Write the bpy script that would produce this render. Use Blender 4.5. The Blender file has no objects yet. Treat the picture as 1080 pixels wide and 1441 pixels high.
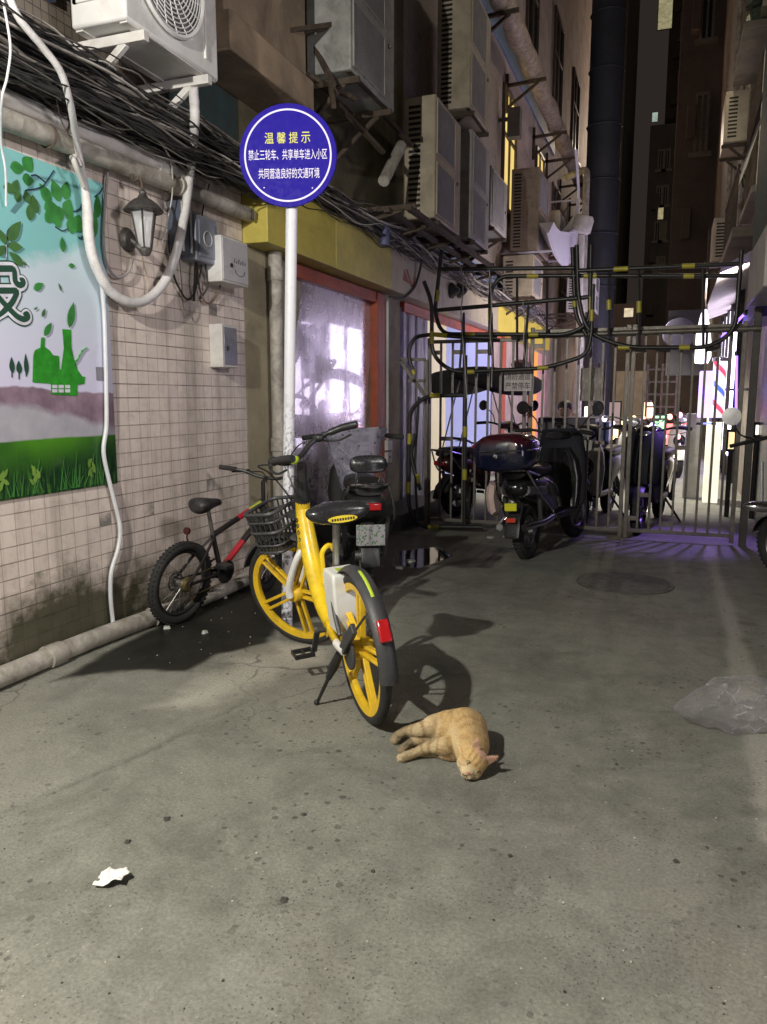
import bpy, bmesh, math, random
import numpy as np
from mathutils import Vector, Matrix, Euler
random.seed(7); rng = np.random.default_rng(7)
SC = bpy.context.scene; COL = SC.collection
R = math.radians
# ---------------------------------------------------------------- camera
CAM_H = 1.30; YAW = 0.355216; PITCH = 0.147534
cam_d = bpy.data.cameras.new('camera'); cam = bpy.data.objects.new('camera', cam_d); COL.objects.link(cam)
cam.location = (0, 0, CAM_H); cam.rotation_euler = (math.pi/2 - PITCH, 0, YAW)
cam_d.sensor_fit = 'VERTICAL'; cam_d.sensor_height = 36; cam_d.lens = 36*1080/1441
cam_d.clip_start = .05; cam_d.clip_end = 600
SC.camera = cam
# ---------------------------------------------------------------- night sky, lamps, exposure
wd = bpy.data.worlds.new('World'); SC.world = wd; wd.use_nodes = True
bg = wd.node_tree.nodes['Background']; bg.inputs[0].default_value = (.0245, .0195, .0165, 1); bg.inputs[1].default_value = 1.0
def lamp(name, kind, loc, power, col, size=.05, target=None, **k):
    d = bpy.data.lights.new(name, kind); d.energy = power; d.color = col
    o = bpy.data.objects.new(name, d); o.location = loc; COL.objects.link(o)
    if kind == 'AREA': d.size = size
    else: d.shadow_soft_size = size
    for a, b in k.items(): setattr(d, a, b)
    if target is not None:
        o.rotation_euler = (Vector(target) - Vector(loc)).to_track_quat('-Z', 'Y').to_euler()
    return o
# the low wall lamp on the left, just behind the camera, which throws the hard shadows
lamp('wall_lamp_light', 'POINT', (-1.75, -.16, 2.85), 640, (1.0, .968, .875), .035)
# broad cool fill, unseen, added on the right to brighten the tiled wall
lamp('side_fill_light', 'AREA', (2.3, 1.9, .72), 17, (.98, .92, .97), 1.2, target=(-2.8, 3.6, 1.3))
lamp('wall_fill_spot', 'SPOT', (1.7, 2.2, 2.9), 265, (1.0, .93, .93), .35, target=(-2.85, 4.0, 1.95), spot_size=R(66), spot_blend=.45)  # unseen spot added as fill, its cone kept to the tiled wall
# lamps of the lane beyond the gate
lamp('neon_light', 'SPOT', (.50, 8.35, 2.15), 150, (.36, .20, 1.0), .05, target=(.12, 7.55, 0), spot_size=R(44), spot_blend=.6)
lamp('lane_lamp_light', 'SPOT', (-.9, 11.5, 3.5), 1000, (1.0, .95, .80), .12, target=(-.6, 11.5, 0), spot_size=R(84), spot_blend=.5)
lamp('front_lamp_light', 'SPOT', (.72, 10.0, 2.7), 900, (1.0, .88, .86), .15, target=(-2.6, 12.6, 4.6), spot_size=R(92), spot_blend=.8)
lamp('far_lane_light', 'SPOT', (-.3, 25, 4.5), 260, (1.0, .85, .7), .3, target=(-.5, 24, 0), spot_size=R(120), spot_blend=.5)
lamp('tower_fill_light', 'POINT', (-1.0, 30, 10), 900, (1.0, .80, .62), .3)  # unseen fill added so the far towers show
SC.view_settings.view_transform = 'Standard'; SC.view_settings.look = 'None'
SC.view_settings.exposure = 0; SC.view_settings.gamma = 1
SC.cycles.use_denoising = True; SC.cycles.max_bounces = 8; SC.cycles.caustics_reflective = False; SC.cycles.caustics_refractive = False
SC.cycles.sample_clamp_indirect = 6
# ---------------------------------------------------------------- where a point of the place is, from its bearing
_th, _p = YAW, PITCH
FW = Vector((-math.sin(_th)*math.cos(_p), math.cos(_th)*math.cos(_p), -math.sin(_p)))
RT = Vector((math.cos(_th), math.sin(_th), 0)); UP = RT.cross(FW)
CAM = Vector((0, 0, CAM_H))
def ray(x, y): return FW + RT*((x-540)/1080) - UP*((y-720.5)/1080)
def PX(x, y, X): d = ray(x, y); return CAM + d*(X/d.x)
def PY(x, y, Y): d = ray(x, y); return CAM + d*(Y/d.y)
def PG(x, y, z=0): d = ray(x, y); return CAM + d*((z-CAM_H)/d.z)
# ---------------------------------------------------------------- mesh builder
def frame_from(d):
    d = Vector(d).normalized(); a = Vector((0, 0, 1)) if abs(d.z) < .9 else Vector((1, 0, 0))
    u = a.cross(d).normalized(); return u, d.cross(u)
def catmull(pts, k=6, closed=False):
    P = [Vector(p) for p in pts]; n = len(P); out = []
    rngi = range(n if closed else n-1)
    for i in rngi:
        if closed: a, b, c, d = P[i-1], P[i], P[(i+1) % n], P[(i+2) % n]
        else: b, c = P[i], P[i+1]; a = P[i-1] if i > 0 else b*2-c; d = P[i+2] if i+2 < n else c*2-b
        for j in range(k):
            t = j/k
            out.append(.5*((2*b)+(c-a)*t+(2*a-5*b+4*c-d)*t*t+(3*b-a-3*c+d)*t**3))
    if not closed: out.append(P[-1])
    return out
def rounded(pts, r, k=5, closed=False):
    P = [Vector(p) for p in pts]; n = len(P); out = []
    for i in range(n):
        if not closed and i in (0, n-1): out.append(P[i]); continue
        a, b, c = P[i-1], P[i], P[(i+1) % n]
        rr = min(r, (a-b).length*.48, (c-b).length*.48)
        s, e = b+(a-b).normalized()*rr, b+(c-b).normalized()*rr
        for j in range(k+1):
            t = j/k; out.append(s*(1-t)**2+b*2*t*(1-t)+e*t*t)
    return out
WORLD = set()
class MB:
    def __init__(s, T=None): s.v = []; s.f = []; s.m = []; s.T = T
    def add(s, V, F, m=0):
        o = len(s.v)
        for p in V:
            p = Vector(p); s.v.append(s.T @ p if s.T is not None else p)
        for f in F: s.f.append([i+o for i in f]); s.m.append(m)
        return s
    def box(s, x0, y0, z0, x1, y1, z1, m=0):
        x0, x1 = sorted((x0, x1)); y0, y1 = sorted((y0, y1)); z0, z1 = sorted((z0, z1))
        V = [(x, y, z) for z in (z0, z1) for y in (y0, y1) for x in (x0, x1)]
        return s.add(V, [(0, 2, 3, 1), (4, 5, 7, 6), (0, 1, 5, 4), (2, 6, 7, 3), (0, 4, 6, 2), (1, 3, 7, 5)], m)
    def bar(s, p, q, w, h=None, m=0, upv=None):
        h = h or w; p, q = Vector(p), Vector(q); d = (q-p).normalized()
        if upv is not None: u = Vector(upv).cross(d).normalized(); v = d.cross(u)
        else: u, v = frame_from(d)
        V = [b+u*i*w/2+v*j*h/2 for b in (p, q) for j in (-1, 1) for i in (-1, 1)]
        return s.add(V, [(0, 2, 3, 1), (4, 5, 7, 6), (0, 1, 5, 4), (2, 6, 7, 3), (0, 4, 6, 2), (1, 3, 7, 5)], m)
    def tube(s, pts, r, n=8, closed=False, m=0, caps=True):
        P = [Vector(p) for p in pts]; k = len(P)
        rs = r if isinstance(r, (list, tuple)) else [r]*k
        V = []; u = None
        for i in range(k):
            if closed: d = P[(i+1) % k]-P[i-1]
            else: d = P[min(i+1, k-1)]-P[max(i-1, 0)]
            if d.length < 1e-9: d = Vector((0, 0, 1))
            d.normalize()
            if u is None: u, w = frame_from(d)
            else:
                u = u-d*u.dot(d)
                if u.length < 1e-6: u, w = frame_from(d)
                u.normalize(); w = d.cross(u)
            for j in range(n):
                a = 2*math.pi*j/n; V.append(P[i]+(u*math.cos(a)+w*math.sin(a))*rs[i])
        F = []
        for i in range(k if closed else k-1):
            a, b = i*n, ((i+1) % k)*n
            for j in range(n): F.append((a+j, a+(j+1) % n, b+(j+1) % n, b+j))
        if caps and not closed: F.append(tuple(range(n))[::-1]); F.append(tuple((k-1)*n+j for j in range(n)))
        return s.add(V, F, m)
    def cyl(s, p, q, r, n=16, m=0, r2=None): return s.tube([p, q], [r, r if r2 is None else r2], n, m=m)
    def lathe(s, prof, c=(0, 0, 0), ax=(0, 0, 1), n=24, m=0):
        c = Vector(c); d = Vector(ax).normalized(); u, w = frame_from(d); V = []; F = []
        for (r, h) in prof:
            for j in range(n):
                a = 2*math.pi*j/n; V.append(c+d*h+(u*math.cos(a)+w*math.sin(a))*max(r, 1e-5))
        for i in range(len(prof)-1):
            for j in range(n): F.append((i*n+j, i*n+(j+1) % n, (i+1)*n+(j+1) % n, (i+1)*n+j))
        F.append(tuple(range(n))[::-1]); F.append(tuple((len(prof)-1)*n+j for j in range(n)))
        return s.add(V, F, m)
    def ring(s, c, ax, Rr, r, n=40, k=10, m=0, sq=1.0):
        c = Vector(c); d = Vector(ax).normalized(); u, w = frame_from(d); V = []; F = []
        for i in range(n):
            a = 2*math.pi*i/n; e = u*math.cos(a)+w*math.sin(a)
            for j in range(k):
                b = 2*math.pi*j/k; V.append(c+e*(Rr+r*math.cos(b))+d*r*sq*math.sin(b))
        for i in range(n):
            for j in range(k): F.append((i*k+j, ((i+1) % n)*k+j, ((i+1) % n)*k+(j+1) % k, i*k+(j+1) % k))
        return s.add(V, F, m)
    def ell(s, c, r, rot=None, n=16, k=10, m=0):
        c = Vector(c); r = Vector(r) if not isinstance(r, (int, float)) else Vector((r, r, r)); V = []; F = []
        Q = rot if rot is not None else Matrix.Identity(3)
        for i in range(k+1):
            t = math.pi*i/k
            for j in range(n):
                a = 2*math.pi*j/n
                V.append(c+Q @ Vector((r.x*math.sin(t)*math.cos(a), r.y*math.sin(t)*math.sin(a), r.z*math.cos(t))))
        for i in range(k):
            for j in range(n): F.append((i*n+j, (i+1)*n+j, (i+1)*n+(j+1) % n, i*n+(j+1) % n))
        return s.add(V, F, m)
    def prism(s, pts, d, m=0):
        """closed outline pts (3d, planar) pushed along the vector d"""
        P = [Vector(p) for p in pts]; d = Vector(d); n = len(P)
        F = [tuple(range(n))[::-1], tuple(range(n, 2*n))]+[(i, (i+1) % n, n+(i+1) % n, n+i) for i in range(n)]
        return s.add(P+[p+d for p in P], F, m)
    def loft(s, rings, m=0, caps=True):
        n = len(rings[0]); V = [p for r in rings for p in r]; F = []
        for i in range(len(rings)-1):
            for j in range(n): F.append((i*n+j, i*n+(j+1) % n, (i+1)*n+(j+1) % n, (i+1)*n+j))
        if caps: F.append(tuple(range(n))[::-1]); F.append(tuple((len(rings)-1)*n+j for j in range(n)))
        return s.add(V, F, m)
    def build(s, name, mats, parent=None, bevel=0, smooth=38, sub=0, seg=2):
        V = s.v
        if parent is not None:
            root = parent
            while root.parent: root = root.parent
            off = root.location if root.name in WORLD else Vector((0, 0, 0))
        else:
            xs = [p.x for p in V]; ys = [p.y for p in V]; zs = [p.z for p in V]
            off = Vector(((min(xs)+max(xs))/2, (min(ys)+max(ys))/2, min(zs)))
        me = bpy.data.meshes.new(name); me.from_pydata([p-off for p in V], [], s.f)
        if not isinstance(mats, (list, tuple)): mats = [mats]
        for x in mats: me.materials.append(x)
        if len(mats) > 1: me.polygons.foreach_set('material_index', s.m)
        bm = bmesh.new(); bm.from_mesh(me); bmesh.ops.recalc_face_normals(bm, faces=bm.faces); bm.to_mesh(me); bm.free()
        me.update()
        if smooth:
            me.polygons.foreach_set('use_smooth', [True]*len(me.polygons)); me.set_sharp_from_angle(angle=R(smooth))
        o = bpy.data.objects.new(name, me); COL.objects.link(o)
        if parent is None: o.location = off
        else: o.parent = parent
        if bevel:
            b = o.modifiers.new('bevel', 'BEVEL'); b.width = bevel; b.segments = seg; b.limit_method = 'ANGLE'; b.angle_limit = R(40); b.harden_normals = False
        if sub: q = o.modifiers.new('sub', 'SUBSURF'); q.levels = sub; q.render_levels = sub
        return o
def tag(o, label=None, cat=None, group=None, kind=None):
    if label: o['label'] = label
    if cat: o['category'] = cat
    if group: o['group'] = group
    if kind: o['kind'] = kind
    return o
def thing(name, label, cat, loc=(0, 0, 0), rz=0, group=None, world=False, tilt=0):
    o = bpy.data.objects.new(name, None); COL.objects.link(o); o.location = loc; o.rotation_euler = (tilt, 0, rz)
    o.empty_display_size = .1
    if world: WORLD.add(o.name)
    return tag(o, label, cat, group)
def copy_tree(o, parent=None):
    c = o.copy(); COL.objects.link(c); c.parent = parent
    for ch in list(o.children): copy_tree(ch, c)
    return c
def text_mesh(body, size, T, mb, m=0, bold=0.0, extrude=.001, sx=1.0, fit=None):
    """writing set as real letters on the plane T; fit = (width, height) the whole line must take"""
    cu = bpy.data.curves.new('writing', 'FONT'); cu.body = body; cu.size = 1.0; cu.align_x = 'CENTER'; cu.align_y = 'CENTER'
    cu.extrude = 0; cu.offset = bold/size; cu.resolution_u = 3
    o = bpy.data.objects.new('writing', cu); COL.objects.link(o)
    bpy.context.view_layer.update()
    me = o.evaluated_get(bpy.context.evaluated_depsgraph_get()).to_mesh()
    P = [v.co.copy() for v in me.vertices]; x0, x1 = min(p.x for p in P), max(p.x for p in P); y0, y1 = min(p.y for p in P), max(p.y for p in P)
    kx, ky = (fit[0]/(x1-x0), fit[1]/(y1-y0)) if fit else (size*sx, size)
    V = [T @ Vector(((p.x-(x0+x1)/2)*kx, (p.y-(y0+y1)/2)*ky, extrude)) for p in P]; F = [tuple(p.vertices) for p in me.polygons]
    mb.add(V, F, m)
    bpy.data.objects.remove(o); bpy.data.curves.remove(cu)
def plane_T(o, u, v):
    u = Vector(u).normalized(); v = Vector(v).normalized(); w = u.cross(v)
    return Matrix(((u.x, v.x, w.x, o[0]), (u.y, v.y, w.y, o[1]), (u.z, v.z, w.z, o[2]), (0, 0, 0, 1)))
# ---------------------------------------------------------------- materials
class NT:
    def __init__(s, name):
        s.mat = bpy.data.materials.new(name); s.mat.use_nodes = True; s.t = s.mat.node_tree
        s.bsdf = s.t.nodes['Principled BSDF']; s.out = s.t.nodes['Material Output']
        s.tc = s.n('ShaderNodeTexCoord'); s.obj = s.tc.outputs['Object']
        s.geo = s.n('ShaderNodeNewGeometry'); s.pos = s.geo.outputs['Position']
    def n(s, typ, **kw):
        x = s.t.nodes.new(typ)
        for a, b in kw.items(): setattr(x, a, b)
        return x
    def link(s, a, b): s.t.links.new(a, b)
    def put(s, sock, val):
        if hasattr(val, 'is_output'): s.link(val, sock)
        elif val is not None:
            if hasattr(sock.default_value, '__len__') and not hasattr(val, '__len__'): val = (val,)*len(sock.default_value)
            if hasattr(val, '__len__') and len(sock.default_value) == 4 and len(val) == 3: val = tuple(val)+(1,)
            sock.default_value = val
    def noise(s, scale, vec=None, detail=4, rough=.6, dist=0):
        x = s.n('ShaderNodeTexNoise'); s.put(x.inputs['Vector'], vec or s.pos); s.put(x.inputs['Scale'], scale)
        s.put(x.inputs['Detail'], detail); s.put(x.inputs['Roughness'], rough); s.put(x.inputs['Distortion'], dist); return x.outputs['Fac']
    def voro(s, scale, vec=None, feature='F1', out='Distance', rand=1):
        x = s.n('ShaderNodeTexVoronoi', feature=feature); s.put(x.inputs['Vector'], vec or s.pos); s.put(x.inputs['Scale'], scale)
        s.put(x.inputs['Randomness'], rand); return x.outputs[out]
    def math(s, op, a, b=None, c=None):
        x = s.n('ShaderNodeMath', operation=op); s.put(x.inputs[0], a)
        if b is not None: s.put(x.inputs[1], b)
        if c is not None: s.put(x.inputs[2], c)
        return x.outputs[0]
    def ramp(s, fac, lo, hi, a=0., b=1.):
        x = s.n('ShaderNodeMapRange'); s.put(x.inputs[0], fac); s.put(x.inputs[1], lo); s.put(x.inputs[2], hi); s.put(x.inputs[3], a); s.put(x.inputs[4], b); return x.outputs[0]
    def mix(s, fac, a, b, mode='MIX'):
        x = s.n('ShaderNodeMix', data_type='RGBA', blend_type=mode); s.put(x.inputs[0], fac); s.put(x.inputs[6], a); s.put(x.inputs[7], b); return x.outputs[2]
    def bump(s, h, st=.3, d=.01):
        x = s.n('ShaderNodeBump'); s.put(x.inputs['Height'], h); s.put(x.inputs['Strength'], st); s.put(x.inputs['Distance'], d); s.link(x.outputs[0], s.bsdf.inputs['Normal']); return x
    def sep(s, vec): x = s.n('ShaderNodeSeparateXYZ'); s.put(x.inputs[0], vec); return x.outputs
    def comb(s, a, b, c): x = s.n('ShaderNodeCombineXYZ'); s.put(x.inputs[0], a); s.put(x.inputs[1], b); s.put(x.inputs[2], c); return x.outputs[0]
    def attr(s, name): return s.n('ShaderNodeAttribute', attribute_name=name)
    def set(s, **kw):
        for a, b in kw.items(): s.put(s.bsdf.inputs[a.replace('_', ' ')], b)
        return s.mat
def mix3(a, k): return tuple(min(1, x*k) for x in a)
_mc = {}
def M(name, col, rough=.5, metal=0, var=.25, scale=9, bump=.12, dirt=0, dirtcol=(.05, .045, .035), coat=0, spec=.5, bscale=60):
    """an everyday painted / plastic / metal surface with its wear"""
    if name in _mc: return _mc[name]
    t = NT(name); nz = t.noise(scale, t.obj, 6, .65); fine = t.noise(scale*9, t.obj, 3)
    c = t.mix(t.ramp(nz, .3, .7), mix3(col, 1-var), mix3(col, 1+var*.7))
    if dirt:
        d = t.ramp(t.noise(scale*.7, t.obj, 8, .72, .6), .62-dirt*.3, .75); c = t.mix(t.math('MULTIPLY', d, min(1, dirt*1.3)), c, dirtcol)
    r = t.ramp(fine, .3, .7, max(.02, rough-.09), min(1, rough+.12))
    t.bump(t.noise(bscale, t.obj, 5), bump, .004)
    m = t.set(Base_Color=c, Roughness=r, Metallic=metal, Coat_Weight=coat, Coat_Roughness=.15, Specular_IOR_Level=spec)
    _mc[name] = m; return m
def EM(name, col, st, var=.12):
    if name in _mc: return _mc[name]
    t = NT(name); nz = t.noise(5, t.obj, 3)
    m = t.set(Base_Color=mix3(col, .6), Roughness=.4, Emission_Color=t.mix(t.ramp(nz, .3, .7), mix3(col, 1-var), col), Emission_Strength=st)
    _mc[name] = m; return m
# ================================================================ the ground: one concrete sheet
XW = -2.85                                                        # the face of the houses on the left
def poly_dist(P, poly):
    """signed distance (inside > 0) of points P (n,2) to a polygon"""
    poly = np.array(poly); a = poly; b = np.roll(poly, -1, 0); d = np.full(len(P), 1e9); ins = np.zeros(len(P), bool)
    for p, q in zip(a, b):
        e = q-p; w = P-p; t = np.clip((w@e)/max(e@e, 1e-12), 0, 1); d = np.minimum(d, np.hypot(*(w-t[:, None]*e).T))
        c = ((p[1] <= P[:, 1]) != (q[1] <= P[:, 1])); xx = p[0]+(P[:, 1]-p[1])/(q[1]-p[1]+1e-12)*e[0]; ins ^= c & (P[:, 0] < xx)
    return np.where(ins, d, -d)
def line_dist(P, line):
    d = np.full(len(P), 1e9); line = np.array(line)
    for p, q in zip(line[:-1], line[1:]):
        e = q-p; w = P-p; t = np.clip((w@e)/max(e@e, 1e-12), 0, 1); d = np.minimum(d, np.hypot(*(w-t[:, None]*e).T))
    return d
def vnoise(P, s, seed=0):
    r = np.random.default_rng(seed); T = r.random((64, 64)); q = P*s; i = np.floor(q).astype(int); f = q-i; f = f*f*(3-2*f)
    g = lambda a, b: T[(i[:, 0]+a) % 64, (i[:, 1]+b) % 64]
    return (g(0, 0)*(1-f[:, 0])+g(1, 0)*f[:, 0])*(1-f[:, 1])+(g(0, 1)*(1-f[:, 0])+g(1, 1)*f[:, 0])*f[:, 1]
def fbm(P, s, seed=0): return sum(vnoise(P, s*2**k, seed+k)/2**k for k in range(4))/1.875-.5
def sstep(x, a, b): t = np.clip((x-a)/(b-a), 0, 1); return t*t*(3-2*t)
gxy = lambda pts: [tuple(PG(*p))[:2] for p in pts]
xs = np.concatenate([[-60, -30, -12, -6], np.arange(-3.3, 1.3, .02), [1.5, 2, 3, 6, 12, 30, 60]])
ys = np.concatenate([[-60, -20, -6, -2, 0], np.arange(.8, 6.0, .02), np.arange(6.0, 10, .05), np.arange(10, 30, .5), [32, 40, 60, 120, 300]])
GX, GY = np.meshgrid(xs, ys); P2 = np.stack([GX.ravel(), GY.ravel()], 1)
n1 = fbm(P2, 2.2, 3); n2 = fbm(P2, 9, 9)
wet = 1.0*np.maximum(
    sstep(poly_dist(P2, gxy([(60, 962), (222, 878), (345, 823), (440, 790), (520, 772), (560, 800), (520, 845), (440, 872), (398, 880), (372, 905), (300, 922), (262, 944), (200, 940), (140, 948)]))+.13*n1+.05*n2, -.02, .035),
    .8*sstep(poly_dist(P2, gxy([(520, 745), (600, 752), (720, 772), (690, 800), (600, 795), (575, 815), (540, 838), (500, 820)]))+.22*n1+.08*n2, -.03, .06))
puddle = sstep(poly_dist(P2, gxy([(555, 775), (620, 768), (640, 782), (590, 800), (556, 795)]))+.1*n1+.03*n2, 0, .02)
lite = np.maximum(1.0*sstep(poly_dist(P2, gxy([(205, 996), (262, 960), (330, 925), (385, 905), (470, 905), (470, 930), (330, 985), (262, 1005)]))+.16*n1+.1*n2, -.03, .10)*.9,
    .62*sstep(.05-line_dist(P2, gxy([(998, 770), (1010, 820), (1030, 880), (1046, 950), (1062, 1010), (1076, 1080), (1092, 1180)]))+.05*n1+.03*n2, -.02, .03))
seam = sstep(.012-line_dist(P2, gxy([(-60, 1165), (60, 1122), (150, 1082), (215, 1055), (270, 1025), (340, 990), (372, 960)]))+.012*n2, -.008, .01)
seam = np.maximum(seam, .7*sstep(.007-line_dist(P2, gxy([(850, 985), (905, 1000), (980, 1003)]))+.01*n2, -.006, .006))
pour = sstep(poly_dist(P2, gxy([(-200, 1220), (60, 1122), (150, 1082), (270, 1025), (340, 990), (372, 960), (340, 800), (0, 900), (-400, 1000)])), -.02, .06)
gz = .006*fbm(P2, 1.1, 20)*(P2[:, 1] < 30)-.004*seam
me = bpy.data.meshes.new('ground'); nx, ny = len(xs), len(ys)
I = np.arange(nx*ny).reshape(ny, nx); Fq = np.stack([I[:-1, :-1], I[:-1, 1:], I[1:, 1:], I[1:, :-1]], -1).reshape(-1, 4)
me.from_pydata(np.column_stack([P2, gz]).tolist(), [], Fq.tolist())
me.polygons.foreach_set('use_smooth', [True]*len(me.polygons))
at = me.color_attributes.new('stain', 'FLOAT_COLOR', 'POINT')
at.data.foreach_set('color', np.column_stack([wet, lite, np.maximum(seam, 0), pour]).astype('f').ravel())
at = me.color_attributes.new('puddle', 'FLOAT_COLOR', 'POINT'); at.data.foreach_set('color', np.column_stack([puddle, puddle, puddle, puddle]).astype('f').ravel())
t = NT('worn_concrete'); A = t.attr('stain'); S = t.n('ShaderNodeSeparateColor'); t.link(A.outputs['Color'], S.inputs[0])
big = t.noise(.9, detail=7, rough=.62); mid = t.noise(7, detail=8, rough=.7); fine = t.noise(95, detail=4, rough=.75)
c = t.mix(t.ramp(big, .32, .68), (.128, .130, .110), (.240, .241, .205))
c = t.mix(t.ramp(mid, .38, .70, 0, .7), c, (.272, .272, .232)); c = t.mix(t.ramp(t.noise(2.6, detail=9, rough=.74, dist=.8), .48, .70, 0, .7), c, (.105, .103, .086))
c = t.mix(t.math('MULTIPLY', A.outputs['Alpha'], .22), c, (.31, .295, .25))
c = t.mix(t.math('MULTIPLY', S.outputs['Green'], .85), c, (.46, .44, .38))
c = t.mix(t.ramp(t.noise(5.2, detail=10, rough=.82, dist=.4), .56, .72, 0, .6), c, (.35, .345, .30)); c = t.mix(t.ramp(t.noise(.8, detail=4), .52, .66, 0, .30), c, (.27, .225, .19))
grain = t.ramp(fine, .36, .66, .76, 1.2); c = t.mix(1, c, t.comb(grain, grain, grain), 'MULTIPLY')
pv = t.n('ShaderNodeVectorMath', operation='ADD'); wob = t.n('ShaderNodeTexNoise'); t.put(wob.inputs['Scale'], 55); t.link(t.pos, wob.inputs['Vector']); wsc = t.n('ShaderNodeVectorMath', operation='SCALE'); t.link(wob.outputs['Color'], wsc.inputs[0]); t.put(wsc.inputs['Scale'], .012); t.link(t.pos, pv.inputs[0]); t.link(wsc.outputs[0], pv.inputs[1]); wp_ = pv.outputs[0]
pm1 = t.ramp(t.noise(1.3, detail=6, rough=.65), .45, .58); vp = t.n('ShaderNodeTexVoronoi', feature='F1'); t.put(vp.inputs['Vector'], wp_); t.put(vp.inputs['Scale'], 34); vr = t.n('ShaderNodeSeparateColor'); t.link(vp.outputs['Color'], vr.inputs[0])
pbig = t.ramp(t.math('SUBTRACT', vp.outputs['Distance'], t.math('MULTIPLY', .40, t.math('POWER', vr.outputs[0], 3))), -.05, .03, 1, 0)
pit = t.math('MAXIMUM', t.math('MULTIPLY', pbig, pm1), t.math('MULTIPLY', t.ramp(t.voro(72, wp_), .17, .25, 1, 0), t.ramp(t.noise(2.1, detail=6), .42, .6))); c = t.mix(t.math('MULTIPLY', pit, .70), c, (.05, .048, .042))
grit = t.math('MULTIPLY', t.ramp(t.voro(31), .05, .09, 1, 0), t.ramp(t.noise(3.1, detail=4), .46, .58)); c = t.mix(t.math('MULTIPLY', grit, .65), c, (.55, .53, .48))
blot = t.math('MULTIPLY', t.ramp(t.math('ADD', t.voro(2.3), t.math('MULTIPLY', mid, .16)), .15, .22, 1, 0), t.ramp(t.noise(.6), .40, .6)); c = t.mix(t.math('MULTIPLY', blot, .42), c, (.075, .072, .062))
dv = t.n('ShaderNodeVectorMath', operation='ADD'); dn = t.n('ShaderNodeTexNoise'); t.put(dn.inputs['Scale'], 5); t.put(dn.inputs['Detail'], 6); t.link(t.pos, dn.inputs['Vector']); ds = t.n('ShaderNodeVectorMath', operation='SCALE'); t.link(dn.outputs['Color'], ds.inputs[0]); t.put(ds.inputs['Scale'], .22); t.link(t.pos, dv.inputs[0]); t.link(ds.outputs[0], dv.inputs[1])
crk = t.math('MULTIPLY', t.ramp(t.voro(1.15, dv.outputs[0], 'DISTANCE_TO_EDGE'), .0035, .009, 1, 0), t.math('MULTIPLY', t.ramp(t.noise(.75, detail=5), .49, .57), t.ramp(t.sep(t.pos)['X'], -1.3, -.9, 1, .12))); c = t.mix(t.math('MULTIPLY', crk, .55), c, (.06, .057, .048))
c = t.mix(t.math('MULTIPLY', S.outputs['Blue'], t.ramp(mid, .44, .56, .0, .55)), c, (.055, .052, .045))
wetc = t.mix(t.ramp(mid, .3, .7), (.010, .010, .008), (.024, .024, .019)); c = t.mix(S.outputs['Red'], c, wetc)
pd = t.attr('puddle').outputs['Fac']; c = t.mix(pd, c, (.012, .012, .011))
r = t.ramp(fine, .3, .7, .62, .88); rr = t.mix(S.outputs['Red'], t.comb(r, r, r), (.48, .48, .48)); rr = t.mix(pd, rr, (.05, .05, .05))
h = t.math('ADD', t.math('MULTIPLY', fine, .16), t.math('ADD', t.math('MULTIPLY', mid, .9), t.math('MULTIPLY', t.math('ADD', pit, crk), -.5)))
bp = t.bump(h, .55, .006); bpst = t.math('MULTIPLY', t.math('SUBTRACT', 1.0, pd), t.math('SUBTRACT', .55, t.math('MULTIPLY', S.outputs['Red'], .3))); t.link(bpst, bp.inputs['Strength'])
me.materials.append(t.set(Base_Color=c, Roughness=rr, Specular_IOR_Level=.35))
ground = bpy.data.objects.new('ground', me); COL.objects.link(ground); ground['kind'] = 'structure'

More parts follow.
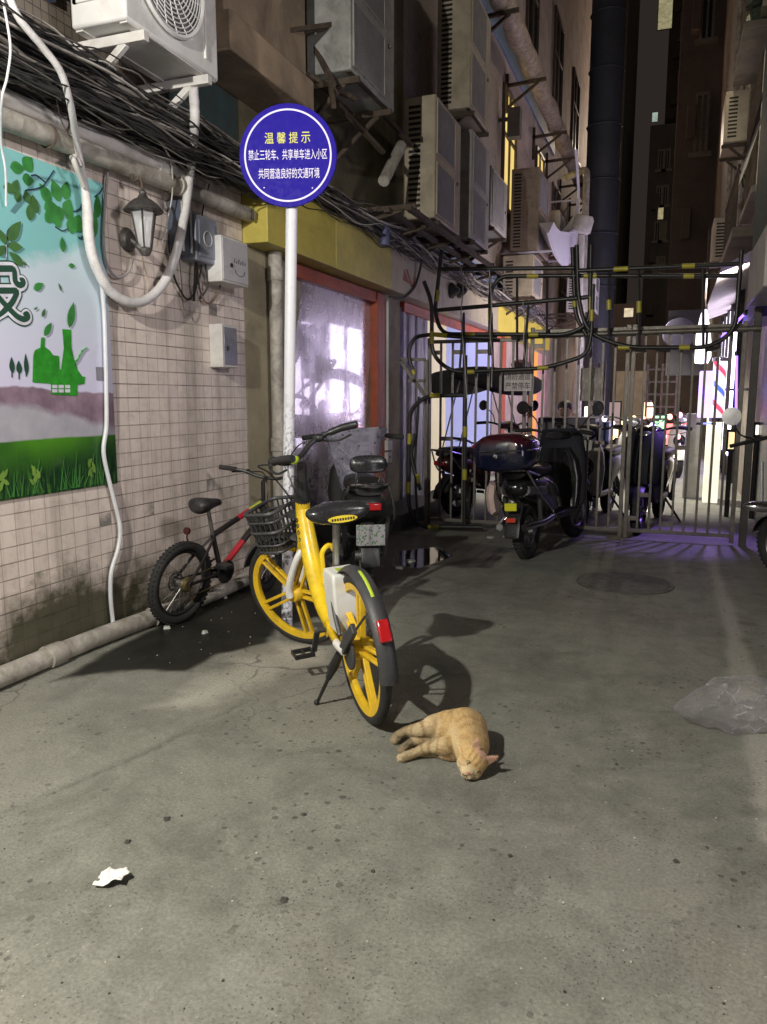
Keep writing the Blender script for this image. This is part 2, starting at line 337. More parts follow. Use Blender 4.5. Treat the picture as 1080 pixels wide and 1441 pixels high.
# ================================================================ materials of the setting
def tile_mat(name, tilec, tile2, joint, w=.094, h=.0765, algae=True):
    t = NT(name); s = t.sep(t.pos); v = t.comb(s['Y'], s['Z'], 0)
    b = t.n('ShaderNodeTexBrick', offset=0, squash=1); t.link(v, b.inputs['Vector'])
    t.put(b.inputs['Color1'], tilec+(1,)); t.put(b.inputs['Color2'], tile2+(1,)); t.put(b.inputs['Mortar'], joint+(1,))
    t.put(b.inputs['Scale'], 1); t.put(b.inputs['Mortar Size'], .0028); t.put(b.inputs['Mortar Smooth'], .25); t.put(b.inputs['Bias'], -.2)
    t.put(b.inputs['Brick Width'], w); t.put(b.inputs['Row Height'], h)
    c = b.outputs['Color']; n1 = t.noise(1.3, v, 7, .65); n2 = t.noise(11, v, 6, .7)
    fz = t.math('FRACT', t.math('DIVIDE', s['Z'], h)); hl = t.math('MULTIPLY', t.ramp(t.math('ABSOLUTE', t.math('SUBTRACT', fz, .5)), .455, .468), t.ramp(t.noise(2.4, v, 7, .7), .44, .60, .08, .72)); c = t.mix(hl, c, (.085, .062, .052))
    fl = lambda q, k: t.math('FLOOR', t.math('DIVIDE', q, k))
    wn = t.n('ShaderNodeTexWhiteNoise', noise_dimensions='2D'); t.link(t.comb(fl(s['Y'], w), fl(s['Z'], h), 0), wn.inputs['Vector'])
    gone = t.math('MULTIPLY', t.ramp(wn.outputs['Value'], .984, .986), t.ramp(n1, .48, .56)); c = t.mix(gone, c, (.20, .185, .165))
    tint = t.ramp(wn.outputs['Value'], 0, 1, .95, 1.05); c = t.mix(1, c, t.comb(tint, tint, tint), 'MULTIPLY')
    c = t.mix(t.math('MULTIPLY', t.ramp(n2, .48, .75), .4), c, (.24, .20, .17))
    drip = t.noise(1, t.comb(t.math('MULTIPLY', s['Y'], 9), t.math('MULTIPLY', s['Z'], .9), 0), 6, .7)
    c = t.mix(t.math('MULTIPLY', t.ramp(drip, .50, .72), .5), c, (.20, .165, .13))
    if algae:                                                     # moss and damp creeping up from the pipe
        edge = t.math('ADD', t.math('MULTIPLY', t.math('ABSOLUTE', t.math('SUBTRACT', s['Y'], 3.05)), .34), s['Z'])
        a = t.ramp(t.math('ADD', edge, t.math('MULTIPLY', t.math('SUBTRACT', t.noise(3.2, v, 8, .7), .5), 1.0)), .32, .60, 1, 0)
        c = t.mix(t.math('MULTIPLY', a, .93), c, t.mix(t.ramp(n2, .35, .65), (.026, .031, .011), (.07, .066, .03)))
    t.bump(t.math('ADD', t.math('MULTIPLY', b.outputs['Fac'], -1), t.math('ADD', t.math('MULTIPLY', gone, -1.2), t.math('MULTIPLY', n2, .25))), .5, .004)
    return t.set(Base_Color=c, Roughness=t.ramp(n2, .3, .7, .28, .55))
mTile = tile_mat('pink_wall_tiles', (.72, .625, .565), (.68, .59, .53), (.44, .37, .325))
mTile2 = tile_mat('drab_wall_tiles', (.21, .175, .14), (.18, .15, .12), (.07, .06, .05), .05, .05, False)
mTileB = tile_mat('cream_wall_tiles', (.42, .36, .31), (.38, .33, .29), (.22, .19, .17), .11, .06, False)
mRender = M('grimy_render', (.20, .175, .135), .85, var=.35, scale=2.2, bump=.4, dirt=.6, dirtcol=(.05, .042, .03))
mOlive = M('olive_render', (.17, .15, .085), .85, var=.4, scale=1.6, bump=.4, dirt=.6)
mBeige = M('beige_plaster', (.36, .315, .215), .75, var=.22, scale=3, bump=.25, dirt=.45, dirtcol=(.12, .10, .07))
mYellow = M('yellow_fascia_panel', (.52, .435, .085), .42, var=.18, scale=3, bump=.08, dirt=.45, dirtcol=(.20, .16, .07))
mCream = M('cream_fascia_panel', (.50, .45, .33), .45, var=.18, scale=3, bump=.1, dirt=.45, dirtcol=(.20, .17, .12))
mDark = M('sooty_dark', (.025, .023, .020), .8, var=.4, scale=4, bump=.3)
mPVC = M('white_pvc', (.58, .56, .54), .42, var=.16, scale=7, bump=.08, dirt=.5, dirtcol=(.22, .18, .14))
mPVCold = M('stained_pvc', (.47, .44, .39), .55, var=.28, scale=9, bump=.2, dirt=.75, dirtcol=(.10, .08, .055))
mPVCgrey = M('grey_pvc', (.40, .38, .40), .5, var=.2, scale=6, bump=.1, dirt=.6, dirtcol=(.14, .11, .09))
mACw = M('ac_white_paint', (.66, .65, .64), .4, var=.1, scale=5, bump=.05, dirt=.4, dirtcol=(.26, .23, .18))
mACg = M('ac_grey_paint', (.40, .39, .38), .5, var=.2, scale=4, bump=.06, dirt=.6, dirtcol=(.17, .15, .12))
mACb = M('ac_beige_paint', (.50, .43, .32), .5, var=.2, scale=4, bump=.06, dirt=.5, dirtcol=(.20, .16, .11))
mGrille = M('ac_mesh_grey', (.22, .215, .22), .6, var=.25, scale=6, bump=.9, bscale=170)
mSteel = M('gate_steel', (.17, .155, .135), .45, .5, var=.3, scale=10, bump=.15, dirt=.45, dirtcol=(.11, .075, .05))
mRust = M('rusty_bracket_iron', (.10, .075, .055), .75, .3, var=.5, scale=14, bump=.4)
mBlk = M('black_plastic', (.018, .018, .019), .42, var=.3, scale=8, bump=.1)
mBlkG = M('glossy_black_paint', (.012, .012, .014), .16, var=.3, scale=5, bump=.02, coat=.6)
mRub = M('tyre_rubber', (.022, .021, .020), .78, var=.35, scale=18, bump=.4)
mChrome = M('chrome', (.62, .62, .64), .14, 1, var=.15, scale=10, bump=.05)
mRed = M('red_door_frame', (.36, .075, .035), .5, var=.25, scale=5, bump=.12, dirt=.4, dirtcol=(.10, .04, .02))
mWhite = M('white_paint', (.74, .73, .70), .4, var=.08, scale=6, bump=.06)
mWire = M('black_cable_sheath', (.028, .026, .025), .6, var=.4, scale=5, bump=.2)
mWireG = M('grey_cable_sheath', (.17, .15, .135), .6, var=.35, scale=5, bump=.2)
mWireW = M('pale_cable_sheath', (.50, .47, .42), .5, var=.25, scale=5, bump=.2)
mDGlass = M('dark_window_glass', (.012, .014, .02), .08, var=.3, scale=2, bump=.02)
mLitY = EM('lit_window_yellow', (1.0, .74, .24), .9)
mLitW = EM('lit_window_white', (1.0, .93, .78), 1.0)
# ================================================================ houses on the left
hb = thing('tiled_house', 'house wall of pink tiles with mossy foot behind the children bicycle', 'building', (XW, 2, 0), world=True)
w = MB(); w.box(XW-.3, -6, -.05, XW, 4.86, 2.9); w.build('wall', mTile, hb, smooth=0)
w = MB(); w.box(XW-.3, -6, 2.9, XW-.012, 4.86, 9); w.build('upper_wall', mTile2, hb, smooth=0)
f_ = MB(); a, b = PX(74, 0, XW), PX(100, 36, XW); f_.box(XW-.02, a.y, b.z+.05, XW+.025, 3.05, 4.6); wi = f_.build('window', M('blue_window_frame', (.10, .13, .22), .5), hb, bevel=.004)
f_ = MB(); f_.box(XW+.0255, a.y+.05, b.z+.1, XW+.03, 3.0, 4.5); f_.build('pane', M('dim_blue_pane', (.05, .07, .14), .15), wi)
w = MB(); w.box(XW-.01, 4.18, 3.30, XW+.36, 5.3, 3.52); w.box(XW-.01, 4.22, 3.52, XW+.30, 5.3, 4.3); w.build('balcony', M('brown_balcony_render', (.30, .225, .15), .8, var=.3, scale=3, bump=.3, dirt=.5), hb, bevel=.012)
w = MB(); w.box(XW-.02, 4.05, 2.92, XW+.012, 4.82, 3.28); w.build('panel', M('teal_panel', (.045, .075, .075), .5, dirt=.5), hb)

FX = -2.65                                                        # face of the shop fascia
sb = thing('shop_house', 'long shop house with yellow fascia and red framed windows before the gate', 'building', (XW, 9, 0), world=True)
for q_ in ((4.862, XW, 5.56), (7.62, XW+.03, 8.12)): w = MB(); w.box(XW-.3, q_[0], -.05, q_[1], q_[2], 2.9); w.build('pilaster', mBeige, sb, bevel=.01)
w = MB(); w.box(XW-.5, 4.865, 2.5, XW-.004, 8.3, 12); w.build('dark_upper_wall', mOlive, sb)
w = MB(); w.box(XW-.5, 8.302, 2.5, XW-.002, 13.0, 12); w.build('upper_wall', mTileB, sb)
w = MB(); w.box(XW-.5, 13.002, -.05, XW-.004, 31, 14); w.build('far_wall', M('pinkish_render', (.47, .38, .34), .8, var=.2, scale=2, bump=.2, dirt=.5), sb)
w = MB(); w.box(XW, 4.863, 2.36, FX, 6.02, 2.80); w.build('fascia', mYellow, sb, bevel=.006)
w = MB(); w.box(XW, 6.026, 2.36, FX, 7.38, 2.80); w.build('fascia', M('dull_yellow_fascia', (.54, .46, .12), .45, var=.2, scale=3, dirt=.5, dirtcol=(.22, .19, .10)), sb, bevel=.006)
w = MB(); w.box(XW, 7.386, 2.36, FX, 9.2, 2.80); w.box(XW, 9.206, 2.36, FX, 12.4, 2.80); w.build('fascia', mCream, sb, bevel=.006)
w = MB(); w.box(XW, 12.41, 2.36, FX, 18.0, 2.82); w.build('fascia', M('bright_yellow_fascia', (.80, .66, .10), .4, var=.12, scale=3), sb, bevel=.006)
# the glazed shop front with the red frame
t = NT('filmed_shop_glass'); s = t.sep(t.pos); st = t.noise(1, t.comb(t.math('MULTIPLY', s['Y'], 14), t.math('MULTIPLY', s['Z'], 1.6), 0), 6, .7); nn = t.noise(6, detail=6)
mGlassF = t.set(Base_Color=t.mix(t.ramp(st, .35, .7), (.60, .56, .66), (.90, .86, .93)), Roughness=t.ramp(nn, .3, .7, .20, .36), Specular_IOR_Level=1.0, Coat_Weight=1.0, Coat_Roughness=.035, Metallic=t.ramp(st, .3, .7, .85, .62))
g = MB(); g.box(XW-.06, 5.56, .22, XW-.04, 7.40, 2.34); pane = g.build('shop_window', mGlassF, sb)
g = MB(); g.box(XW-.05, 7.40, .0, XW+.045, 7.615, 2.352); g.box(XW-.05, 5.562, 2.245, XW+.03, 7.398, 2.354); g.build('red_frame', mRed, sb, bevel=.008)
g = MB(); g.box(XW-.05, 5.565, .0, XW+.05, 7.398, .22); g.build('plinth', mDark, sb, bevel=.01)
g = MB(); g.box(XW, 7.05, .0, XW+.42, 8.6, .16); g.build('step', M('dark_step_stone', (.05, .05, .055), .5), sb, bevel=.01)
# peeling film hanging inside the glass
for pl_ in ([(5.6, 2.24), (5.84, 2.24), (5.80, 2.0), (5.72, 1.75), (5.66, 1.5), (5.6, 1.3)], [(7.39, 1.75), (7.34, 1.5), (7.27, 1.1), (7.22, .7), (7.19, .25), (7.39, .25)]):
    g = MB(); g.prism([(XW-.0395, a_, b_) for a_, b_ in pl_], (.002, 0, 0))
    g.build('peeling_film', M('old_window_film', (.36, .32, .22), .6, var=.4), sb, smooth=0)
# the second shop front behind the plastic curtain
t = NT('plastic_curtain'); s = t.sep(t.pos); st = t.noise(1, t.comb(t.math('MULTIPLY', s['Y'], 8), t.math('MULTIPLY', s['Z'], .8), 0), 6, .7, 1.2)
t.bump(st, .8, .03)
mCurt = t.set(Base_Color=t.mix(t.ramp(st, .35, .7), (.34, .33, .43), (.66, .64, .74)), Roughness=.25, Specular_IOR_Level=.7)
g = MB(); V = []; F = []; nY, nZ = 60, 2
for i in range(nY+1):
    y = 8.13+i*(9.3-8.13)/nY; x = XW-.02+.018*math.sin(y*19)+.012*math.sin(y*43+1)
    V += [(x, y, .05), (x, y, 2.3)]
for i in range(nY): F.append((2*i, 2*i+2, 2*i+3, 2*i+1))
g.add(V, F); g.build('plastic_curtain', mCurt, sb, smooth=80)
mRed2 = M('bright_red_frame', (.50, .10, .05), .45)
g = MB(); g.box(XW-.05, 8.3, 2.25, XW+.02, 13.6, 2.36); g.build('red_lintel', mRed2, sb, bevel=.006)
for y in (13.6, 16.5): g = MB(); g.box(XW-.05, y, 0, XW+.04, y+.3, 2.355); g.build('red_post', mRed2, sb, bevel=.006)
g = MB(); g.box(XW-.06, 9.3, .1, XW-.03, 10.2, 2.25); g.build('cream_window', EM('cream_lit_window', (1.0, .86, .58), .5), sb)
g = MB(); g.box(XW-.06, 10.22, .1, XW-.03, 13.58, 2.25); g.build('poster_window', EM('blue_lit_poster', (.46, .50, .92), .55), sb)
g = MB(); g.box(XW-.06, 13.92, .1, XW-.03, 15.0, 2.25); g.build('lit_doorway', EM('cream_lit_interior', (1.0, .86, .62), 1.3), sb)
g = MB(); g.box(XW-.06, 15.05, .1, XW-.03, 16.48, 2.25); g.build('lit_poster', EM('white_lit_poster', (1.0, .90, .82), 1.5), sb)
g = MB(); g.box(XW-.06, 16.82, .1, XW+.02, 17.5, 2.3); g.build('orange_column', EM('orange_lit_panel', (1.0, .42, .10), .8), sb)
g = MB(); g.box(XW-.06, 17.55, .1, XW-.002, 18.8, 2.3); g.build('lit_shelves', EM('pink_lit_shelves', (.9, .45, .50), .45, .5), sb)
# old red characters left on the fascia
g = MB()
q_ = lambda px, py: Vector((FX+.001, PX(px, py, FX).y, PX(px, py, FX).z))
g.prism([q_(569, 378), q_(577, 400), q_(567, 394)], (.001, 0, 0)); g.prism([q_(571, 378), q_(574, 380), q_(581, 404), q_(578, 403)], (.001, 0, 0)); g.prism([q_(584, 390), q_(587, 391), q_(584, 406), q_(580, 404)], (.001, 0, 0))
g.build('faded_marks', M('faded_red_vinyl', (.36, .10, .06), .6, var=.4), sb, smooth=0)
# upper storeys: blue band course, lit windows
g = MB(); g.box(XW-.01, 9.6, 6.85, XW+.035, 19, 7.15); g.box(XW-.01, 9.6, 3.05, XW+.035, 17, 3.30); g.build('blue_band', M('blue_band_paint', (.20, .27, .42), .6, var=.2, dirt=.4), sb, bevel=.006)
def win(par, y0, y1, z0, z1, lit, frame=None):
    g = MB()
    for q in ((y0-.05, y0, z0, z1), (y1, y1+.05, z0, z1)): g.box(XW-.02, q[0], q[2], XW+.05, q[1], q[3])
    g.box(XW-.02, y0-.05, z1, XW+.05, y1+.05, z1+.07); g.box(XW-.02, y0-.08, z0-.08, XW+.09, y1+.08, z0)
    g.box(XW-.01, y0, z0+(z1-z0)*.62, XW+.04, y1, z0+(z1-z0)*.62+.05); g.box(XW-.01, (y0+y1)/2-.025, z0, XW+.04, (y0+y1)/2+.025, z1)
    o = g.build('window', frame or M('window_frame_brown', (.10, .08, .06), .5), par, bevel=.004)
    g = MB(); g.box(XW-.008, y0, z0, XW+.006, y1, z1); g.build('pane', lit, o)
win(sb, 13.35, 14.35, 4.5, 6.35, mLitY); win(sb, 16.6, 17.5, 5.0, 6.3, mLitY); win(sb, 19, 20, 4.9, 6.2, mDGlass)
win(sb, 15.2, 16.3, 7.6, 9.6, mDGlass); win(sb, 18.6, 19.8, 7.6, 9.8, mDGlass); win(sb, 10.4, 11.5, 5.2, 6.4, mDGlass); win(sb, 22, 23.2, 7.8, 9.8, mDGlass)
win(sb, 20.8, 21.8, 3.4, 4.4, mDGlass)
# ================================================================ things on the banner wall
Y0, Y1, BZ0, BZ1 = 1.75, 3.44, .835, 2.405
banner = thing('banner', 'teal and lavender printed banner with green factory and meadow', 'banner', (XW, 2.6, 1.6), world=True)
t = NT('banner_print'); s = t.sep(t.pos); y, z = s['Y'], s['Z']; n = t.noise(2.2, detail=5); n2 = t.noise(9, detail=6); ns = t.math('SUBTRACT', n, .5)
cloud = t.ramp(t.math('ADD', t.math('ADD', z, t.math('MULTIPLY', y, -.42)), t.math('MULTIPLY', ns, .55)), .66, .74)
c = t.mix(t.ramp(t.math('ADD', z, t.math('MULTIPLY', y, .1)), 1.7, 2.5), (.68, .68, .82), (.52, .70, .74)); c = t.mix(cloud, c, (.24, .56, .56))
c = t.mix(t.ramp(t.math('ADD', z, t.math('MULTIPLY', ns, .5)), 1.15, 1.75, 1, 0), c, (.66, .63, .84))
rock = t.ramp(t.math('ADD', z, t.math('ADD', t.math('MULTIPLY', t.math('SUBTRACT', y, 3.0), .05), t.math('MULTIPLY', ns, .10))), 1.335, 1.345, 1, 0)
rc = t.mix(t.ramp(n2, .35, .65), (.34, .24, .31), (.21, .14, .18)); grey = t.ramp(t.math('ADD', z, t.math('ADD', t.math('MULTIPLY', t.math('SUBTRACT', y, 3.0), .20), t.math('MULTIPLY', ns, .22))), 1.20, 1.235, 1, 0)
c = t.mix(rock, c, t.mix(grey, rc, t.mix(t.ramp(n2, .3, .7), (.36, .35, .40), (.46, .45, .50))))
gr = t.ramp(t.math('ADD', z, t.math('MULTIPLY', ns, .02)), 1.098, 1.106, 1, 0)
blade = t.noise(1, t.comb(t.math('MULTIPLY', y, 55), t.math('MULTIPLY', z, 6), 0), 4, .7, 1.2)
gc = t.mix(t.ramp(t.math('ADD', z, t.math('MULTIPLY', t.math('SUBTRACT', y, 2.9), -.10)), .93, 1.09), (.005, .030, .010), (.075, .26, .012))
gc = t.mix(t.ramp(n, .42, .62, 0, .7), gc, (.008, .05, .014)); gc = t.mix(t.math('MULTIPLY', t.ramp(blade, .5, .72), t.ramp(z, .86, 1.0, 1, .15)), gc, (.10, .27, .04)); c = t.mix(gr, c, gc)
stn = t.math('MULTIPLY', t.ramp(t.noise(4, detail=7, rough=.7), .60, .76), .35); c = t.mix(stn, c, (.30, .29, .34))
mBan = t.set(Base_Color=c, Roughness=.38); 
w = MB(); w.box(XW, Y0, BZ0, XW+.010, Y1, BZ1); w.build('print_panel', mBan, banner, smooth=0)
BX = XW+.0115
def bp(px, py, d=0): q = PX(px, py, BX); return Vector((BX+d, q.y, q.z))
mG1 = M('print_leaf_green', (.045, .25, .05), .4, var=.4, scale=14); mG2 = M('print_factory_green', (.03, .30, .022), .4, var=.4, scale=22, bump=.05)
mG3 = M('print_dark_green', (.022, .075, .045), .4, var=.1); mOl = M('print_olive_leaf', (.065, .17, .045), .4, var=.3, scale=14)
def leaf(mb, px, py, L, Wd, ang, m=0, d=0):
    c0 = bp(px, py, d); u = Vector((0, math.cos(ang), math.sin(ang))); v = Vector((0, -math.sin(ang), math.cos(ang))); n = 9; top = []; bot = []
    for i in range(n+1):
        q = i/n; wd = Wd*math.sin(math.pi*q**.8)*.5; top.append(c0+u*(q-.5)*L+v*wd); bot.append(c0+u*(q-.5)*L-v*wd)
    mb.prism(top+bot[::-1][1:-1], Vector((.0008, 0, 0)), m)
g = MB()
for i, (px, py, L, W_, a, m) in enumerate([(25, 236, .105, .07, .2, 0), (40, 230, .10, .09, .9, 0), (40, 253, .085, .07, .1, 0), (64, 272, .12, .085, 2.3, 0), (79, 268, .12, .095, 2.0, 0), (93, 268, .11, .08, 1.3, 0), (72, 292, .11, .09, .3, 0), (84, 300, .10, .09, .5, 0), (96, 292, .11, .095, 1.2, 0), (98, 302, .08, .07, .7, 0), (70, 304, .10, .07, .8, 0), (80, 309, .09, .07, 2.0, 0), (101, 317, .10, .09, 1.4, 0), (109, 314, .11, .10, 1.2, 0), (14, 265, .09, .06, .1, 1), (22, 262, .08, .06, 1.2, 1), (25, 276, .07, .055, 1.4, 1), (38, 277, .07, .06, 2.0, 1), (43, 297, .11, .065, 1.3, 1), (49, 287, .10, .055, 1.9, 1), (137, 290, .14, .07, 1.5, 0), (133, 315, .16, .06, 1.5, 0),
      (88, 344, .085, .05, 1.6, 0), (101, 374, .055, .03, .1, 0), (54, 403, .085, .045, .5, 0), (84, 404, .05, .014, 2.0, 1), (61, 440, .055, .025, 1.1, 1), (50, 434, .035, .012, .5, 1), (100, 443, .16, .062, 1.25, 0), (67, 463, .10, .045, .9, 0), (20, 325, .15, .07, .9, 1), (2, 332, .09, .05, 2.2, 1), (21, 347, .10, .055, .1, 1), (22, 364, .11, .055, 2.6, 1), (1, 352, .08, .05, .8, 1), (35, 371, .03, .012, 2.4, 1)]):
    leaf(g, px, py, L*.85, W_*.78, a, m, .00016*i)
g.build('printed_leaves', [mG1, mOl], banner, smooth=0)
g = MB()
for pl in ([(76, 240), (66, 255), (60, 262), (50, 266), (36, 268)], [(64, 257), (52, 247), (44, 247)], [(145, 264), (140, 272), (133, 277)], [(115, 287), (112, 294), (104, 298)], [(78, 319), (88, 325), (96, 322)], [(110, 333), (113, 336), (116, 332)], [(9, 366), (9, 345), (11, 325), (20, 318)]):
    g.tube(catmull([bp(*q, .001) for q in pl], 4), .0035, 5)
g.build('printed_twigs', M('print_twig', (.02, .03, .07), .4), banner)
g = MB()
fac = [(46, 535), (47, 500), (49, 493), (57, 489), (58, 475), (63, 475), (63, 488), (70, 493), (75, 500), (83, 501), (84, 520), (86, 520), (90, 490), (88, 463), (100, 464), (101, 490), (104, 505), (107, 510), (109, 520), (116, 530), (120, 530), (119, 540), (109, 542), (109, 557), (72, 555), (72, 541), (70, 540), (46, 538)]
g.prism([bp(*q, .0006) for q in fac], Vector((.001, 0, 0)), 0)
for a, b in (((104, 512), (108, 506)), ((108, 508), (112, 500)), ((111, 501), (116, 494)), ((114, 494), (122, 489))): g.bar(bp(*a, .001), bp(*b, .001), .012, .002, 0)
for px, py, wd, ht in ((17, 514, .05, .062), (27, 517, .055, .052), (37, 513, .045, .085)):
    leaf(g, px, py, ht*1.2, wd*.62, 1.57, 1, .0006); g.bar(bp(px, py+4, .0008), bp(px, py+17, .0008), .006, .001, 1)
for i in range(3):
    for j in range(2):
        q = bp(77+i*9, 544+j*6, .0018); g.box(q.x, q.y-.017, q.z-.008, q.x+.0005, q.y+.017, q.z+.008, 2)
q = bp(141, 526, .0006); g.box(q.x, q.y-.03, q.z-.035, q.x+.001, q.y+.03, q.z+.035, 3)
g.build('printed_factory', [mG2, mG3, M('print_white', (.72, .72, .80), .4), M('print_grey', (.24, .23, .28), .4)], banner, smooth=0)
strokes = [[(-9, 404), (-8, 378), (20, 378), (21, 397), (27, 402), (33, 399), (33, 394), (29, 393)], [(-11, 409), (25, 409), (17, 426), (3, 440), (-12, 452)], [(-6, 414), (8, 430), (24, 446), (34, 450), (40, 446), (38, 440), (34, 442)], [(-48, 374), (-40, 384)], [(-54, 400), (-40, 400), (-40, 444), (-28, 434)]]
for r_, d_, mt in ((.036, .0008, mG3), (.029, .0018, M('print_white', (.72, .72, .80), .4)), (.0145, .0030, mG3)):
    g = MB()
    for st_ in strokes:
        g.T = Matrix.Translation((BX+d_, 0, 0)) @ Matrix.Diagonal((.028, 1, 1, 1)) @ Matrix.Translation((-BX, 0, 0))
        k_ = .62 if st_ is strokes[0] or st_ is strokes[2] else 1
        pts = rounded([bp(*q) for q in st_], .02, 4); g.tube(pts, [r_*(1 if i < len(pts)*.6 else max(.55, 1.6-i/len(pts))) for i in range(len(pts))], 10); g.ell(pts[0], r_, n=10, k=6); g.ell(pts[-1], r_*.6, n=10, k=6)
    g.build('printed_character', mt, banner, smooth=0)
g = MB()
for i in range(46):                                               # printed grass blades and pale plants on the meadow
    yy = 2.5+random.random()*.93; zz = BZ0+.01; hh = .05+random.random()*.13; l_ = random.uniform(-.06, .06)
    if yy+l_ > 3.43 or yy > 3.42: continue
    g.prism([(BX, yy-.004, zz), (BX, yy+.004, zz), (BX, yy+l_, zz+hh)], Vector((.0007+.00007*i, 0, 0)), 0)
g.build('printed_grass', [M('print_blade_green', (.045, .17, .035), .4)], banner, smooth=0); g = MB()
for px in (4, 50, 128):
    for k in range(7): leaf(g, px+random.uniform(-5, 5), (684, 678, 667)[(4, 50, 128).index(px)]-k*3, .05, .02, 1.57+random.uniform(-.9, .9), 1, .002+.0002*k)
g.build('printed_sprigs', [mG1, M('print_sprig', (.17, .30, .05), .4)], banner, smooth=0)

# pipes along the wall
def pipe_thing(name, label, cat, pts, r, mat, clips=(), n=14, group=None, collars=()):
    o = thing(name, label, cat, tuple(Vector(pts[0])), world=True, group=group)
    g = MB(); g.tube(pts, r, n); g.build('pipe', mat, o)
    if clips:
        for c_, d_ in clips: g = MB(); g.ring(c_, d_, r+.003, .006, 18, 6); g.build('clip', mRust, o)
    if collars:
        for c_, d_ in collars: g = MB(); d_ = Vector(d_).normalized(); g.lathe([(r+.001, -.05), (r+.009, -.048), (r+.009, .048), (r+.001, .05)], c_, d_, 16); g.build('collar', mat, o)
    return o
pipe_thing('wall_pipe', 'upper of two grey drain pipes running along the wall under the cables', 'pipe', [(XW+.075, 1.0, 2.56), (XW+.075, 3.95, 2.60), (XW+.075, 4.08, 2.60), (XW+.02, 4.12, 2.60)], .042, mPVC, [((XW+.075, 3.1, 2.588), (0, 1, 0))], collars=[((XW+.075, 3.86, 2.6), (0, 1, 0))])
pipe_thing('wall_pipe', 'lower of two grey drain pipes, running just above the banner top', 'pipe', [(XW+.075, 1.0, 2.455), (XW+.075, 3.95, 2.525), (XW+.075, 4.85, 2.54)], .047, mPVCold, [((XW+.075, 3.0, 2.50), (0, 1, 0.02)), ((XW+.075, 3.93, 2.525), (0, 1, 0.02))], collars=[((XW+.075, 4.05, 2.528), (0, 1, .02))])
pts = [Vector((PG(px, py, .05).x, PG(px, py, .05).y, .052)) for px, py in ((-120, 1002), (0, 954), (120, 904), (222, 866), (300, 836), (380, 800))]
pipe_thing('ground_pipe', 'stained white drain pipe lying along the foot of the tiled wall', 'pipe', catmull(pts, 5), .049, mPVCold, collars=[(pts[1].lerp(pts[2], .6), pts[2]-pts[1]), (pts[3], pts[3]-pts[2])])
p_ = PX(390, 500, XW+.075)
pipe_thing('downpipe', 'peeling white downpipe standing on the pilaster behind the sign post', 'pipe', [(XW+.075, p_.y, 0), (XW+.075, p_.y, 3.7)], .05, mPVCold, collars=[((XW+.075, p_.y, .95), (0, 0, 1)), ((XW+.075, p_.y, 2.2), (0, 0, 1))])
# the thick white hose looping down from the air conditioner
def wp(px, py, d=.05): q = PX(px, py, XW+d); return q
hp = [wp(5, -30, .30), wp(25, 22, .32), wp(60, 66, .32), wp(86, 102, .32), wp(100, 150, .27), wp(108, 200, .14), wp(116, 240, .09), wp(123, 290, .07), wp(125, 330, .07), wp(133, 368, .07), wp(152, 405, .07), wp(178, 424, .075), wp(206, 422, .08), wp(232, 396, .085), wp(250, 350, .10), wp(262, 290, .11), wp(269, 230, .15), wp(274, 175, .30), wp(274, 150, .33), wp(272, 122, .36)]
o = thing('drain_hose', 'thick white wrapped hose hanging in a loop from the air conditioner', 'hose', tuple(hp[9]), world=True)
hh = catmull(hp, 7); g = MB(); rr = []
for i in range(len(hh)): q = i/7; rr.append(((.0155) if q < 6 else (.0155+.0105*min(1, (q-6)/1.2)))*(1+.05*((i % 4) == 0)))
g.tube(hh, rr, 12); g.build('hose', M('hose_wrap_white', (.66, .64, .64), .55, var=.14, scale=14, bump=.5, dirt=.45, dirtcol=(.30, .26, .24)), o)
g = MB(); g.tube(catmull([wp(118, 262, .10), wp(104, 226, .13), wp(102, 222, .08), wp(106, 218, .02)], 5), .013, 8); g.tube(catmull([wp(112, 235, .12), wp(107, 222, .1), wp(104, 219, .05)], 4), .016, 8); g.build('tie', mPVC, o)
def hose_thing(name, label, cat, px, r, mat, d=.03, k=6, n=8):
    pts = catmull([wp(q[0], q[1], q[2] if len(q) > 2 else d) for q in px], k); g = MB(); g.tube(pts, r, n); return tag(g.build(name, mat), label, cat)
hose_thing('thin_hose', 'thin white hose hanging wavy beside the banner down to the ground pipe', 'hose', [(143, 392, .05), (147, 440), (149, 500), (150, 555), (150, 600), (146, 635), (153, 672), (160, 700), (169, 740), (167, 770), (157, 805), (156, 840), (159, 872), (160, 886, .05)], .0115, M('thin_hose_white', (.62, .63, .66), .45, var=.1, scale=10))
hose_thing('conduit', 'grey bent conduit hanging left of the wall lantern', 'conduit', [(155, 224, .05), (151, 250), (147, 300), (146, 345), (152, 375), (165, 390), (180, 384), (187, 365)], .0075, M('conduit_grey', (.30, .27, .27), .5))
hose_thing('hanging_wire', 'thin white wire dangling at the left edge over the banner', 'wire', [(2, -10, .3), (10, 30, .33), (15, 70, .33), (10, 110, .3), (3, 140, .28), (2, 200, .12), (8, 240, .08), (9, 290, .03)], .005, M('wire_white', (.66, .66, .68), .5))

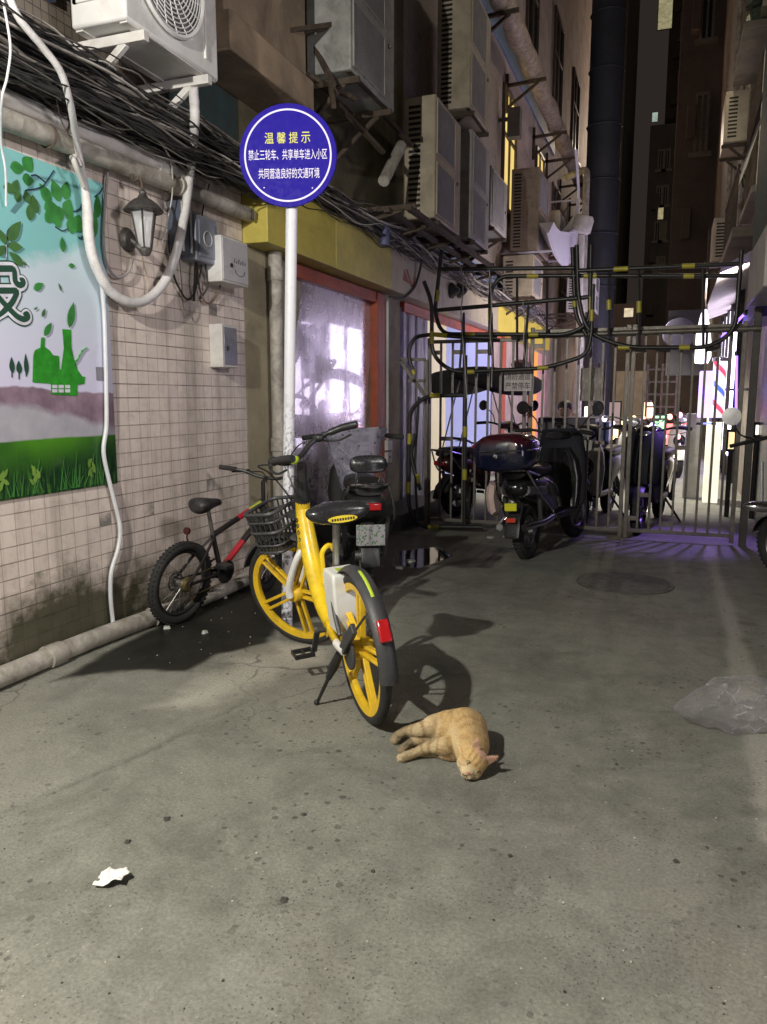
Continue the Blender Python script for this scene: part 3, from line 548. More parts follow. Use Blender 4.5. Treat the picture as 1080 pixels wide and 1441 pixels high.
# cables bundled along the whole front: nobody could count them
g = MB()
def cable_run(n, fy, x0, x1, z0, z1, sag, ya, yb, rmin, rmax, step):
    for k in range(n):
        x, z = random.uniform(x0, x1), random.uniform(z0, z1); m = random.choices((0, 1, 2), (7, 3.5, .8))[0]; r = random.uniform(rmin, rmax)
        a = ya+random.uniform(0, .6); b = yb-random.uniform(0, .6)
        if random.random() < .25: a = random.uniform(ya, yb-1.2); b = a+random.uniform(.8, 1.8)
        pts = []; ph = random.random()*6; y = a
        while y < b:
            s_ = fy(y); pts.append((XW+x*s_[1]+.02*math.sin(y*2.3+ph)+random.uniform(-.02, .02), y, s_[0]+z*s_[2]+sag*math.sin(y*3.1+ph*2)+random.uniform(-.022, .022))); y += step*random.uniform(.7, 1.3)
        if len(pts) > 2: g.tube(catmull(pts, 3), r, 5, m=m, caps=False)
cable_run(64, lambda y: (2.63, 1, 1), .05, .27, .02, .23, .02, .6, 5.2, .006, .015, .28)
cable_run(70, lambda y: (2.62, 1, 1), .10, .31, .0, .24, .03, .8, 5.3, .0025, .006, .2)
cable_run(60, lambda y: (2.80, 1, 1), .08, .30, .0, .12, .025, 4.9, 13.5, .005, .013, .45)
cable_run(40, lambda y: (2.78, 1, 1), .12, .34, -.02, .16, .05, 5.2, 12, .0025, .005, .25)
cable_run(26, lambda y: (2.80, 1, 1), .10, .34, -.04, .24, .06, 7, 19, .006, .012, .5)
tag(g.build('cable_bundle', [mWire, mWireG, mWireW], smooth=60), kind='stuff')
# stray cables that hang down the wall round the meter boxes
def stray(label, px, r=.004, mat=None, d=.03): return hose_thing('loose_cable', label, 'cable', px, r, mat or mWireG, d, 5, 6)
stray('pale cable looping down in front of the lantern boxes', [(222, 195, .2), (240, 225, .15), (243, 270, .1), (236, 310, .06), (228, 345, .05)], .0045, mWireW)
stray('pale twin cable passing behind the thick hose to the meter boxes', [(225, 198, .2), (248, 235, .12), (262, 262, .1), (270, 290, .07), (268, 330, .05)], .0045, mWireW)
stray('dark cable loop hanging under the blue grey meter box', [(240, 345), (243, 380), (252, 405), (265, 422), (276, 405), (278, 375), (276, 352)], .006, mWire)
stray('thin cable loop hanging lowest under the meter box', [(252, 355), (256, 400), (257, 425), (264, 444), (271, 435), (270, 415)], .003, mWireG)
stray('brown cable from the white junction box bending up to the left', [(312, 394, .06), (307, 412), (297, 426), (288, 424), (281, 405), (278, 372)], .006, M('brown_cable', (.16, .10, .07), .6))
stray('dark cable running down between meter box and junction box', [(300, 240, .1), (292, 270), (285, 300), (283, 330), (284, 370), (279, 400)], .005, mWire)
stray('thin pale cable arching from the pipes to the junction box', [(293, 210, .2), (297, 235, .1), (290, 262), (281, 285), (287, 310), (302, 345)], .003, mWireW)
stray('thick pale conduit end curling at the pipe end by the sign', [(324, 216, .12), (326, 232, .12), (320, 248, .1), (312, 262, .05)], .011, mPVC)
stray('two bare wires hanging under the wall lantern', [(200, 352, .1), (202, 370, .06), (207, 388), (209, 402), (206, 420)], .004, M('bare_wire', (.42, .33, .26), .5))
stray('black cable bending across the cream fascia', [(594, 366, .24), (590, 385, .23), (583, 405, .215), (570, 418, .21), (560, 420, .21), (548, 418, .21)], .013, mWire)
stray('thin wire hanging down over the lower drain pipe', [(79, 110, .2), (80, 140, .16), (86, 168, .14), (96, 188, .13), (104, 196, .1)], .0035, mWireG)

# wall lantern
c0 = PX(178, 338, XW); LC = PX(203, 315, XW+.17)
lt = thing('wall_lantern', 'old black wall lantern with clear panes and domed cap', 'lantern', (XW, c0.y, c0.z), world=True)
mLan = M('lantern_iron', (.075, .068, .065), .5, .4, var=.4, scale=20, bump=.3, dirt=.5, dirtcol=(.2, .18, .17))
g = MB(); g.lathe([(.001, 0), (.062, 0), (.066, .012), (.05, .022), (.046, .03), (.02, .04), (.001, .042)], (XW, c0.y, c0.z), (1, 0, 0), 24); g.build('wall_plate', mLan, lt)
lb = Vector((LC.x, LC.y, LC.z-.135))
g = MB(); g.tube(catmull([(XW+.03, c0.y, c0.z), (XW+.09, c0.y+.02, c0.z-.045), (XW+.14, lb.y-.02, c0.z-.05), (lb.x, lb.y, lb.z-.015)], 6), .017, 10); g.ell((XW+.1, c0.y+.02, c0.z-.048), .028); g.build('arm', mLan, lt)
g = MB(); g.lathe([(.001, -.03), (.02, -.028), (.032, -.01), (.036, .005), (.03, .012), (.001, .013)], lb, (0, 0, 1), 8)
for k in range(6):
    a = k*math.pi/3; e = Vector((math.cos(a), math.sin(a), 0)); g.bar(lb+e*.036+Vector((0, 0, .01)), lb+e*.068+Vector((0, 0, .2)), .007)
g.build('cage', mLan, lt)
g = MB(); g.lathe([(.1, .195), (.105, .2), (.098, .21), (.075, .235), (.05, .255), (.03, .265), (.018, .285), (.02, .297), (.008, .31), (.001, .315)], lb, (0, 0, 1), 24); g.build('cap', mLan, lt)
t = NT('lantern_pane'); t.set(Base_Color=(.75, .74, .78), Roughness=.12, Alpha=.42); mLP = t.mat
g = MB(); V = []; 
for rr_, hh_ in ((.033, .012), (.064, .196)):
    for k in range(6): a = k*math.pi/3; V.append(lb+Vector((math.cos(a)*rr_, math.sin(a)*rr_, hh_)))
g.add(V, [(k, (k+1) % 6, 6+(k+1) % 6, 6+k) for k in range(6)]); g.build('panes', mLP, lt, smooth=0)
g = MB(); g.lathe([(.001, .02), (.014, .02), (.014, .06), (.024, .085), (.03, .12), (.026, .15), (.01, .17), (.001, .172)], lb, (0, 0, 1), 16); g.build('bulb', mWhite, lt)
g = MB(); top = lb+Vector((0, 0, .31)); g.tube(catmull([top, top+Vector((-.02, .01, .06)), top+Vector((-.06, .0, .05)), top+Vector((-.08, .02, .12)), (XW+.06, lb.y, 2.48)], 5), .008, 6); g.build('hook', mRust, lt)

# boxes on the wall
def wbox(name, label, y0, y1, z0, z1, d, mat):
    o = thing(name, label, 'box', (XW, (y0+y1)/2, z0), world=True)
    g = MB(); g.box(XW, y0, z0, XW+d, y1, z1); g.build('body', mat, o, bevel=.006); return o
mBoxB = M('box_blue_grey', (.27, .29, .36), .45, var=.15, dirt=.4); mBoxD = M('box_dark_blue', (.06, .075, .11), .4)
o = wbox('meter_box', 'blue grey meter box half hidden by the thick hose', 4.13, 4.37, 2.13, 2.40, .11, mBoxB)
g = MB(); g.box(XW+.111, 4.16, 2.16, XW+.116, 4.34, 2.37); l_ = g.build('lid', mBoxB, o, bevel=.003); g = MB(); g.ring((XW+.118, 4.25, 2.27), (1, 0, 0), .045, .003, 24, 6); g.build('dial', mPVC, l_)
g = MB(); g.tube(catmull([(XW+.06, 4.2, 2.13), (XW+.06, 4.18, 2.02), (XW+.02, 4.22, 1.9)], 5), .008, 6); g.tube(catmull([(XW+.06, 4.3, 2.13), (XW+.05, 4.33, 2.0), (XW+.01, 4.3, 1.92)], 5), .006, 6); g.build('leads', mWire, o)
o = wbox('meter_box', 'narrow dark box with pale rails left of the blue grey meter box', 4.00, 4.10, 2.15, 2.45, .10, mBoxD)
g = MB(); g.box(XW+.101, 4.0, 2.16, XW+.106, 4.016, 2.44); g.box(XW+.101, 4.085, 2.16, XW+.106, 4.1, 2.44); g.build('rail', mPVC, o)
q0, q1 = PX(315, 345, XW+.16), PX(350, 405, XW+.16)
o = wbox('junction_box', 'white junction box with a lock and scribbles near the yellow fascia', q0.y-.03, q1.y, q1.z, q0.z+.06, .16, mACw)
g = MB(); g.box(XW+.1605, q0.y-.02, q1.z+.012, XW+.167, q1.y-.01, q0.z+.048); d_ = g.build('door', M('box_door_grey', (.47, .46, .47), .45, var=.12, dirt=.3), o, bevel=.003)
g = MB(); yy, zz = (q0.y*.75+q1.y*.25), (q0.z+q1.z)/2; g.lathe([(.001, 0), (.014, 0), (.014, .006), (.001, .008)], (XW+.167, yy, zz), (1, 0, 0), 12); g.build('lock', mBlk, d_)
g = MB(); yc = (q0.y+q1.y)/2+.03; pts = [(XW+.168, yc+.06*math.cos(a), zz-.02+.035*math.sin(a)) for a in [math.pi+k*math.pi/10 for k in range(11)]]; g.tube(pts, .0022, 4)
for k in range(6): g.bar((XW+.168, yc-.07+.026*k, zz+.02), (XW+.168, yc-.06+.026*k, zz+.05-.01*(k % 2)), .003)
g.build('scribble', mBlk, d_)
q0, q1 = PX(313, 455, XW+.1), PX(333, 518, XW+.1)
o = wbox('breaker_box', 'small pale breaker box with grey window set low on the tiled wall', q0.y-.005, q1.y+.02, q1.z, q0.z, .10, mPVC)
g = MB(); g.box(XW+.1005, q0.y+.012, q1.z+.02, XW+.106, q1.y+.008, q0.z-.02); d_ = g.build('window', M('smoked_window', (.20, .20, .24), .2), o, bevel=.002)
g = MB(); g.bar((XW+.106, q0.y+.04, (q0.z+q1.z)/2-.03), (XW+.112, q0.y+.04, (q0.z+q1.z)/2), .012); g.build('latch', mBlk, d_)
q = PX(543, 635, XW+.03)
o = thing('socket_box', 'pair of small white switch boxes on the beige pilaster by the red frame', 'box', (XW, q.y, q.z), world=True)
g = MB(); g.box(XW+.03, q.y-.07, q.z+.01, XW+.085, q.y+.07, q.z+.12); g.box(XW+.03, q.y-.07, q.z-.12, XW+.08, q.y+.07, q.z-.005); b_ = g.build('body', mPVC, o, bevel=.008)
g = MB(); g.box(XW+.081, q.y-.03, q.z-.07, XW+.084, q.y+.02, q.z-.05); g.build('slot', mBlk, b_)
g = MB(); g.cyl((XW+.05, q.y, q.z+.12), (XW+.05, q.y, 2.3), .016, 8); g.build('riser', mPVC, o)
# hooks on the end of the yellow fascia
for lab, py in (('upper rusty hook on the yellow fascia end', 270), ('lower rusty double hook on the yellow fascia end', 307)):
    q = PY(350, py, 4.85); g = MB()
    for dx in (0, .05):
        if dx and py == 270: continue
        g.tube(catmull([(q.x+dx, 4.855, q.z+.03), (q.x+dx, 4.82, q.z-.015), (q.x+dx+.02, 4.79, q.z-.02), (q.x+dx+.03, 4.775, q.z+.035)], 5), .008, 6)
    tag(g.build('hook', mRust), lab, 'hook')
for lab, px in (('left black speaker horn on the cream fascia', 634), ('right black speaker horn on the cream fascia', 645)):
    q = PX(px, 409, FX); g = MB(); g.lathe([(.001, 0), (.09, 0), (.10, .02), (.08, .05), (.04, .10), (.02, .12), (.001, .12)], q, (1, 0, .0), 14); tag(g.build('horn', mBlk), lab, 'speaker')

# ================================================================ air conditioners
def louvre(mb, x0, x1, y, z0, z1, pitch, m):
    n = int((z1-z0)/pitch)
    for i in range(n): z = z0+i*(z1-z0)/n; mb.box(x0, y-.004, z, x1, y+.0, z+pitch*.5, m)
def ac(label, y0, y1, z0, z1, xf, dep, body, kind='mesh', side=True, brk=True):
    o = thing('air_conditioner', label, 'air conditioner', (xf-dep/2, (y0+y1)/2, z0), world=True, group='outdoor units on the left fronts')
    g = MB(); g.box(xf-dep, y0, z0, xf, y1, z1); g.build('casing', body, o, bevel=.014)
    if side:
        g = MB(); louvre(g, xf-dep+.05, xf-dep+.17, y0-.001, z0+.06, z1-.06, .05, 0); g.build('louvres', mDark, o, smooth=0)
    h = z1-z0; wd = y1-y0
    if kind == 'mesh':
        k = 2 if h > .8 else 1
        for i in range(k):
            a, b = z0+h*(i/k)+.05, z0+h*((i+1)/k)-.05; g = MB(); g.box(xf+.0005, y0+.05, a, xf+.006, y0+wd*.72, b); pnl = g.build('mesh_panel', mGrille, o, bevel=.003)
            g = MB(); ya, yb = y0+.035, y0+wd*.72+.015
            for q in ((ya, ya+.015, a-.015, b+.015), (yb-.015, yb, a-.015, b+.015), (ya+.015, yb-.015, a-.015, a), (ya+.015, yb-.015, b, b+.015)): g.box(xf+.0, q[0], q[2], xf+.012, q[1], q[3])
            g.build('rim', body, pnl)
        g = MB(); g.lathe([(.001, 0), (.018, 0), (.018, .008), (.001, .01)], (xf, y0+wd*.86, z0+h*.45), (1, 0, 0), 12); g.build('badge', mBlk, o)
    if kind == 'fan':
        cy, cz, rf = y0+wd*.42, z0+h*.52, min(h*.44, wd*.36)
        g = MB(); g.lathe([(.001, .001), (rf, .001), (rf, .003), (.001, .003)], (xf, cy, cz), (1, 0, 0), 40); fd = g.build('fan_opening', M('fan_dark', (.20, .195, .21), .6), o)
        g = MB()
        for k in range(14): g.ring((xf+.02, cy, cz), (1, 0, 0), rf*(k+1)/14.0, .0035 if k < 13 else .012, 40, 5)
        for k in range(20):
            a = k*math.pi/10; pts = [(xf+.02, cy+rf*q*math.cos(a+.5*q), cz+rf*q*math.sin(a+.5*q)) for q in (.08, .4, .7, 1)]; g.tube(pts, .003, 4)
        g.build('fan_guard', mACw, o)
        g = MB(); g.bar((xf+.004, y1-.13, z0+.07), (xf+.004, y1-.13, z1-.05), .012, .012); g.build('edge_strip', mWhite, o)
        g = MB(); g.box(xf-dep+.04, y0-.006, z0+.12, xf-.10, y0+.0, z0+.62); s_ = g.build('side_recess', M('ac_recess_blue', (.035, .05, .13), .4), o)
        g = MB()
        for q in ((xf-dep+.025, xf-dep+.045, .10, .64), (xf-.105, xf-.085, .10, .64)): g.box(q[0], y0-.012, z0+q[2], q[1], y0+.0, z0+q[3])
        g.box(xf-dep+.025, y0-.012, z0+.10, xf-.085, y0, z0+.12); g.build('side_rim', mACw, s_)
    if brk:
        for y in (y0+.12, y1-.12):
            g = MB(); mb = g; mb.bar((XW-.02, y, z0-.03), (xf+.02, y, z0-.03), .04, .045, upv=(0, 0, 1)); mb.bar((XW, y+.002, z0-.30-.1*(dep > .33)), (xf-.10, y+.002, z0-.045), .034, .03, upv=(0, 1, 0)); g.build('bracket', mPVC if kind == 'fan' else mRust, o, bevel=.003)
        for x in (xf-dep+.03, xf-.03): g = MB(); g.box(x-.02, y0+.02, z0-.008, x+.02, y1-.02, z0-.001); g.build('foot_rail', mPVC if kind == 'fan' else mRust, o)
    return o
ac('white air conditioner with round fan guard above the hose', 3.12, 3.89, 3.0, 3.66, -2.40, .31, mACw, 'fan', False)
ac('grey unit in the dark above the round blue sign', 5.52, 6.46, 3.66, 4.70, -2.30, .36, M('ac_dull_grey', (.30, .30, .28), .55, var=.25, dirt=.5), 'mesh', False)
ac('beige louvred unit standing directly over the cream fascia, nearest the sign', 7.50, 8.45, 3.04, 4.17, -2.25, .32, mACb, 'mesh')
ac('beige louvred unit hung highest, over the first louvred one', 8.80, 9.78, 4.48, 5.75, -2.25, .38, mACb, 'mesh')
ac('second grey mesh unit low in the row over the fascia', 8.95, 9.85, 3.12, 4.30, -2.25, .36, mACg, 'mesh', False)
ac('third and smallest grey mesh unit low in the row', 10.1, 11.1, 3.50, 4.22, -2.28, .30, mACg, 'mesh', False)
ac('brown louvred unit beside the curved white shield', 13.35, 14.6, 3.74, 5.06, -2.22, .46, M('ac_brown', (.30, .235, .18), .55, var=.2, dirt=.4), 'mesh')
ac('small beige unit inside the curved white shield', 15.3, 16.2, 4.1, 4.8, -2.15, .5, mACb, 'mesh')
ac('small beige unit under the curved shield, behind the barricades', 12.9, 13.9, 2.95, 3.6, -2.20, .5, mACb, 'mesh')
ac('farthest pale unit at the foot of the big dark duct', 17.5, 18.5, 3.15, 3.95, -1.65, .6, mACw, 'mesh')
# dirty clutter of brackets and trays under the second unit
g = MB()
for (a, b) in (((400, 50), (500, 32)), ((372, 48), (498, 30)), ((395, 130), (520, 108)), ((420, 100), (500, 140)), ((460, 90), (470, 150)), ((440, 60), (470, 120)), ((500, 118), (580, 205)), ((465, 135), (540, 215))):
    g.bar(PX(a[0], a[1], -2.62), PX(b[0], b[1], -2.40), .035, .03)
tag(g.build('bracket_frame', mRust), 'rusty tangle of bracket irons in the dark recess above the blue sign', 'bracket')
g = MB(); a = PX(565, 205, -2.4); b = PX(540, 255, -2.4); g.tube([a, b], .05, 10); tag(g.build('pipe_stub', mPVCold), 'short slanting pale pipe stub under the dark recess', 'pipe')
# trays of angle iron under the row of units
g = MB()
for x in (-2.62, -2.42, -2.22): g.bar((x, 6.6, 2.93), (x, 10.6, 2.95), .05, .04)
for y in (6.7, 7.4, 8.2, 9.1, 9.9, 10.5): g.bar((XW, y, 2.96), (-2.18, y, 2.96), .045, .04); g.bar((XW, y+.003, 2.82), (-2.3, y+.003, 2.94), .03, .03)
tag(g.build('iron_tray', mRust), 'long rusty angle iron tray over the cables under the units', 'bracket')
g = MB(); g.cyl((XW+.28, 6.95, 2.70), (XW+.28, 6.95, 2.90), .05, 14); tag(g.build('lamp_canister', M('canister_blue', (.10, .11, .22), .5)), 'small blue canister hanging over the cream fascia', 'canister')
# long wrapped duct with its bracket arms
o = thing('wrapped_duct', 'long silvery wrapped duct sloping along the upper storey', 'duct', (-2.4, 14, 6.6), world=True)
g = MB(); pts = [(-2.42, 10.0+i*.35, 6.64+.02*math.sin(i*1.7)) for i in range(40)]; g.tube(pts, [.15+.012*math.sin(i*2.1)+.01*((i % 3) == 0) for i in range(40)], 14); g.build('duct', M('wrinkled_wrap', (.42, .35, .29), .5, .3, var=.5, scale=14, bump=1.0, bscale=22), o)
g = MB()
for y in (11.1, 13.5, 16.2, 17.9, 20.1, 22.0):
    g = MB(); g.bar((XW, y, 6.42), (-2.18, y, 6.45), .05); g.bar((XW, y+.003, 6.05), (-2.3, y+.003, 6.42), .04); g.bar((XW+.03, y, 6.0), (XW+.03, y, 6.6), .05); g.build('bracket', mRust, o)
# curved white shield round a unit
g = MB(); cy, cz, n_ = 14.2, 5.05, 34; rings = []
for i in range(n_):
    a = -2.15+i*2.95/(n_-1); wd = .05+.95*max(0, math.cos(a+1.35))**1.6
    po, pi_ = (cy+2.6*math.cos(a), cz+1.4*math.sin(a)), (cy+(2.6-wd*1.5)*math.cos(a), cz+(1.4-wd*.55)*math.sin(a))
    rings.append([(-1.95, po[0], po[1]), (-1.95, pi_[0], pi_[1]), (-1.98-.35*wd, pi_[0], pi_[1]), (-1.98, po[0], po[1])])
g.loft(rings)
for i in (3, 14, 26): p_ = rings[i][0]; g.bar((XW, p_[1], p_[2]), (-1.96, p_[1], p_[2]), .03)
tag(g.build('curved_shield', M('shield_white', (.74, .72, .84), .35, var=.1)), 'curved white sheet shield sweeping round a unit beside the big duct', 'shield')
for lab, px, py, yy in (('white plastic drum on a downpipe beside the big dark duct', 820, 316, 15.5),):
    q = PY(px, py, yy); g = MB(); g.lathe([(.001, -.16), (.15, -.16), (.19, -.12), (.19, .1), (.15, .17), (.001, .18)], q, (.3, -.2, 1), 18); g.cyl(q-Vector((0, 0, .2)), (q.x, q.y, 1.0), .055, 10); tag(g.build('downpipe_drum', mPVC), lab, 'drum')
q = PY(826, 250, 17.0); g = MB(); g.tube(rounded([(q.x-.5, 17.4, 5.9), (q.x, 17.0, 5.95), (q.x, 17.0, .3)], .15), .07, 12); tag(g.build('downpipe', mPVCold), 'pale far downpipe with a bend beside the big dark duct', 'pipe')
q = PX(737, 165, XW+.4); g = MB(); g.box(XW+.16, q.y-.10, q.z-.30, XW+.36, q.y+.10, q.z+.14); g.bar((XW, q.y, q.z), (XW+.16, q.y, q.z), .05); tag(g.build('vent_hood', M('hood_grey', (.16, .145, .13), .6)), 'small grey vent hood between the yellow lit windows', 'hood')
# ================================================================ the round blue sign on its post
b0 = PG(404, 884); sc_ = PY(406.5, 221, b0.y); rad = (PY(474, 221, b0.y)-PY(339, 221, b0.y)).length/2*.905
sg = thing('round_sign', 'round deep blue notice on a tall white post behind the yellow bicycle', 'sign', tuple(b0), world=True)
t = NT('post_paint'); nz = t.noise(34, detail=7, rough=.75); s = t.sep(t.pos)
t.bump(nz, .25, .003)
mPost = t.set(Base_Color=t.mix(t.math('MULTIPLY', t.ramp(nz, .50, .57), t.ramp(s['Z'], .95, 1.35, 1, .06)), (.66, .66, .70), (.13, .13, .14)), Roughness=.45)
g = MB(); g.cyl((b0.x, b0.y, 0), (sc_.x+.012, b0.y+.03, sc_.z+.2), .031, 20); g.build('post', mPost, sg)
nrm = Vector((-FW.x*.9-.03, -FW.y, 0)).normalized(); u = Vector((0, 0, 1)).cross(nrm).normalized(); v = Vector((0, 0, 1))
so = Vector((sc_.x, sc_.y, sc_.z))+nrm*.02
mBlue = M('sign_blue', (.017, .008, .27), .5, var=.04, scale=4, bump=.0, spec=.08)
g = MB(); g.lathe([(.001, -.006), (rad, -.006), (rad+.002, .0), (rad, .005), (.001, .005)], so, nrm, 72); g.build('disc', mBlue, sg)
g = MB(); g.ring(so+nrm*.0055, nrm, rad*.885, .0045, 96, 6, sq=.25); g.build('border', M('sign_white', (.72, .68, .86), .45, var=.06), sg)
def sp(dx, dy): return so+nrm*.0065+u*(dx*rad)+v*(dy*rad)
g = MB(); [text_mesh(ch, .06, plane_T(sp(-.375+.25*i, .34), u, v), g, bold=.0003, fit=(.185*rad, .215*rad)) for i, ch in enumerate('温馨提示')]; g.build('heading', M('sign_yellow', (.62, .60, .09), .45, var=.06), sg, smooth=0)
g = MB(); text_mesh('禁止三轮车、共享单车进入小区', .05, plane_T(sp(.0, .02), u, v), g, bold=.0002, fit=(1.62*rad, .205*rad)); text_mesh('共同营造良好的交通环境', .05, plane_T(sp(.02, -.345), u, v), g, bold=.0002, fit=(1.26*rad, .205*rad)); g.build('lettering', M('sign_white', (0, 0, 0)), sg, smooth=0)
g = MB()
for dx, dy in ((-.5, -.62), (.5, -.64)): g.lathe([(.001, 0), (.004, 0), (.003, .003), (.001, .003)], sp(dx, dy), nrm, 8)
g.build('rivet', M('sign_white', (0, 0, 0)), sg)

# ================================================================ steel gate
GY = 7.38; mS = mSteel
def leaf_gate(name, label, xl, xr, zt, y=GY, n=6, cross=()):
    o = thing(name, label, 'gate', ((xl+xr)/2, y, 0), world=True); z0 = .07
    g = MB()
    for x in (xl, xr): g.box(x-.018, y-.018, .02, x+.018, y+.018, zt+.02)
    g.box(xl+.018, y-.016, zt-.034, xr-.018, y+.016, zt); g.box(xl+.018, y-.016, z0, xr-.018, y+.016, z0+.034); g.build('gate_frame', mS, o, bevel=.003)
    g = MB()
    for i in range(1, n): x = xl+(xr-xl)*i/n; g.box(x-.0105, y-.0105, z0+.034, x+.0105, y+.0105, zt-.034)
    g.build('bars', mS, o, bevel=.002)
    if cross:
        for (i, z) in cross: g = MB(); xa = xl+(xr-xl)*i/n; xb = xl+(xr-xl)*(i+1)/n; g.box(xa+.0105, y-.009, z-.02, xb-.0105, y+.009, z+.02); g.build('lock_plate', mS, o, bevel=.002)
    return o
xa, xb, xc, xd = PY(604, 600, GY).x, PY(742, 600, GY).x, PY(884, 600, GY).x, PY(1040, 600, GY).x
leaf_gate('gate_leaf', 'left leaf of the steel bar gate, behind the leaning barricades', xa, xb-.03, 1.86, n=8, cross=((0, 1.74), (2, 1.74), (4, 1.74), (1, .9), (3, .5)))
leaf_gate('gate_leaf', 'middle leaf of the steel bar gate, beside the black scooter', xb+.03, xc-.03, 1.93, n=8, cross=((0, 1.78), (3, .35), (4, 1.0)))
leaf_gate('gate_leaf', 'right leaf of the steel bar gate, in front of the neon light', xc+.02, xd, 1.93, n=9, cross=((0, 1.72), (2, 1.72), (4, .86), (6, 1.72), (1, .42), (0, .2), (3, .16)))
g = MB(); g.cyl(PY(720, 474, GY-.05), PY(1072, 462, GY-.05), .024, 12); o = tag(g.build('gate_rail', mS), 'round steel pipe laid across the top of the gate', 'rail')
g = MB(); x = PY(1056, 600, GY).x; g.box(x-.03, GY-.03, 0, x+.03, GY+.03, 2.06); o = g.build('gate_post', M('dark_steel', (.07, .065, .06), .5, .5), bevel=.004); tag(o, 'dark steel post at the right end of the gate', 'post')
# the odd little leaf sticking out at the left end
g = MB(); y = GY-.06
for a, b in (((563, 506), (600, 506)), ((563, 506), (598, 556)), ((600, 506), (600, 742)), ((575, 536), (600, 536))): g.bar(PY(*a, y), PY(*b, y), .03, .03)
tag(g.build('gate_flap', mS), 'narrow steel flap with slanting brace at the left end of the gate', 'gate')

# crowd barricades heaped on the gate: black tube with yellow tape
mBar = M('barricade_black', (.022, .021, .020), .38, var=.3, scale=9, bump=.08, spec=.5); mTape = M('yellow_tape', (.44, .385, .035), .38, var=.12, scale=12)
def barricade(label, frames, bars, tapes, y, r=.0195):
    fr0 = PY(*frames[0][0], y); o = thing('barricade', label, 'barricade', tuple(fr0), world=True, group='black and yellow barricades heaped on the gate')
    g = MB()
    for pl in frames:
        pl = [PY(q[0], q[1], y+(q[2] if len(q) > 2 else 0)) for q in pl]; g.tube(rounded(pl, .15, 6), r, 10)
    g.build('tube_frame', mBar, o)
    if bars:
        g = MB()
        for a, b in bars: g.cyl(PY(*a, y+.004), PY(*b, y+.004), r*.62, 8)
        g.build('bars', mBar, o)
    for a, b in tapes: g = MB(); g.cyl(PY(*a, y), PY(*b, y), r+.0022, 12); g.build('reflective_tape', mTape, o)
    return o
barricade('barricade frame perched on the left gate leaf with open U shape and slanting middle rail', [[(622, 352), (612, 440), (622, 470), (800, 471), (830, 455), (832, 345)], [(612, 437), (830, 418)], [(618, 379), (808, 377)]],
    [((653, 440), (653, 520)), ((690, 378), (690, 471)), ((728, 425), (728, 520)), ((770, 420), (770, 471))], [((655, 470.5), (669, 470.5)), ((744, 471), (758, 471)), ((617, 408), (615, 424)), ((831, 436), (831.5, 418))], 7.28)
barricade('tilted barricade hanging lowest over the left gate leaf, open at its top left', [[(597, 396), (608, 425), (608, 500), (636, 524), (770, 518), (826, 500), (833, 470), (835, 400)]], [((653, 440), (647, 523)), ((692, 440), (694, 522)), ((744, 430), (737, 518))], [((608, 466), (608, 484)), ((655, 523.5), (668, 523)), ((757, 518), (772, 517)), ((833, 452), (833.5, 436))], 7.22)
barricade('barricade corner with rounded arc sticking out over the left gate flap', [[(583, 526), (574, 500), (582, 474), (612, 470), (640, 474), (700, 476)]], [], [((581, 521), (583.5, 527)), ((612, 470.5), (630, 472.5))], 7.25)
barricade('barricade standing upright on the ground before the left gate leaf', [[(655, 556), (600, 557), (577, 577), (575, 715), (590, 741), (680, 742)], [(655, 500), (654, 742)]], [((590, 558), (584, 650)), ((584, 650), (588, 742))], [((606, 557), (620, 556.5)), ((576.8, 610), (576.5, 625)), ((575.3, 678), (575, 694)), ((604, 741.5), (618, 741.5)), ((654.8, 600), (654.7, 615)), ((654.3, 660), (654.2, 675))], 7.20, .0215)
barricade('barricade lying upside down over the middle of the gate with rounded corner and black posts', [[(690, 500), (690, 410), (704, 389), (760, 388), (1040, 388)], [(806, 348), (810, 445), (826, 472)]], [((728, 388), (728, 471)), ((770, 388), (770, 471)), ((857, 380), (857, 470))], [((742, 388.5), (758, 388.5)), ((822, 388.3), (840, 388.3)), ((690, 452), (690, 436)), ((962, 388.5), (977, 388.5)), ((808.5, 420), (809, 432))], 7.31)
barricade('barricade spanning the right gate leaf with two top rails and rounded bottom', [[(812, 345), (814, 420), (826, 468), (880, 489), (1000, 489), (1035, 465), (1044, 352)], [(814, 381), (1044, 371)]], [((857, 380), (858, 482)), ((899, 378), (900, 488)), ((990, 378), (990, 488))], [((870, 489), (886, 489)), ((956, 489), (971, 489)), ((864, 379), (884, 378)), ((960, 374.5), (978, 374)), ((857.2, 422), (857.4, 436)), ((899.5, 424), (899.6, 440))], 7.25)
barricade('loose bent barricade tube on the ground foot at the left of the upright one', [[(585, 610), (578, 640), (584, 665), (592, 690)]], [], [((587, 667), (589.5, 680))], 7.15, .0185)

for lab, pl in (('pale rope tied over the perched barricade above the left leaf', [(648, 372), (652, 405), (649, 440), (651, 470), (655, 520), (657, 560)]), ('pale rope hanging beside the lane notice from the barricade tubes', [(689, 380), (692, 430), (690, 470), (693, 500), (692, 545)]), ('pale rope dangling from the middle of the barricades above the lane notice', [(736, 425), (739, 455), (737, 480), (741, 515)])):
    g = MB(); g.tube(catmull([PY(a_, b_, 7.17) for a_, b_ in pl], 4), .0055, 5); tag(g.build('tie_rope', mPVCold), lab, 'rope')
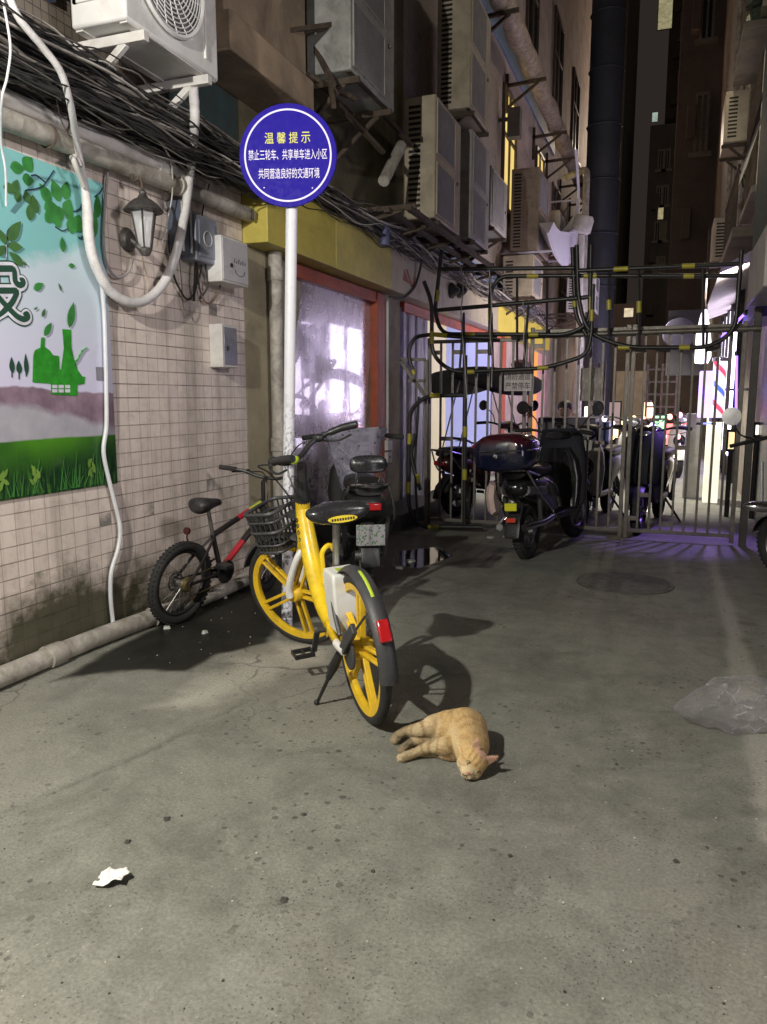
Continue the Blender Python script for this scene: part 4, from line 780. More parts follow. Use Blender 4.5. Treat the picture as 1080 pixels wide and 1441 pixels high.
# the fire lane notice hung on the gate
c0 = PY(729, 536, GY-.035); g = MB(); o = thing('lane_notice', 'white fire lane notice with dark characters wired to the gate', 'sign', tuple(c0), world=True)
g.box(c0.x-.13, GY-.03, c0.z-.095, c0.x+.13, GY-.034, c0.z+.095); g.build('board', M('notice_board', (.58, .52, .52), .5, var=.2, dirt=.4), o)
g = MB(); q = plane_T((c0.x, GY-.0345, c0.z+.043), (1, 0, 0), (0, 0, 1)); text_mesh('消防通道', .07, q, g, bold=.0005, fit=(.235, .068)); q = plane_T((c0.x, GY-.0345, c0.z-.046), (1, 0, 0), (0, 0, 1)); text_mesh('严禁停车', .07, q, g, bold=.0005, fit=(.235, .068))
g.build('lettering', M('notice_ink', (.03, .025, .03), .5), o, smooth=0)

# ================================================================ cycles
mYel = M('bike_yellow', (.80, .545, .012), .32, var=.14, scale=8, bump=.03, dirt=.55, dirtcol=(.26, .17, .04), coat=.3)
mYelR = M('wheel_yellow', (.73, .47, .02), .42, var=.12, scale=14, bump=.06, dirt=.45, dirtcol=(.25, .16, .04))
mGrey = M('dark_grey_plastic', (.045, .045, .048), .5, var=.3, scale=12, bump=.15)
mIron = M('bare_steel', (.42, .41, .40), .35, .9, var=.25, scale=14, bump=.1)
mLime = M('lime_sticker', (.42, .55, .04), .4, var=.1)
mRefl = M('red_reflector', (.42, .012, .015), .16, var=.2, scale=30, coat=.6)
mTrod = M('shiny_black', (.02, .02, .022), .25, var=.3, scale=8)
def pm(loc, rz=0, lean=0):                                        # placing frame: forward x, left y
    return Matrix.Translation(Vector(loc)) @ Matrix.Rotation(rz, 4, 'Z') @ Matrix.Rotation(lean, 4, 'X')
def mag_wheel(par, c, Rr, T, spokes=5, a0=.3):
    C_ = Vector(c)
    g = MB(T); g.ring(C_, (0, 1, 0), Rr-.022, .022, 64, 10); o = g.build('wheel', mRub, par)
    g = MB(T); prof = [(Rr-.040, -.014), (Rr-.036, -.017), (Rr-.064, -.012), (Rr-.068, 0), (Rr-.064, .012), (Rr-.036, .017), (Rr-.040, .014)]
    n = 64; V = []; F = []
    for i in range(n):
        a = 2*math.pi*i/n
        for (r_, h) in prof: V.append(C_+Vector((r_*math.cos(a), h, r_*math.sin(a))))
    k = len(prof)
    for i in range(n):
        for j in range(k): F.append((i*k+j, ((i+1) % n)*k+j, ((i+1) % n)*k+(j+1) % k, i*k+(j+1) % k))
    g.add(V, F); g.build('rim', mYelR, o)
    g = MB(T); g.lathe([(.012, -.05), (.034, -.05), (.044, -.03), (.05, 0), (.044, .03), (.034, .05), (.012, .05)], C_, (0, 1, 0), 24)
    for i in range(spokes):
        a = a0+2*math.pi*i/spokes
        for da, db in ((-.42, -.085), (.42, .085)):
            p = C_+Vector((math.cos(a+da), 0, math.sin(a+da)))*.044; q = C_+Vector((math.cos(a+db), 0, math.sin(a+db)))*(Rr-.062); g.bar(p, q, .014, .024, upv=(0, 1, 0))
    g.build('spokes', mYelR, o, bevel=.003)
    return o
# ---- yellow shared bicycle
ra, fa = PG(518, 1012), PG(434, 907); az = math.atan2(fa.y-ra.y, fa.x-ra.x); WB = (fa-ra).length
T0 = pm((ra.x, ra.y, 0), az, -R(4.6)); RW = .305
yb = thing('shared_bicycle', 'yellow shared bicycle with black saddle and basket standing beside the cat', 'bicycle', (ra.x, ra.y, 0), world=True)
mag_wheel(yb, (0, 0, RW), RW, T0, a0=.5)
STEER = R(42); HX, HZ = WB-.155, .62                               # steering turns about an axis through the head tube
ax_b, ax_t = Vector((WB-.125, 0, .55)), Vector((WB-.195, 0, .80)); axd = (ax_t-ax_b).normalized()
TS = T0 @ Matrix.Translation(ax_b) @ Matrix.Rotation(STEER, 4, axd) @ Matrix.Translation(-ax_b)
mag_wheel(yb, (WB, 0, RW), RW, TS, a0=.9)
g = MB(T0)                                                        # swooping down tube, one piece with the head
dt = catmull([(WB-.185, 0, .765), (WB-.20, 0, .70), (WB-.235, 0, .60), (WB-.31, 0, .47), (.60, 0, .355), (.50, 0, .30), (.40, 0, .275)], 6); k = len(dt)
g.tube(dt, [.036+.010*math.sin(math.pi*i/(k-1)) for i in range(k)], 16); g.cyl(ax_b+axd*-.01, ax_t+axd*.0, .036, 18)
g.cyl((.40, -.045, .275), (.40, .045, .275), .036, 18); g.tube(catmull([(.40, 0, .275), (.36, 0, .38), (.315, 0, .52)], 4), .024, 12)
g.build('frame', mYel, yb)
g = MB(T0)
for s_ in (-1, 1): g.tube(catmull([(.38, .03*s_, .275), (.24, .05*s_, .285), (.10, .066*s_, .30), (0, .068*s_, RW)], 4), .016, 10)
g.build('chain_stay', mYel, yb)
g = MB(T0); g.tube(catmull([(.13, .070, .300), (.06, .0735, .304), (0, .0735, RW)], 4), .0175, 10); g.build('stay_end', mWhite, yb)
g = MB(T0); g.tube(catmull([(.1, -.06, .34), (.18, -.055, .44), (.25, -.03, .55)], 4), .010, 8); g.tube(catmull([(.1, .06, .34), (.18, .055, .44), (.25, .03, .55)], 4), .010, 8); g.build('seat_stay', mGrey, yb)
g = MB(T0); g.cyl((.315, 0, .52), (.225, 0, .79), .016, 12); g.build('seat_post', mIron, yb)
# white lock box behind the seat tube
g = MB(T0)
ring = lambda x0, x1, w_, z: [(x0, -w_, z), (x1, -w_, z), (x1, w_, z), (x0, w_, z)]
g.loft([ring(.17, .30, .050, .315), ring(.15, .30, .057, .40), ring(.115, .285, .066, .56), ring(.125, .275, .062, .59)]); bx = g.build('lock_box', M('lock_box_white', (.70, .70, .68), .35, var=.06, dirt=.2), yb, bevel=.010, seg=3)
g = MB(T0); g.box(.15, -.026, .59, .225, .026, .592); g.build('label', mLime, bx)
g = MB(T0); g.tube(rounded([(.285, .06, .52), (.285, .06, .66), (.285, .02, .69), (.285, -.01, .63)], .03), .011, 8); g.build('lock_hoop', mYel, bx)
# saddle
def saddle(par, T, x, z, L=.255, Wd=.125, mat=mTrod, name='saddle'):
    rings = []; n = 16
    for i, (q, wq, hq, dz) in enumerate(((0, .55, .5, -.012), (.05, .86, .85, 0), (.18, 1, 1, .004), (.38, .82, .95, 0), (.6, .42, .75, -.004), (.85, .24, .6, -.004), (.97, .17, .5, -.010), (1, .08, .2, -.018))):
        cx_ = x-.11+q*L; rr = []
        for j in range(n):
            a = 2*math.pi*j/n; cz_ = math.sin(a); rr.append((cx_, Wd*wq*math.cos(a), z+dz+(.034*hq*cz_ if cz_ > 0 else .068*hq*cz_*(.6+.4*wq))))
        rings.append(rr)
    g = MB(T); g.loft(rings); return g.build(name, mat, par, sub=1, smooth=80)
sd = saddle(yb, T0, .24, .845, .275, .150)
g = MB(T0)
c_ = Vector((.118, 0, .818)); pts = [c_+Vector((0 if abs(y) < .06 else .004, y, z)) for y, z in [(.062*math.cos(a)+(.0 if 1 else 0), .014*math.sin(a)) for a in [k*math.pi/8 for k in range(16)]]]
g.prism([(c_.x-.004-.0*p.y, p.y, p.z) for p in pts], Vector((.012, 0, 0))); g.build('saddle_label', M('label_yellow', (.72, .55, .04), .4), sd)
g = MB(T0)
for i in range(9):
    y = .045-i*.0112; g.box(.1128, y-.004, .813, .114, y+.003, .823)
g.build('label_lettering', mBlk, sd)
# rear mudguard with sticker and reflector
def guard(T, c, Rg, a0, a1, w_, th=.003, n=24):
    V = []; F = []; m = 7
    for i in range(n+1):
        a = a0+(a1-a0)*i/n
        for j in range(m):
            b = -1+2*j/(m-1); rr = Rg-.018*b*b; V.append((c[0]+rr*math.cos(a), w_*b, c[2]+rr*math.sin(a)))
        for j in range(m)[::-1]:
            b = -1+2*j/(m-1); rr = Rg-.018*b*b-th; V.append((c[0]+rr*math.cos(a), w_*b, c[2]+rr*math.sin(a)))
    for i in range(n):
        for j in range(2*m): F.append((i*2*m+j, i*2*m+(j+1) % (2*m), (i+1)*2*m+(j+1) % (2*m), (i+1)*2*m+j))
    F += [tuple(range(2*m)), tuple(n*2*m+j for j in range(2*m))]
    g = MB(T); g.add(V, F); return g
mg = guard(T0, (0, 0, RW), RW+.034, R(62), R(186), .037).build('rear_mudguard', mGrey, yb, smooth=60)
guard(T0, (0, 0, RW), RW+.0365, R(100), R(128), .016, .001, 10).build('lime_sticker', mLime, mg, smooth=60)
g = MB(T0); a = R(152); e = Vector((math.cos(a), 0, math.sin(a))); tn = Vector((-math.sin(a), 0, math.cos(a))); cc = Vector((0, 0, RW))+e*(RW+.042)
Vv = [cc+tn*i*.042+Vector((0, 1, 0))*j*.022+e*k_ for k_ in (-.012, .012) for j in (-1, 1) for i in (-1, 1)]; g.add(Vv, [(0, 2, 3, 1), (4, 5, 7, 6), (0, 1, 5, 4), (2, 6, 7, 3), (0, 4, 6, 2), (1, 3, 7, 5)])
g.build('reflector', mRefl, mg, bevel=.005)
g = MB(T0)
for s_ in (-1, 1): g.tube([(-.20, .035*s_, .50), (-.09, .06*s_, .40), (0, .068*s_, RW)], .005, 6)
g.build('guard_stay', mGrey, mg)
g = MB(T0); g.lathe([(.012, .05), (.075, .05), (.08, .056), (.075, .062), (.012, .062)], (0, 0, RW), (0, 1, 0), 28); g.bar((.02, .075, RW), (-.12, .06, RW+.13), .045, .02, upv=(0, 1, 0)); g.build('hub_brake', mGrey, yb, bevel=.004)
# chain case, cranks, pedals
g = MB(T0); pts = [(.40+.095*math.cos(a), -.062, .275+.095*math.sin(a)) for a in [R(-90)+k*math.pi/10 for k in range(11)]]+[(0+.05*math.cos(a), -.062, RW+.05*math.sin(a)) for a in [R(90)+k*math.pi/8 for k in range(9)]]
g.prism(pts, (0, .018, 0)); g.build('chain_case', mGrey, yb, bevel=.004)
ca = R(-168); cv = Vector((math.cos(ca), 0, math.sin(ca)))
g = MB(T0)
for s_, d_ in ((1, -1), (-1, 1)):
    e = Vector((.40, .085*s_, .275)); q = e+Vector((.165*(.62*-d_ if s_ > 0 else .62*-d_), .0, .165*.78*(-1 if s_ > 0 else 1))); g.bar(e, q, .014, .026, upv=(0, 1, 0)); g.cyl((.40, 0, .275), e, .012)
cr = g.build('crank', mGrey, yb, bevel=.003)
def pedal(p, par):
    g = MB(T0); x, y, z = p
    for q in ((-.045, -.035), (.035, .045)): g.box(x+q[0], y, z-.011, x+q[1], y+.095, z+.011)
    for q in (.0, .042, .085): g.box(x-.035, y+q, z-.009, x+.035, y+q+.01, z+.009)
    return g.build('pedal', mBlk, par, bevel=.002)
pedal((.40+.165*.62, .09, .275-.165*.78), yb); pedal((.40-.165*.62, -.185, .275+.165*.78), yb)
# kickstand on the left, touching the ground
inv = T0.inverted(); ft = inv @ Vector((PG(446, 992).x, PG(446, 992).y, .006)); tp = Vector((.07, .075, .275)); md = tp.lerp(ft, .48)
g = MB(T0); g.tube([tp, tp.lerp(ft, .25), md], [.018, .022, .013], 8); g.tube([md, ft], [.0085, .0075], 8); g.ell(ft+Vector((0, 0, .006)), .012); g.build('kickstand', mBlk, yb)
# fork, stem, bars, basket (all turned with the front wheel)
g = MB(TS)
for s_ in (-1, 1): g.tube(catmull([ax_b+Vector((-.005, .03*s_, .0)), ax_b+Vector((.012, .055*s_, -.03)), Vector((WB-.065, .062*s_, .45)), Vector((WB-.01, .064*s_, RW+.05)), Vector((WB, .062*s_, RW))], 5), [.020]*21 if False else .0185, 12)
g.build('fork', mWhite, yb)
guard(TS, (WB, 0, RW), RW+.034, R(25), R(118), .034).build('front_mudguard', mGrey, yb, smooth=60)
stt = ax_t+axd*.20
g = MB(TS); g.tube([ax_t-axd*.005, ax_t+axd*.06, ax_t+axd*.10, stt], [.036, .034, .026, .024], 16); g.build('stem', mBlk, yb)
bc = stt+Vector((.02, 0, .02)); g = MB(TS)
g.tube(catmull([bc+Vector((-.17, .27, .075)), bc+Vector((-.09, .25, .07)), bc+Vector((.0, .17, .045)), bc+Vector((.02, .07, .005)), bc+Vector((.02, 0, -.005)), bc+Vector((.02, -.07, .005)), bc+Vector((0, -.17, .045)), bc+Vector((-.09, -.25, .07)), bc+Vector((-.17, -.27, .075))], 5), .0125, 10); hb_ = g.build('handlebar', mBlk, yb)
for s_ in (-1, 1):
    g = MB(TS); g.tube(catmull([bc+Vector((-.20, .28*s_, .078)), bc+Vector((-.12, .26*s_, .073)), bc+Vector((-.06, .23*s_, .062))], 4), [.017, .0195, .019, .019, .018, .018, .0175, .017, .017], 12); g.build('grip', mBlk, hb_)
    g = MB(TS); g.tube(catmull([bc+Vector((-.02, .20*s_, .05)), bc+Vector((-.01, .225*s_, .03)), bc+Vector((-.08, .265*s_, .012)), bc+Vector((-.15, .28*s_, .03))], 4), .0055, 8); g.ell(bc+Vector((-.015, .19*s_, .052)), (.03, .024, .022)); g.build('brake_lever', mBlk, hb_)
g = MB(TS); g.ell(bc+Vector((-.03, .06, .015)), (.02, .032, .02)); g.build('bell', mLime, hb_)
g = MB(TS)
for s_ in (-1, 1): g.tube(catmull([bc+Vector((-.01, .2*s_, .04)), bc+Vector((.10, .17*s_, .03)), bc+Vector((.12, .06*s_, -.06)), ax_t+Vector((.04, .02*s_, -.06)), Vector((WB-.06, .05*s_, .45))], 5), .004, 6)
g.build('brake_cable', mBlk, hb_)
g = MB(TS); bx0, bx1, byw = WB-.09, WB+.10, .13; bt, bb = .785, .575
def rect(z, k_=1.0): return [Vector(((bx0+bx1)/2+sx*(bx1-bx0)/2*k_, sy*byw*k_, z)) for sx, sy in ((-1, -1), (1, -1), (1, 1), (-1, 1))]
for z, k_, r_ in ((bt, 1, .010), (bt-.045, .975, .006), (bt-.10, .95, .009), (bt-.17, .90, .006), (bb, .84, .008)): g.tube(rounded(rect(z, k_), .05, 4, True), r_, 6, closed=True)
ra_, rb_ = rounded(rect(bt), .05, 4, True), rounded(rect(bb, .84), .05, 4, True)
def along(poly, n):
    L = [0]; m = len(poly)
    for i in range(m): L.append(L[-1]+(poly[(i+1) % m]-poly[i]).length)
    out = []
    for k_ in range(n):
        d = L[-1]*k_/n; i = max(j for j in range(m) if L[j] <= d); out.append(poly[i].lerp(poly[(i+1) % m], (d-L[i])/(L[i+1]-L[i]+1e-9)))
    return out
for p, q in zip(along(ra_, 26), along(rb_, 26)): g.bar(p, q, .009, .005)
for i in range(7): x = bx0+.035+(bx1-bx0-.07)*i/6; g.bar((x, -.13, bb), (x, .13, bb), .007, .005)
g.bar((bx0, 0, .74), (ax_t.x+.03, 0, .72), .04, .03); g.build('basket', mGrey, yb)
# dark lettering strip on the head of the frame
p0 = dt[2]+Vector((0, 0, 0)); g = MB(T0)
for i in range(4):
    c_ = dt[5+i*2]; d_ = (dt[6+i*2]-dt[5+i*2]).normalized(); g.ring(c_+Vector((-.012, .041, -.0)), (-.25, 1, 0), .009, .0028, 12, 5)
g.build('frame_marking', mBlk, yb)

# ---- children bicycle leaning on the wall
kr = PG(252, 877); kfx, kfy = -2.50, kr.y+.86
kaz = math.atan2(.86, kfx-kr.x); KT = pm((kr.x, kr.y, 0), kaz, R(7)); RK = .245; KW = .87
kb = thing('children_bicycle', 'small black mountain bicycle with red and yellow frame leaning at the tiled wall', 'bicycle', tuple(kr), world=True)
mKB = M('kid_frame_black', (.022, .018, .018), .35, var=.3, coat=.3); mKR = M('kid_frame_red', (.40, .018, .03), .35, var=.2, coat=.3)
def spoke_wheel(par, c, Rr, T, tr=.026, rimc=None, n=28, knob=True):
    C_ = Vector(c); g = MB(T); g.ring(C_, (0, 1, 0), Rr-tr, tr, 64, 10)
    if knob:
        for i in range(56):
            a = 2*math.pi*i/56
            for s_ in (-1, 1): e = Vector((math.cos(a+.05*s_), 0, math.sin(a+.05*s_))); p = C_+e*(Rr-tr+tr*.9)+Vector((0, s_*tr*.5, 0)); g.bar(p-e*.006, p+e*.004, .011, .014)
    o = g.build('wheel', mRub, par)
    g = MB(T); g.ring(C_, (0, 1, 0), Rr-2*tr-.006, .011, 56, 8); g.build('rim', rimc or mBlk, o)
    g = MB(T); g.cyl(C_+Vector((0, -.05, 0)), C_+Vector((0, .05, 0)), .02, 14)
    for i in range(n):
        a = 2*math.pi*i/n; s_ = 1 if i % 2 else -1; g.cyl(C_+Vector((.02*math.cos(a+.9*s_), .03*s_, .02*math.sin(a+.9*s_))), C_+Vector(((Rr-2*tr-.005)*math.cos(a), 0, (Rr-2*tr-.005)*math.sin(a))), .0011, 4)
    g.build('spokes', mIron, o); return o
spoke_wheel(kb, (0, 0, RK), RK, KT); KS = KT @ Matrix.Translation((KW-.12, 0, .5)) @ Matrix.Rotation(R(14), 4, 'Z') @ Matrix.Translation((-(KW-.12), 0, -.5)); spoke_wheel(kb, (KW, 0, RK), RK, KS)
bbk, stk, hdk, hdb = Vector((.34, 0, .255)), Vector((.245, 0, .50)), Vector((KW-.165, 0, .655)), Vector((KW-.135, 0, .545))
g = MB(KT); g.tube([bbk, stk], .016, 10); g.cyl(bbk+Vector((0, -.035, 0)), bbk+Vector((0, .035, 0)), .022); g.cyl(hdb, hdk, .021, 14)
for s_ in (-1, 1): g.tube([stk+Vector((0, .01*s_, -.03)), Vector((.12, .045*s_, .36)), Vector((0, .058*s_, RK))], .009, 8); g.tube([bbk+Vector((0, .02*s_, 0)), Vector((.2, .045*s_, .25)), Vector((0, .058*s_, RK))], .0095, 8)
g.build('frame', mKB, kb)
tt0, tt1 = stk+Vector((0, 0, -.01)), hdk+Vector((-.01, 0, -.02))
g = MB(KT); g.tube([tt0, tt0.lerp(tt1, .5)], .018, 10, m=0); g.tube([tt0.lerp(tt1, .5), tt0.lerp(tt1, .74)], .0185, 10, m=1); g.tube([tt0.lerp(tt1, .74), tt1], .018, 10, m=2); g.build('top_tube', [mKB, mKR, M('kid_lime', (.42, .46, .05), .35)], kb)
d0, d1 = bbk, hdb+Vector((-.005, 0, .01))
g = MB(KT); g.tube([d0, d0.lerp(d1, .5)], .020, 10, m=1); g.tube([d0.lerp(d1, .5), d1], .0205, 10, m=0); dtb = g.build('down_tube', [mKB, mKR], kb)
g = MB(KT); d_ = (d1-d0).normalized(); q = d0.lerp(d1, .62); text_mesh('TO', .05, plane_T(tuple(q+Vector((0, .0213, -.003))), -d_, Vector((0, -1, 0)).cross(d_)), g, bold=.001); g.build('lettering', M('kid_lime', (0, 0, 0)), dtb, smooth=0)
g = MB(KT); g.cyl(stk, Vector((.185, 0, .68)), .0125); g.build('seat_post', mIron, kb)
saddle(kb, KT, .18, .70, .235, .072, M('worn_saddle', (.03, .028, .03), .5, var=.8, scale=18))
g = MB(KS); g.tube([hdk, hdk+Vector((-.03, 0, .12)), hdk+Vector((.02, 0, .145))], .014, 10); hk = hdk+Vector((.02, 0, .145)); g.tube(catmull([hk+Vector((-.04, .29, .03)), hk+Vector((-.02, .15, .025)), hk+Vector((0, .06, 0)), hk+Vector((0, -.06, 0)), hk+Vector((-.02, -.15, .025)), hk+Vector((-.04, -.29, .03))], 4), .0105, 8); hbk = g.build('handlebar', mBlk, kb)
for s_ in (-1, 1):
    g = MB(KS); g.tube([hk+Vector((-.045, .31*s_, .031)), hk+Vector((-.03, .2*s_, .029))], .0155, 10); g.build('grip', mRub, hbk); g = MB(KS); g.tube(catmull([hk+Vector((.0, .12*s_, .02)), hk+Vector((.03, .17*s_, .01)), hk+Vector((.01, .25*s_, .0))], 4), .005, 6); g.ell(hk+Vector((0, .13*s_, .02)), .018); g.build('brake_lever', mBlk, hbk)
g = MB(KS)
for s_ in (-1, 1): g.tube([hdb+Vector((0, .045*s_, -.01)), Vector((KW-.02, .05*s_, RK+.08)), Vector((KW, .05*s_, RK))], .014, 10)
g.bar(hdb+Vector((0, -.055, 0)), hdb+Vector((0, .055, 0)), .03, .03)
g.tube(catmull([hk+Vector((0, .13, .02)), hk+Vector((.09, .05, .0)), hdk+Vector((.07, 0, -.05)), hdb+Vector((.0, .03, -.12))], 5), .004, 6); g.build('fork', mKB, kb)
g = MB(KT); n_ = 26; ring_ = [(.34+(.072+.004*(i % 2))*math.cos(2*math.pi*i/52), -.048, .255+(.072+.004*(i % 2))*math.sin(2*math.pi*i/52)) for i in range(52)]; g.prism(ring_, (0, .004, 0)); g.ring((.34, .048, .255), (0, 1, 0), .06, .006, 30, 6); g.bar((.34, .05, .255), (.43, .05, .19), .012, .02); g.bar((.34, -.055, .255), (.25, -.055, .32), .012, .02); crk = g.build('crank', mBlk, kb)
g = MB(KT); g.box(.39, .06, .175, .47, .14, .20); g.build('pedal', mBlk, kb, bevel=.004); g = MB(KT); g.box(.21, -.145, .31, .29, -.065, .335); g.build('pedal', mBlk, kb, bevel=.004)
g = MB(KT); g.ring((0, .045, RK), (0, 1, 0), .052, .008, 30, 6, sq=.3); g.lathe([(.001, .04), (.03, .04), (.035, .05), (.02, .07), (.001, .07)], (0, 0, RK), (0, 1, 0), 20); g.build('brake_disc', mIron, kb)
g = MB(KT); g.lathe([(.001, -.035), (.045, -.035), (.042, -.05), (.03, -.06), (.001, -.06)], (0, 0, RK), (0, 1, 0), 20); g.tube([(.05, -.06, .12), (0, -.06, RK), (.05, -.03, .16), (.3, -.048, .19)], .004, 5); g.tube([(0, -.05, RK+.04), (.34, -.05, .325)], .004, 5); g.build('gear', M('gear_brass', (.20, .16, .08), .4, .7), kb)
g = MB(KT); g.tube([(.12, .03, .37), (.06, .03, .50), (.05, .02, .535)], .005, 6); g.lathe([(.001, -.008), (.022, -.008), (.022, .006), (.001, .008)], (.045, .02, .545), (-1, 0, .1), 14); g.build('rear_reflector', M('dull_red', (.06, .015, .015), .3), kb)
for (x_, y_, rz_, lab) in ((-1.95, 7.75, 22, 'dusty small bicycle standing behind the left gate leaf, nearer the shop front'), (-1.45, 8.0, -28, 'dusty small bicycle standing behind the left gate leaf, beside the black scooter')):
    c = copy_tree(kb); WORLD.add(c.name); c.location = (x_, y_, 0); c.rotation_euler = (0, 0, R(rz_)); c['label'] = lab
# ================================================================ motor scooters
def se(cx, cy, cz, wx, wz, n=16, p=2.6):                          # rounded section across the machine (y, z)
    out = []
    for j in range(n):
        a = 2*math.pi*j/n; c, s = math.cos(a), math.sin(a)
        out.append((cx, cy+wx*math.copysign(abs(c)**(2/p), c), cz+wz*math.copysign(abs(s)**(2/p), s)))
    return out
def scooter_wheel(par, c, Rr, T, tr=.048, rm=None):
    g = MB(T); g.ring(c, (0, 1, 0), Rr-tr, tr, 44, 12); 
    for i in range(40):
        a = 2*math.pi*i/40; e = Vector((math.cos(a), 0, math.sin(a))); g.bar(Vector(c)+e*(Rr-.004)+Vector((0, -.03, 0)), Vector(c)+e*(Rr-.004)+Vector((0, .03, 0)), .012, .010)
    o = g.build('wheel', mRub, par)
    g = MB(T); g.ring(c, (0, 1, 0), Rr-2*tr-.004, .014, 36, 8, sq=2.2); g.cyl(Vector(c)+Vector((0, -.07, 0)), Vector(c)+Vector((0, .07, 0)), .035)
    for i in range(5):
        a = 2*math.pi*i/5; g.bar(c, Vector(c)+Vector((math.cos(a), 0, math.sin(a)))*(Rr-2*tr), .035, .03, upv=(0, 1, 0))
    g.build('rim', rm or mIron, o, bevel=.003); return o
def scooter(name, label, loc, rz, body, shield, seat_m=None, lean=0, steer=0, group=None, topbox=None, backrest=False, rack=True, plate=None, mirrors=True, wb=1.22, RW_=.225, floor=True, tail='bar', s=1.0, tailed=True):
    T = pm(loc, rz, lean) @ Matrix.Scale(s, 4); o = thing(name, label, 'scooter', tuple(loc), world=True, group=group); seat_m = seat_m or mBlk
    scooter_wheel(o, (0, 0, RW_), RW_, T)
    ab, at_ = Vector((wb-.16, 0, .45)), Vector((wb-.30, 0, .86)); ad = (at_-ab).normalized()
    TF = T @ Matrix.Translation(ab) @ Matrix.Rotation(steer, 4, ad) @ Matrix.Translation(-ab)
    scooter_wheel(o, (wb, 0, RW_), RW_, TF)
    g = MB(T)                                                     # rear shell
    g.loft([se(-.26, 0, .60, .05, .035), se(-.2, 0, .60, .11, .075), se(-.05, 0, .575, .145, .11), (se(.15, 0, .55, .155, .145)), se(.32, 0, .50, .15, .19), se(.42, 0, .46, .14, .17)]); g.build('rear_shell', body, o, smooth=60)
    g = MB(T); g.loft([se(-.24, 0, .70, .09, .03), se(-.18, 0, .725, .125, .045), se(0, 0, .72, .14, .055), se(.2, 0, .705, .13, .055), se(.36, 0, .71, .11, .05), se(.42, 0, .70, .08, .03)]); g.build('seat', seat_m, o, smooth=70)
    if floor: g = MB(T); g.box(.36, -.145, .27, wb-.28, .145, .33); g.build('floorboard', mBlk, o, bevel=.02)
    g = MB(T)                                                     # leg shield with apron
    rings = []
    for (x, z, w_, d_) in ((wb-.34, .30, .15, .05), (wb-.30, .42, .17, .06), (wb-.29, .58, .19, .075), (wb-.30, .74, .17, .07), (wb-.33, .86, .11, .05)):
        rr = []
        for j in range(16):
            a = 2*math.pi*j/16; c, s_ = math.cos(a), math.sin(a); rr.append((x+d_*math.copysign(abs(c)**.8, c)+(.03 if c > 0 else 0)*abs(c), w_*math.copysign(abs(s_)**.6, s_), z))
        rings.append(rr)
    g.loft(rings); g.build('leg_shield', shield, o, smooth=60)
    g = MB(TF)
    V = []; n = 14
    fender = guard(TF, (wb, 0, RW_), RW_+.03, R(20), R(150), .065, .004, n); fender.build('front_fender', shield, o, smooth=60)
    for s_ in (-1, 1): g.tube([ab+Vector((-.01, .05*s_, .02)), Vector((wb-.02, .085*s_, RW_+.1)), Vector((wb, .085*s_, RW_))], .02, 10)
    g.tube([ab, at_, at_+ad*.10], .024, 12); g.build('fork', mChrome, o)
    hc = at_+ad*.13; g = MB(TF); g.loft([se(hc.x-.08, 0, hc.z-.01, .09, .03), se(hc.x, 0, hc.z, .13, .05), se(hc.x+.08, 0, hc.z-.03, .11, .055), se(hc.x+.14, 0, hc.z-.07, .06, .04)]); g.build('handlebar_cowl', body, o, smooth=60)
    g = MB(TF); g.ell((hc.x+.115, 0, hc.z-.045), (.04, .075, .045)); g.build('headlight', M('headlight_glass', (.55, .56, .60), .12, .4), o)
    g = MB(TF); g.tube(catmull([hc+Vector((-.10, .36, .02)), hc+Vector((-.05, .24, .03)), hc+Vector((0, .1, 0)), hc+Vector((0, -.1, 0)), hc+Vector((-.05, -.24, .03)), hc+Vector((-.10, -.36, .02))], 4), .012, 8); h_ = g.build('handlebar', mBlk, o)
    for s_ in (-1, 1):
        g = MB(TF); g.tube([hc+Vector((-.115, .385*s_, .019)), hc+Vector((-.055, .26*s_, .03))], .019, 10); g.build('grip', mRub, h_)
        g = MB(TF); g.tube(catmull([hc+Vector((-.01, .2*s_, .03)), hc+Vector((.02, .27*s_, .02)), hc+Vector((-.04, .37*s_, .015))], 4), .006, 6); g.build('brake_lever', mChrome, h_)
        if mirrors:
            g = MB(TF); mp = hc+Vector((-.01, .38*s_, .23)); g.tube(catmull([hc+Vector((0, .2*s_, .03)), hc+Vector((.02, .26*s_, .13)), mp], 5), .006, 6); m_ = g.build('mirror_stem', mBlk, o); g = MB(TF); g.lathe([(.001, -.012), (.055, -.010), (.062, 0), (.055, .006), (.001, .007)], mp, (-1, -.15*s_, .1), 24); g.build('mirror', mBlkG, m_)
    if tailed: g = MB(T); g.box(-.285, -.075, .575, -.255, .075, .625); g.build('tail_lamp', mRefl, o, bevel=.01)
    g = MB(T); g.loft([se(-.14, 0, .46, .05, .02), se(-.27, 0, .34, .06, .015), se(-.31, 0, .22, .06, .012)]); g.build('rear_mudflap', mBlk, o)
    if plate: g = MB(T); g.box(-.315, -.095, .35, -.305, .095, .49); g.build('number_plate', plate, o, bevel=.006)
    if rack:
        g = MB(T); g.tube(rounded([(.0, .13, .68), (-.28, .12, .745), (-.36, .0, .75), (-.28, -.12, .745), (.0, -.13, .68)], .08), .010, 8); g.tube([(-.30, .10, .745), (-.30, -.10, .745)], .008, 8); g.tube([(-.2, .12, .73), (-.2, -.12, .73)], .008, 8)
        for s_ in (-1, 1): g.tube(rounded([(-.26, .13*s_, .74), (-.12, .19*s_, .52), (.12, .19*s_, .38), (.2, .17*s_, .34)], .08), .009, 8)
        g.build('rear_rack', mChrome, o)
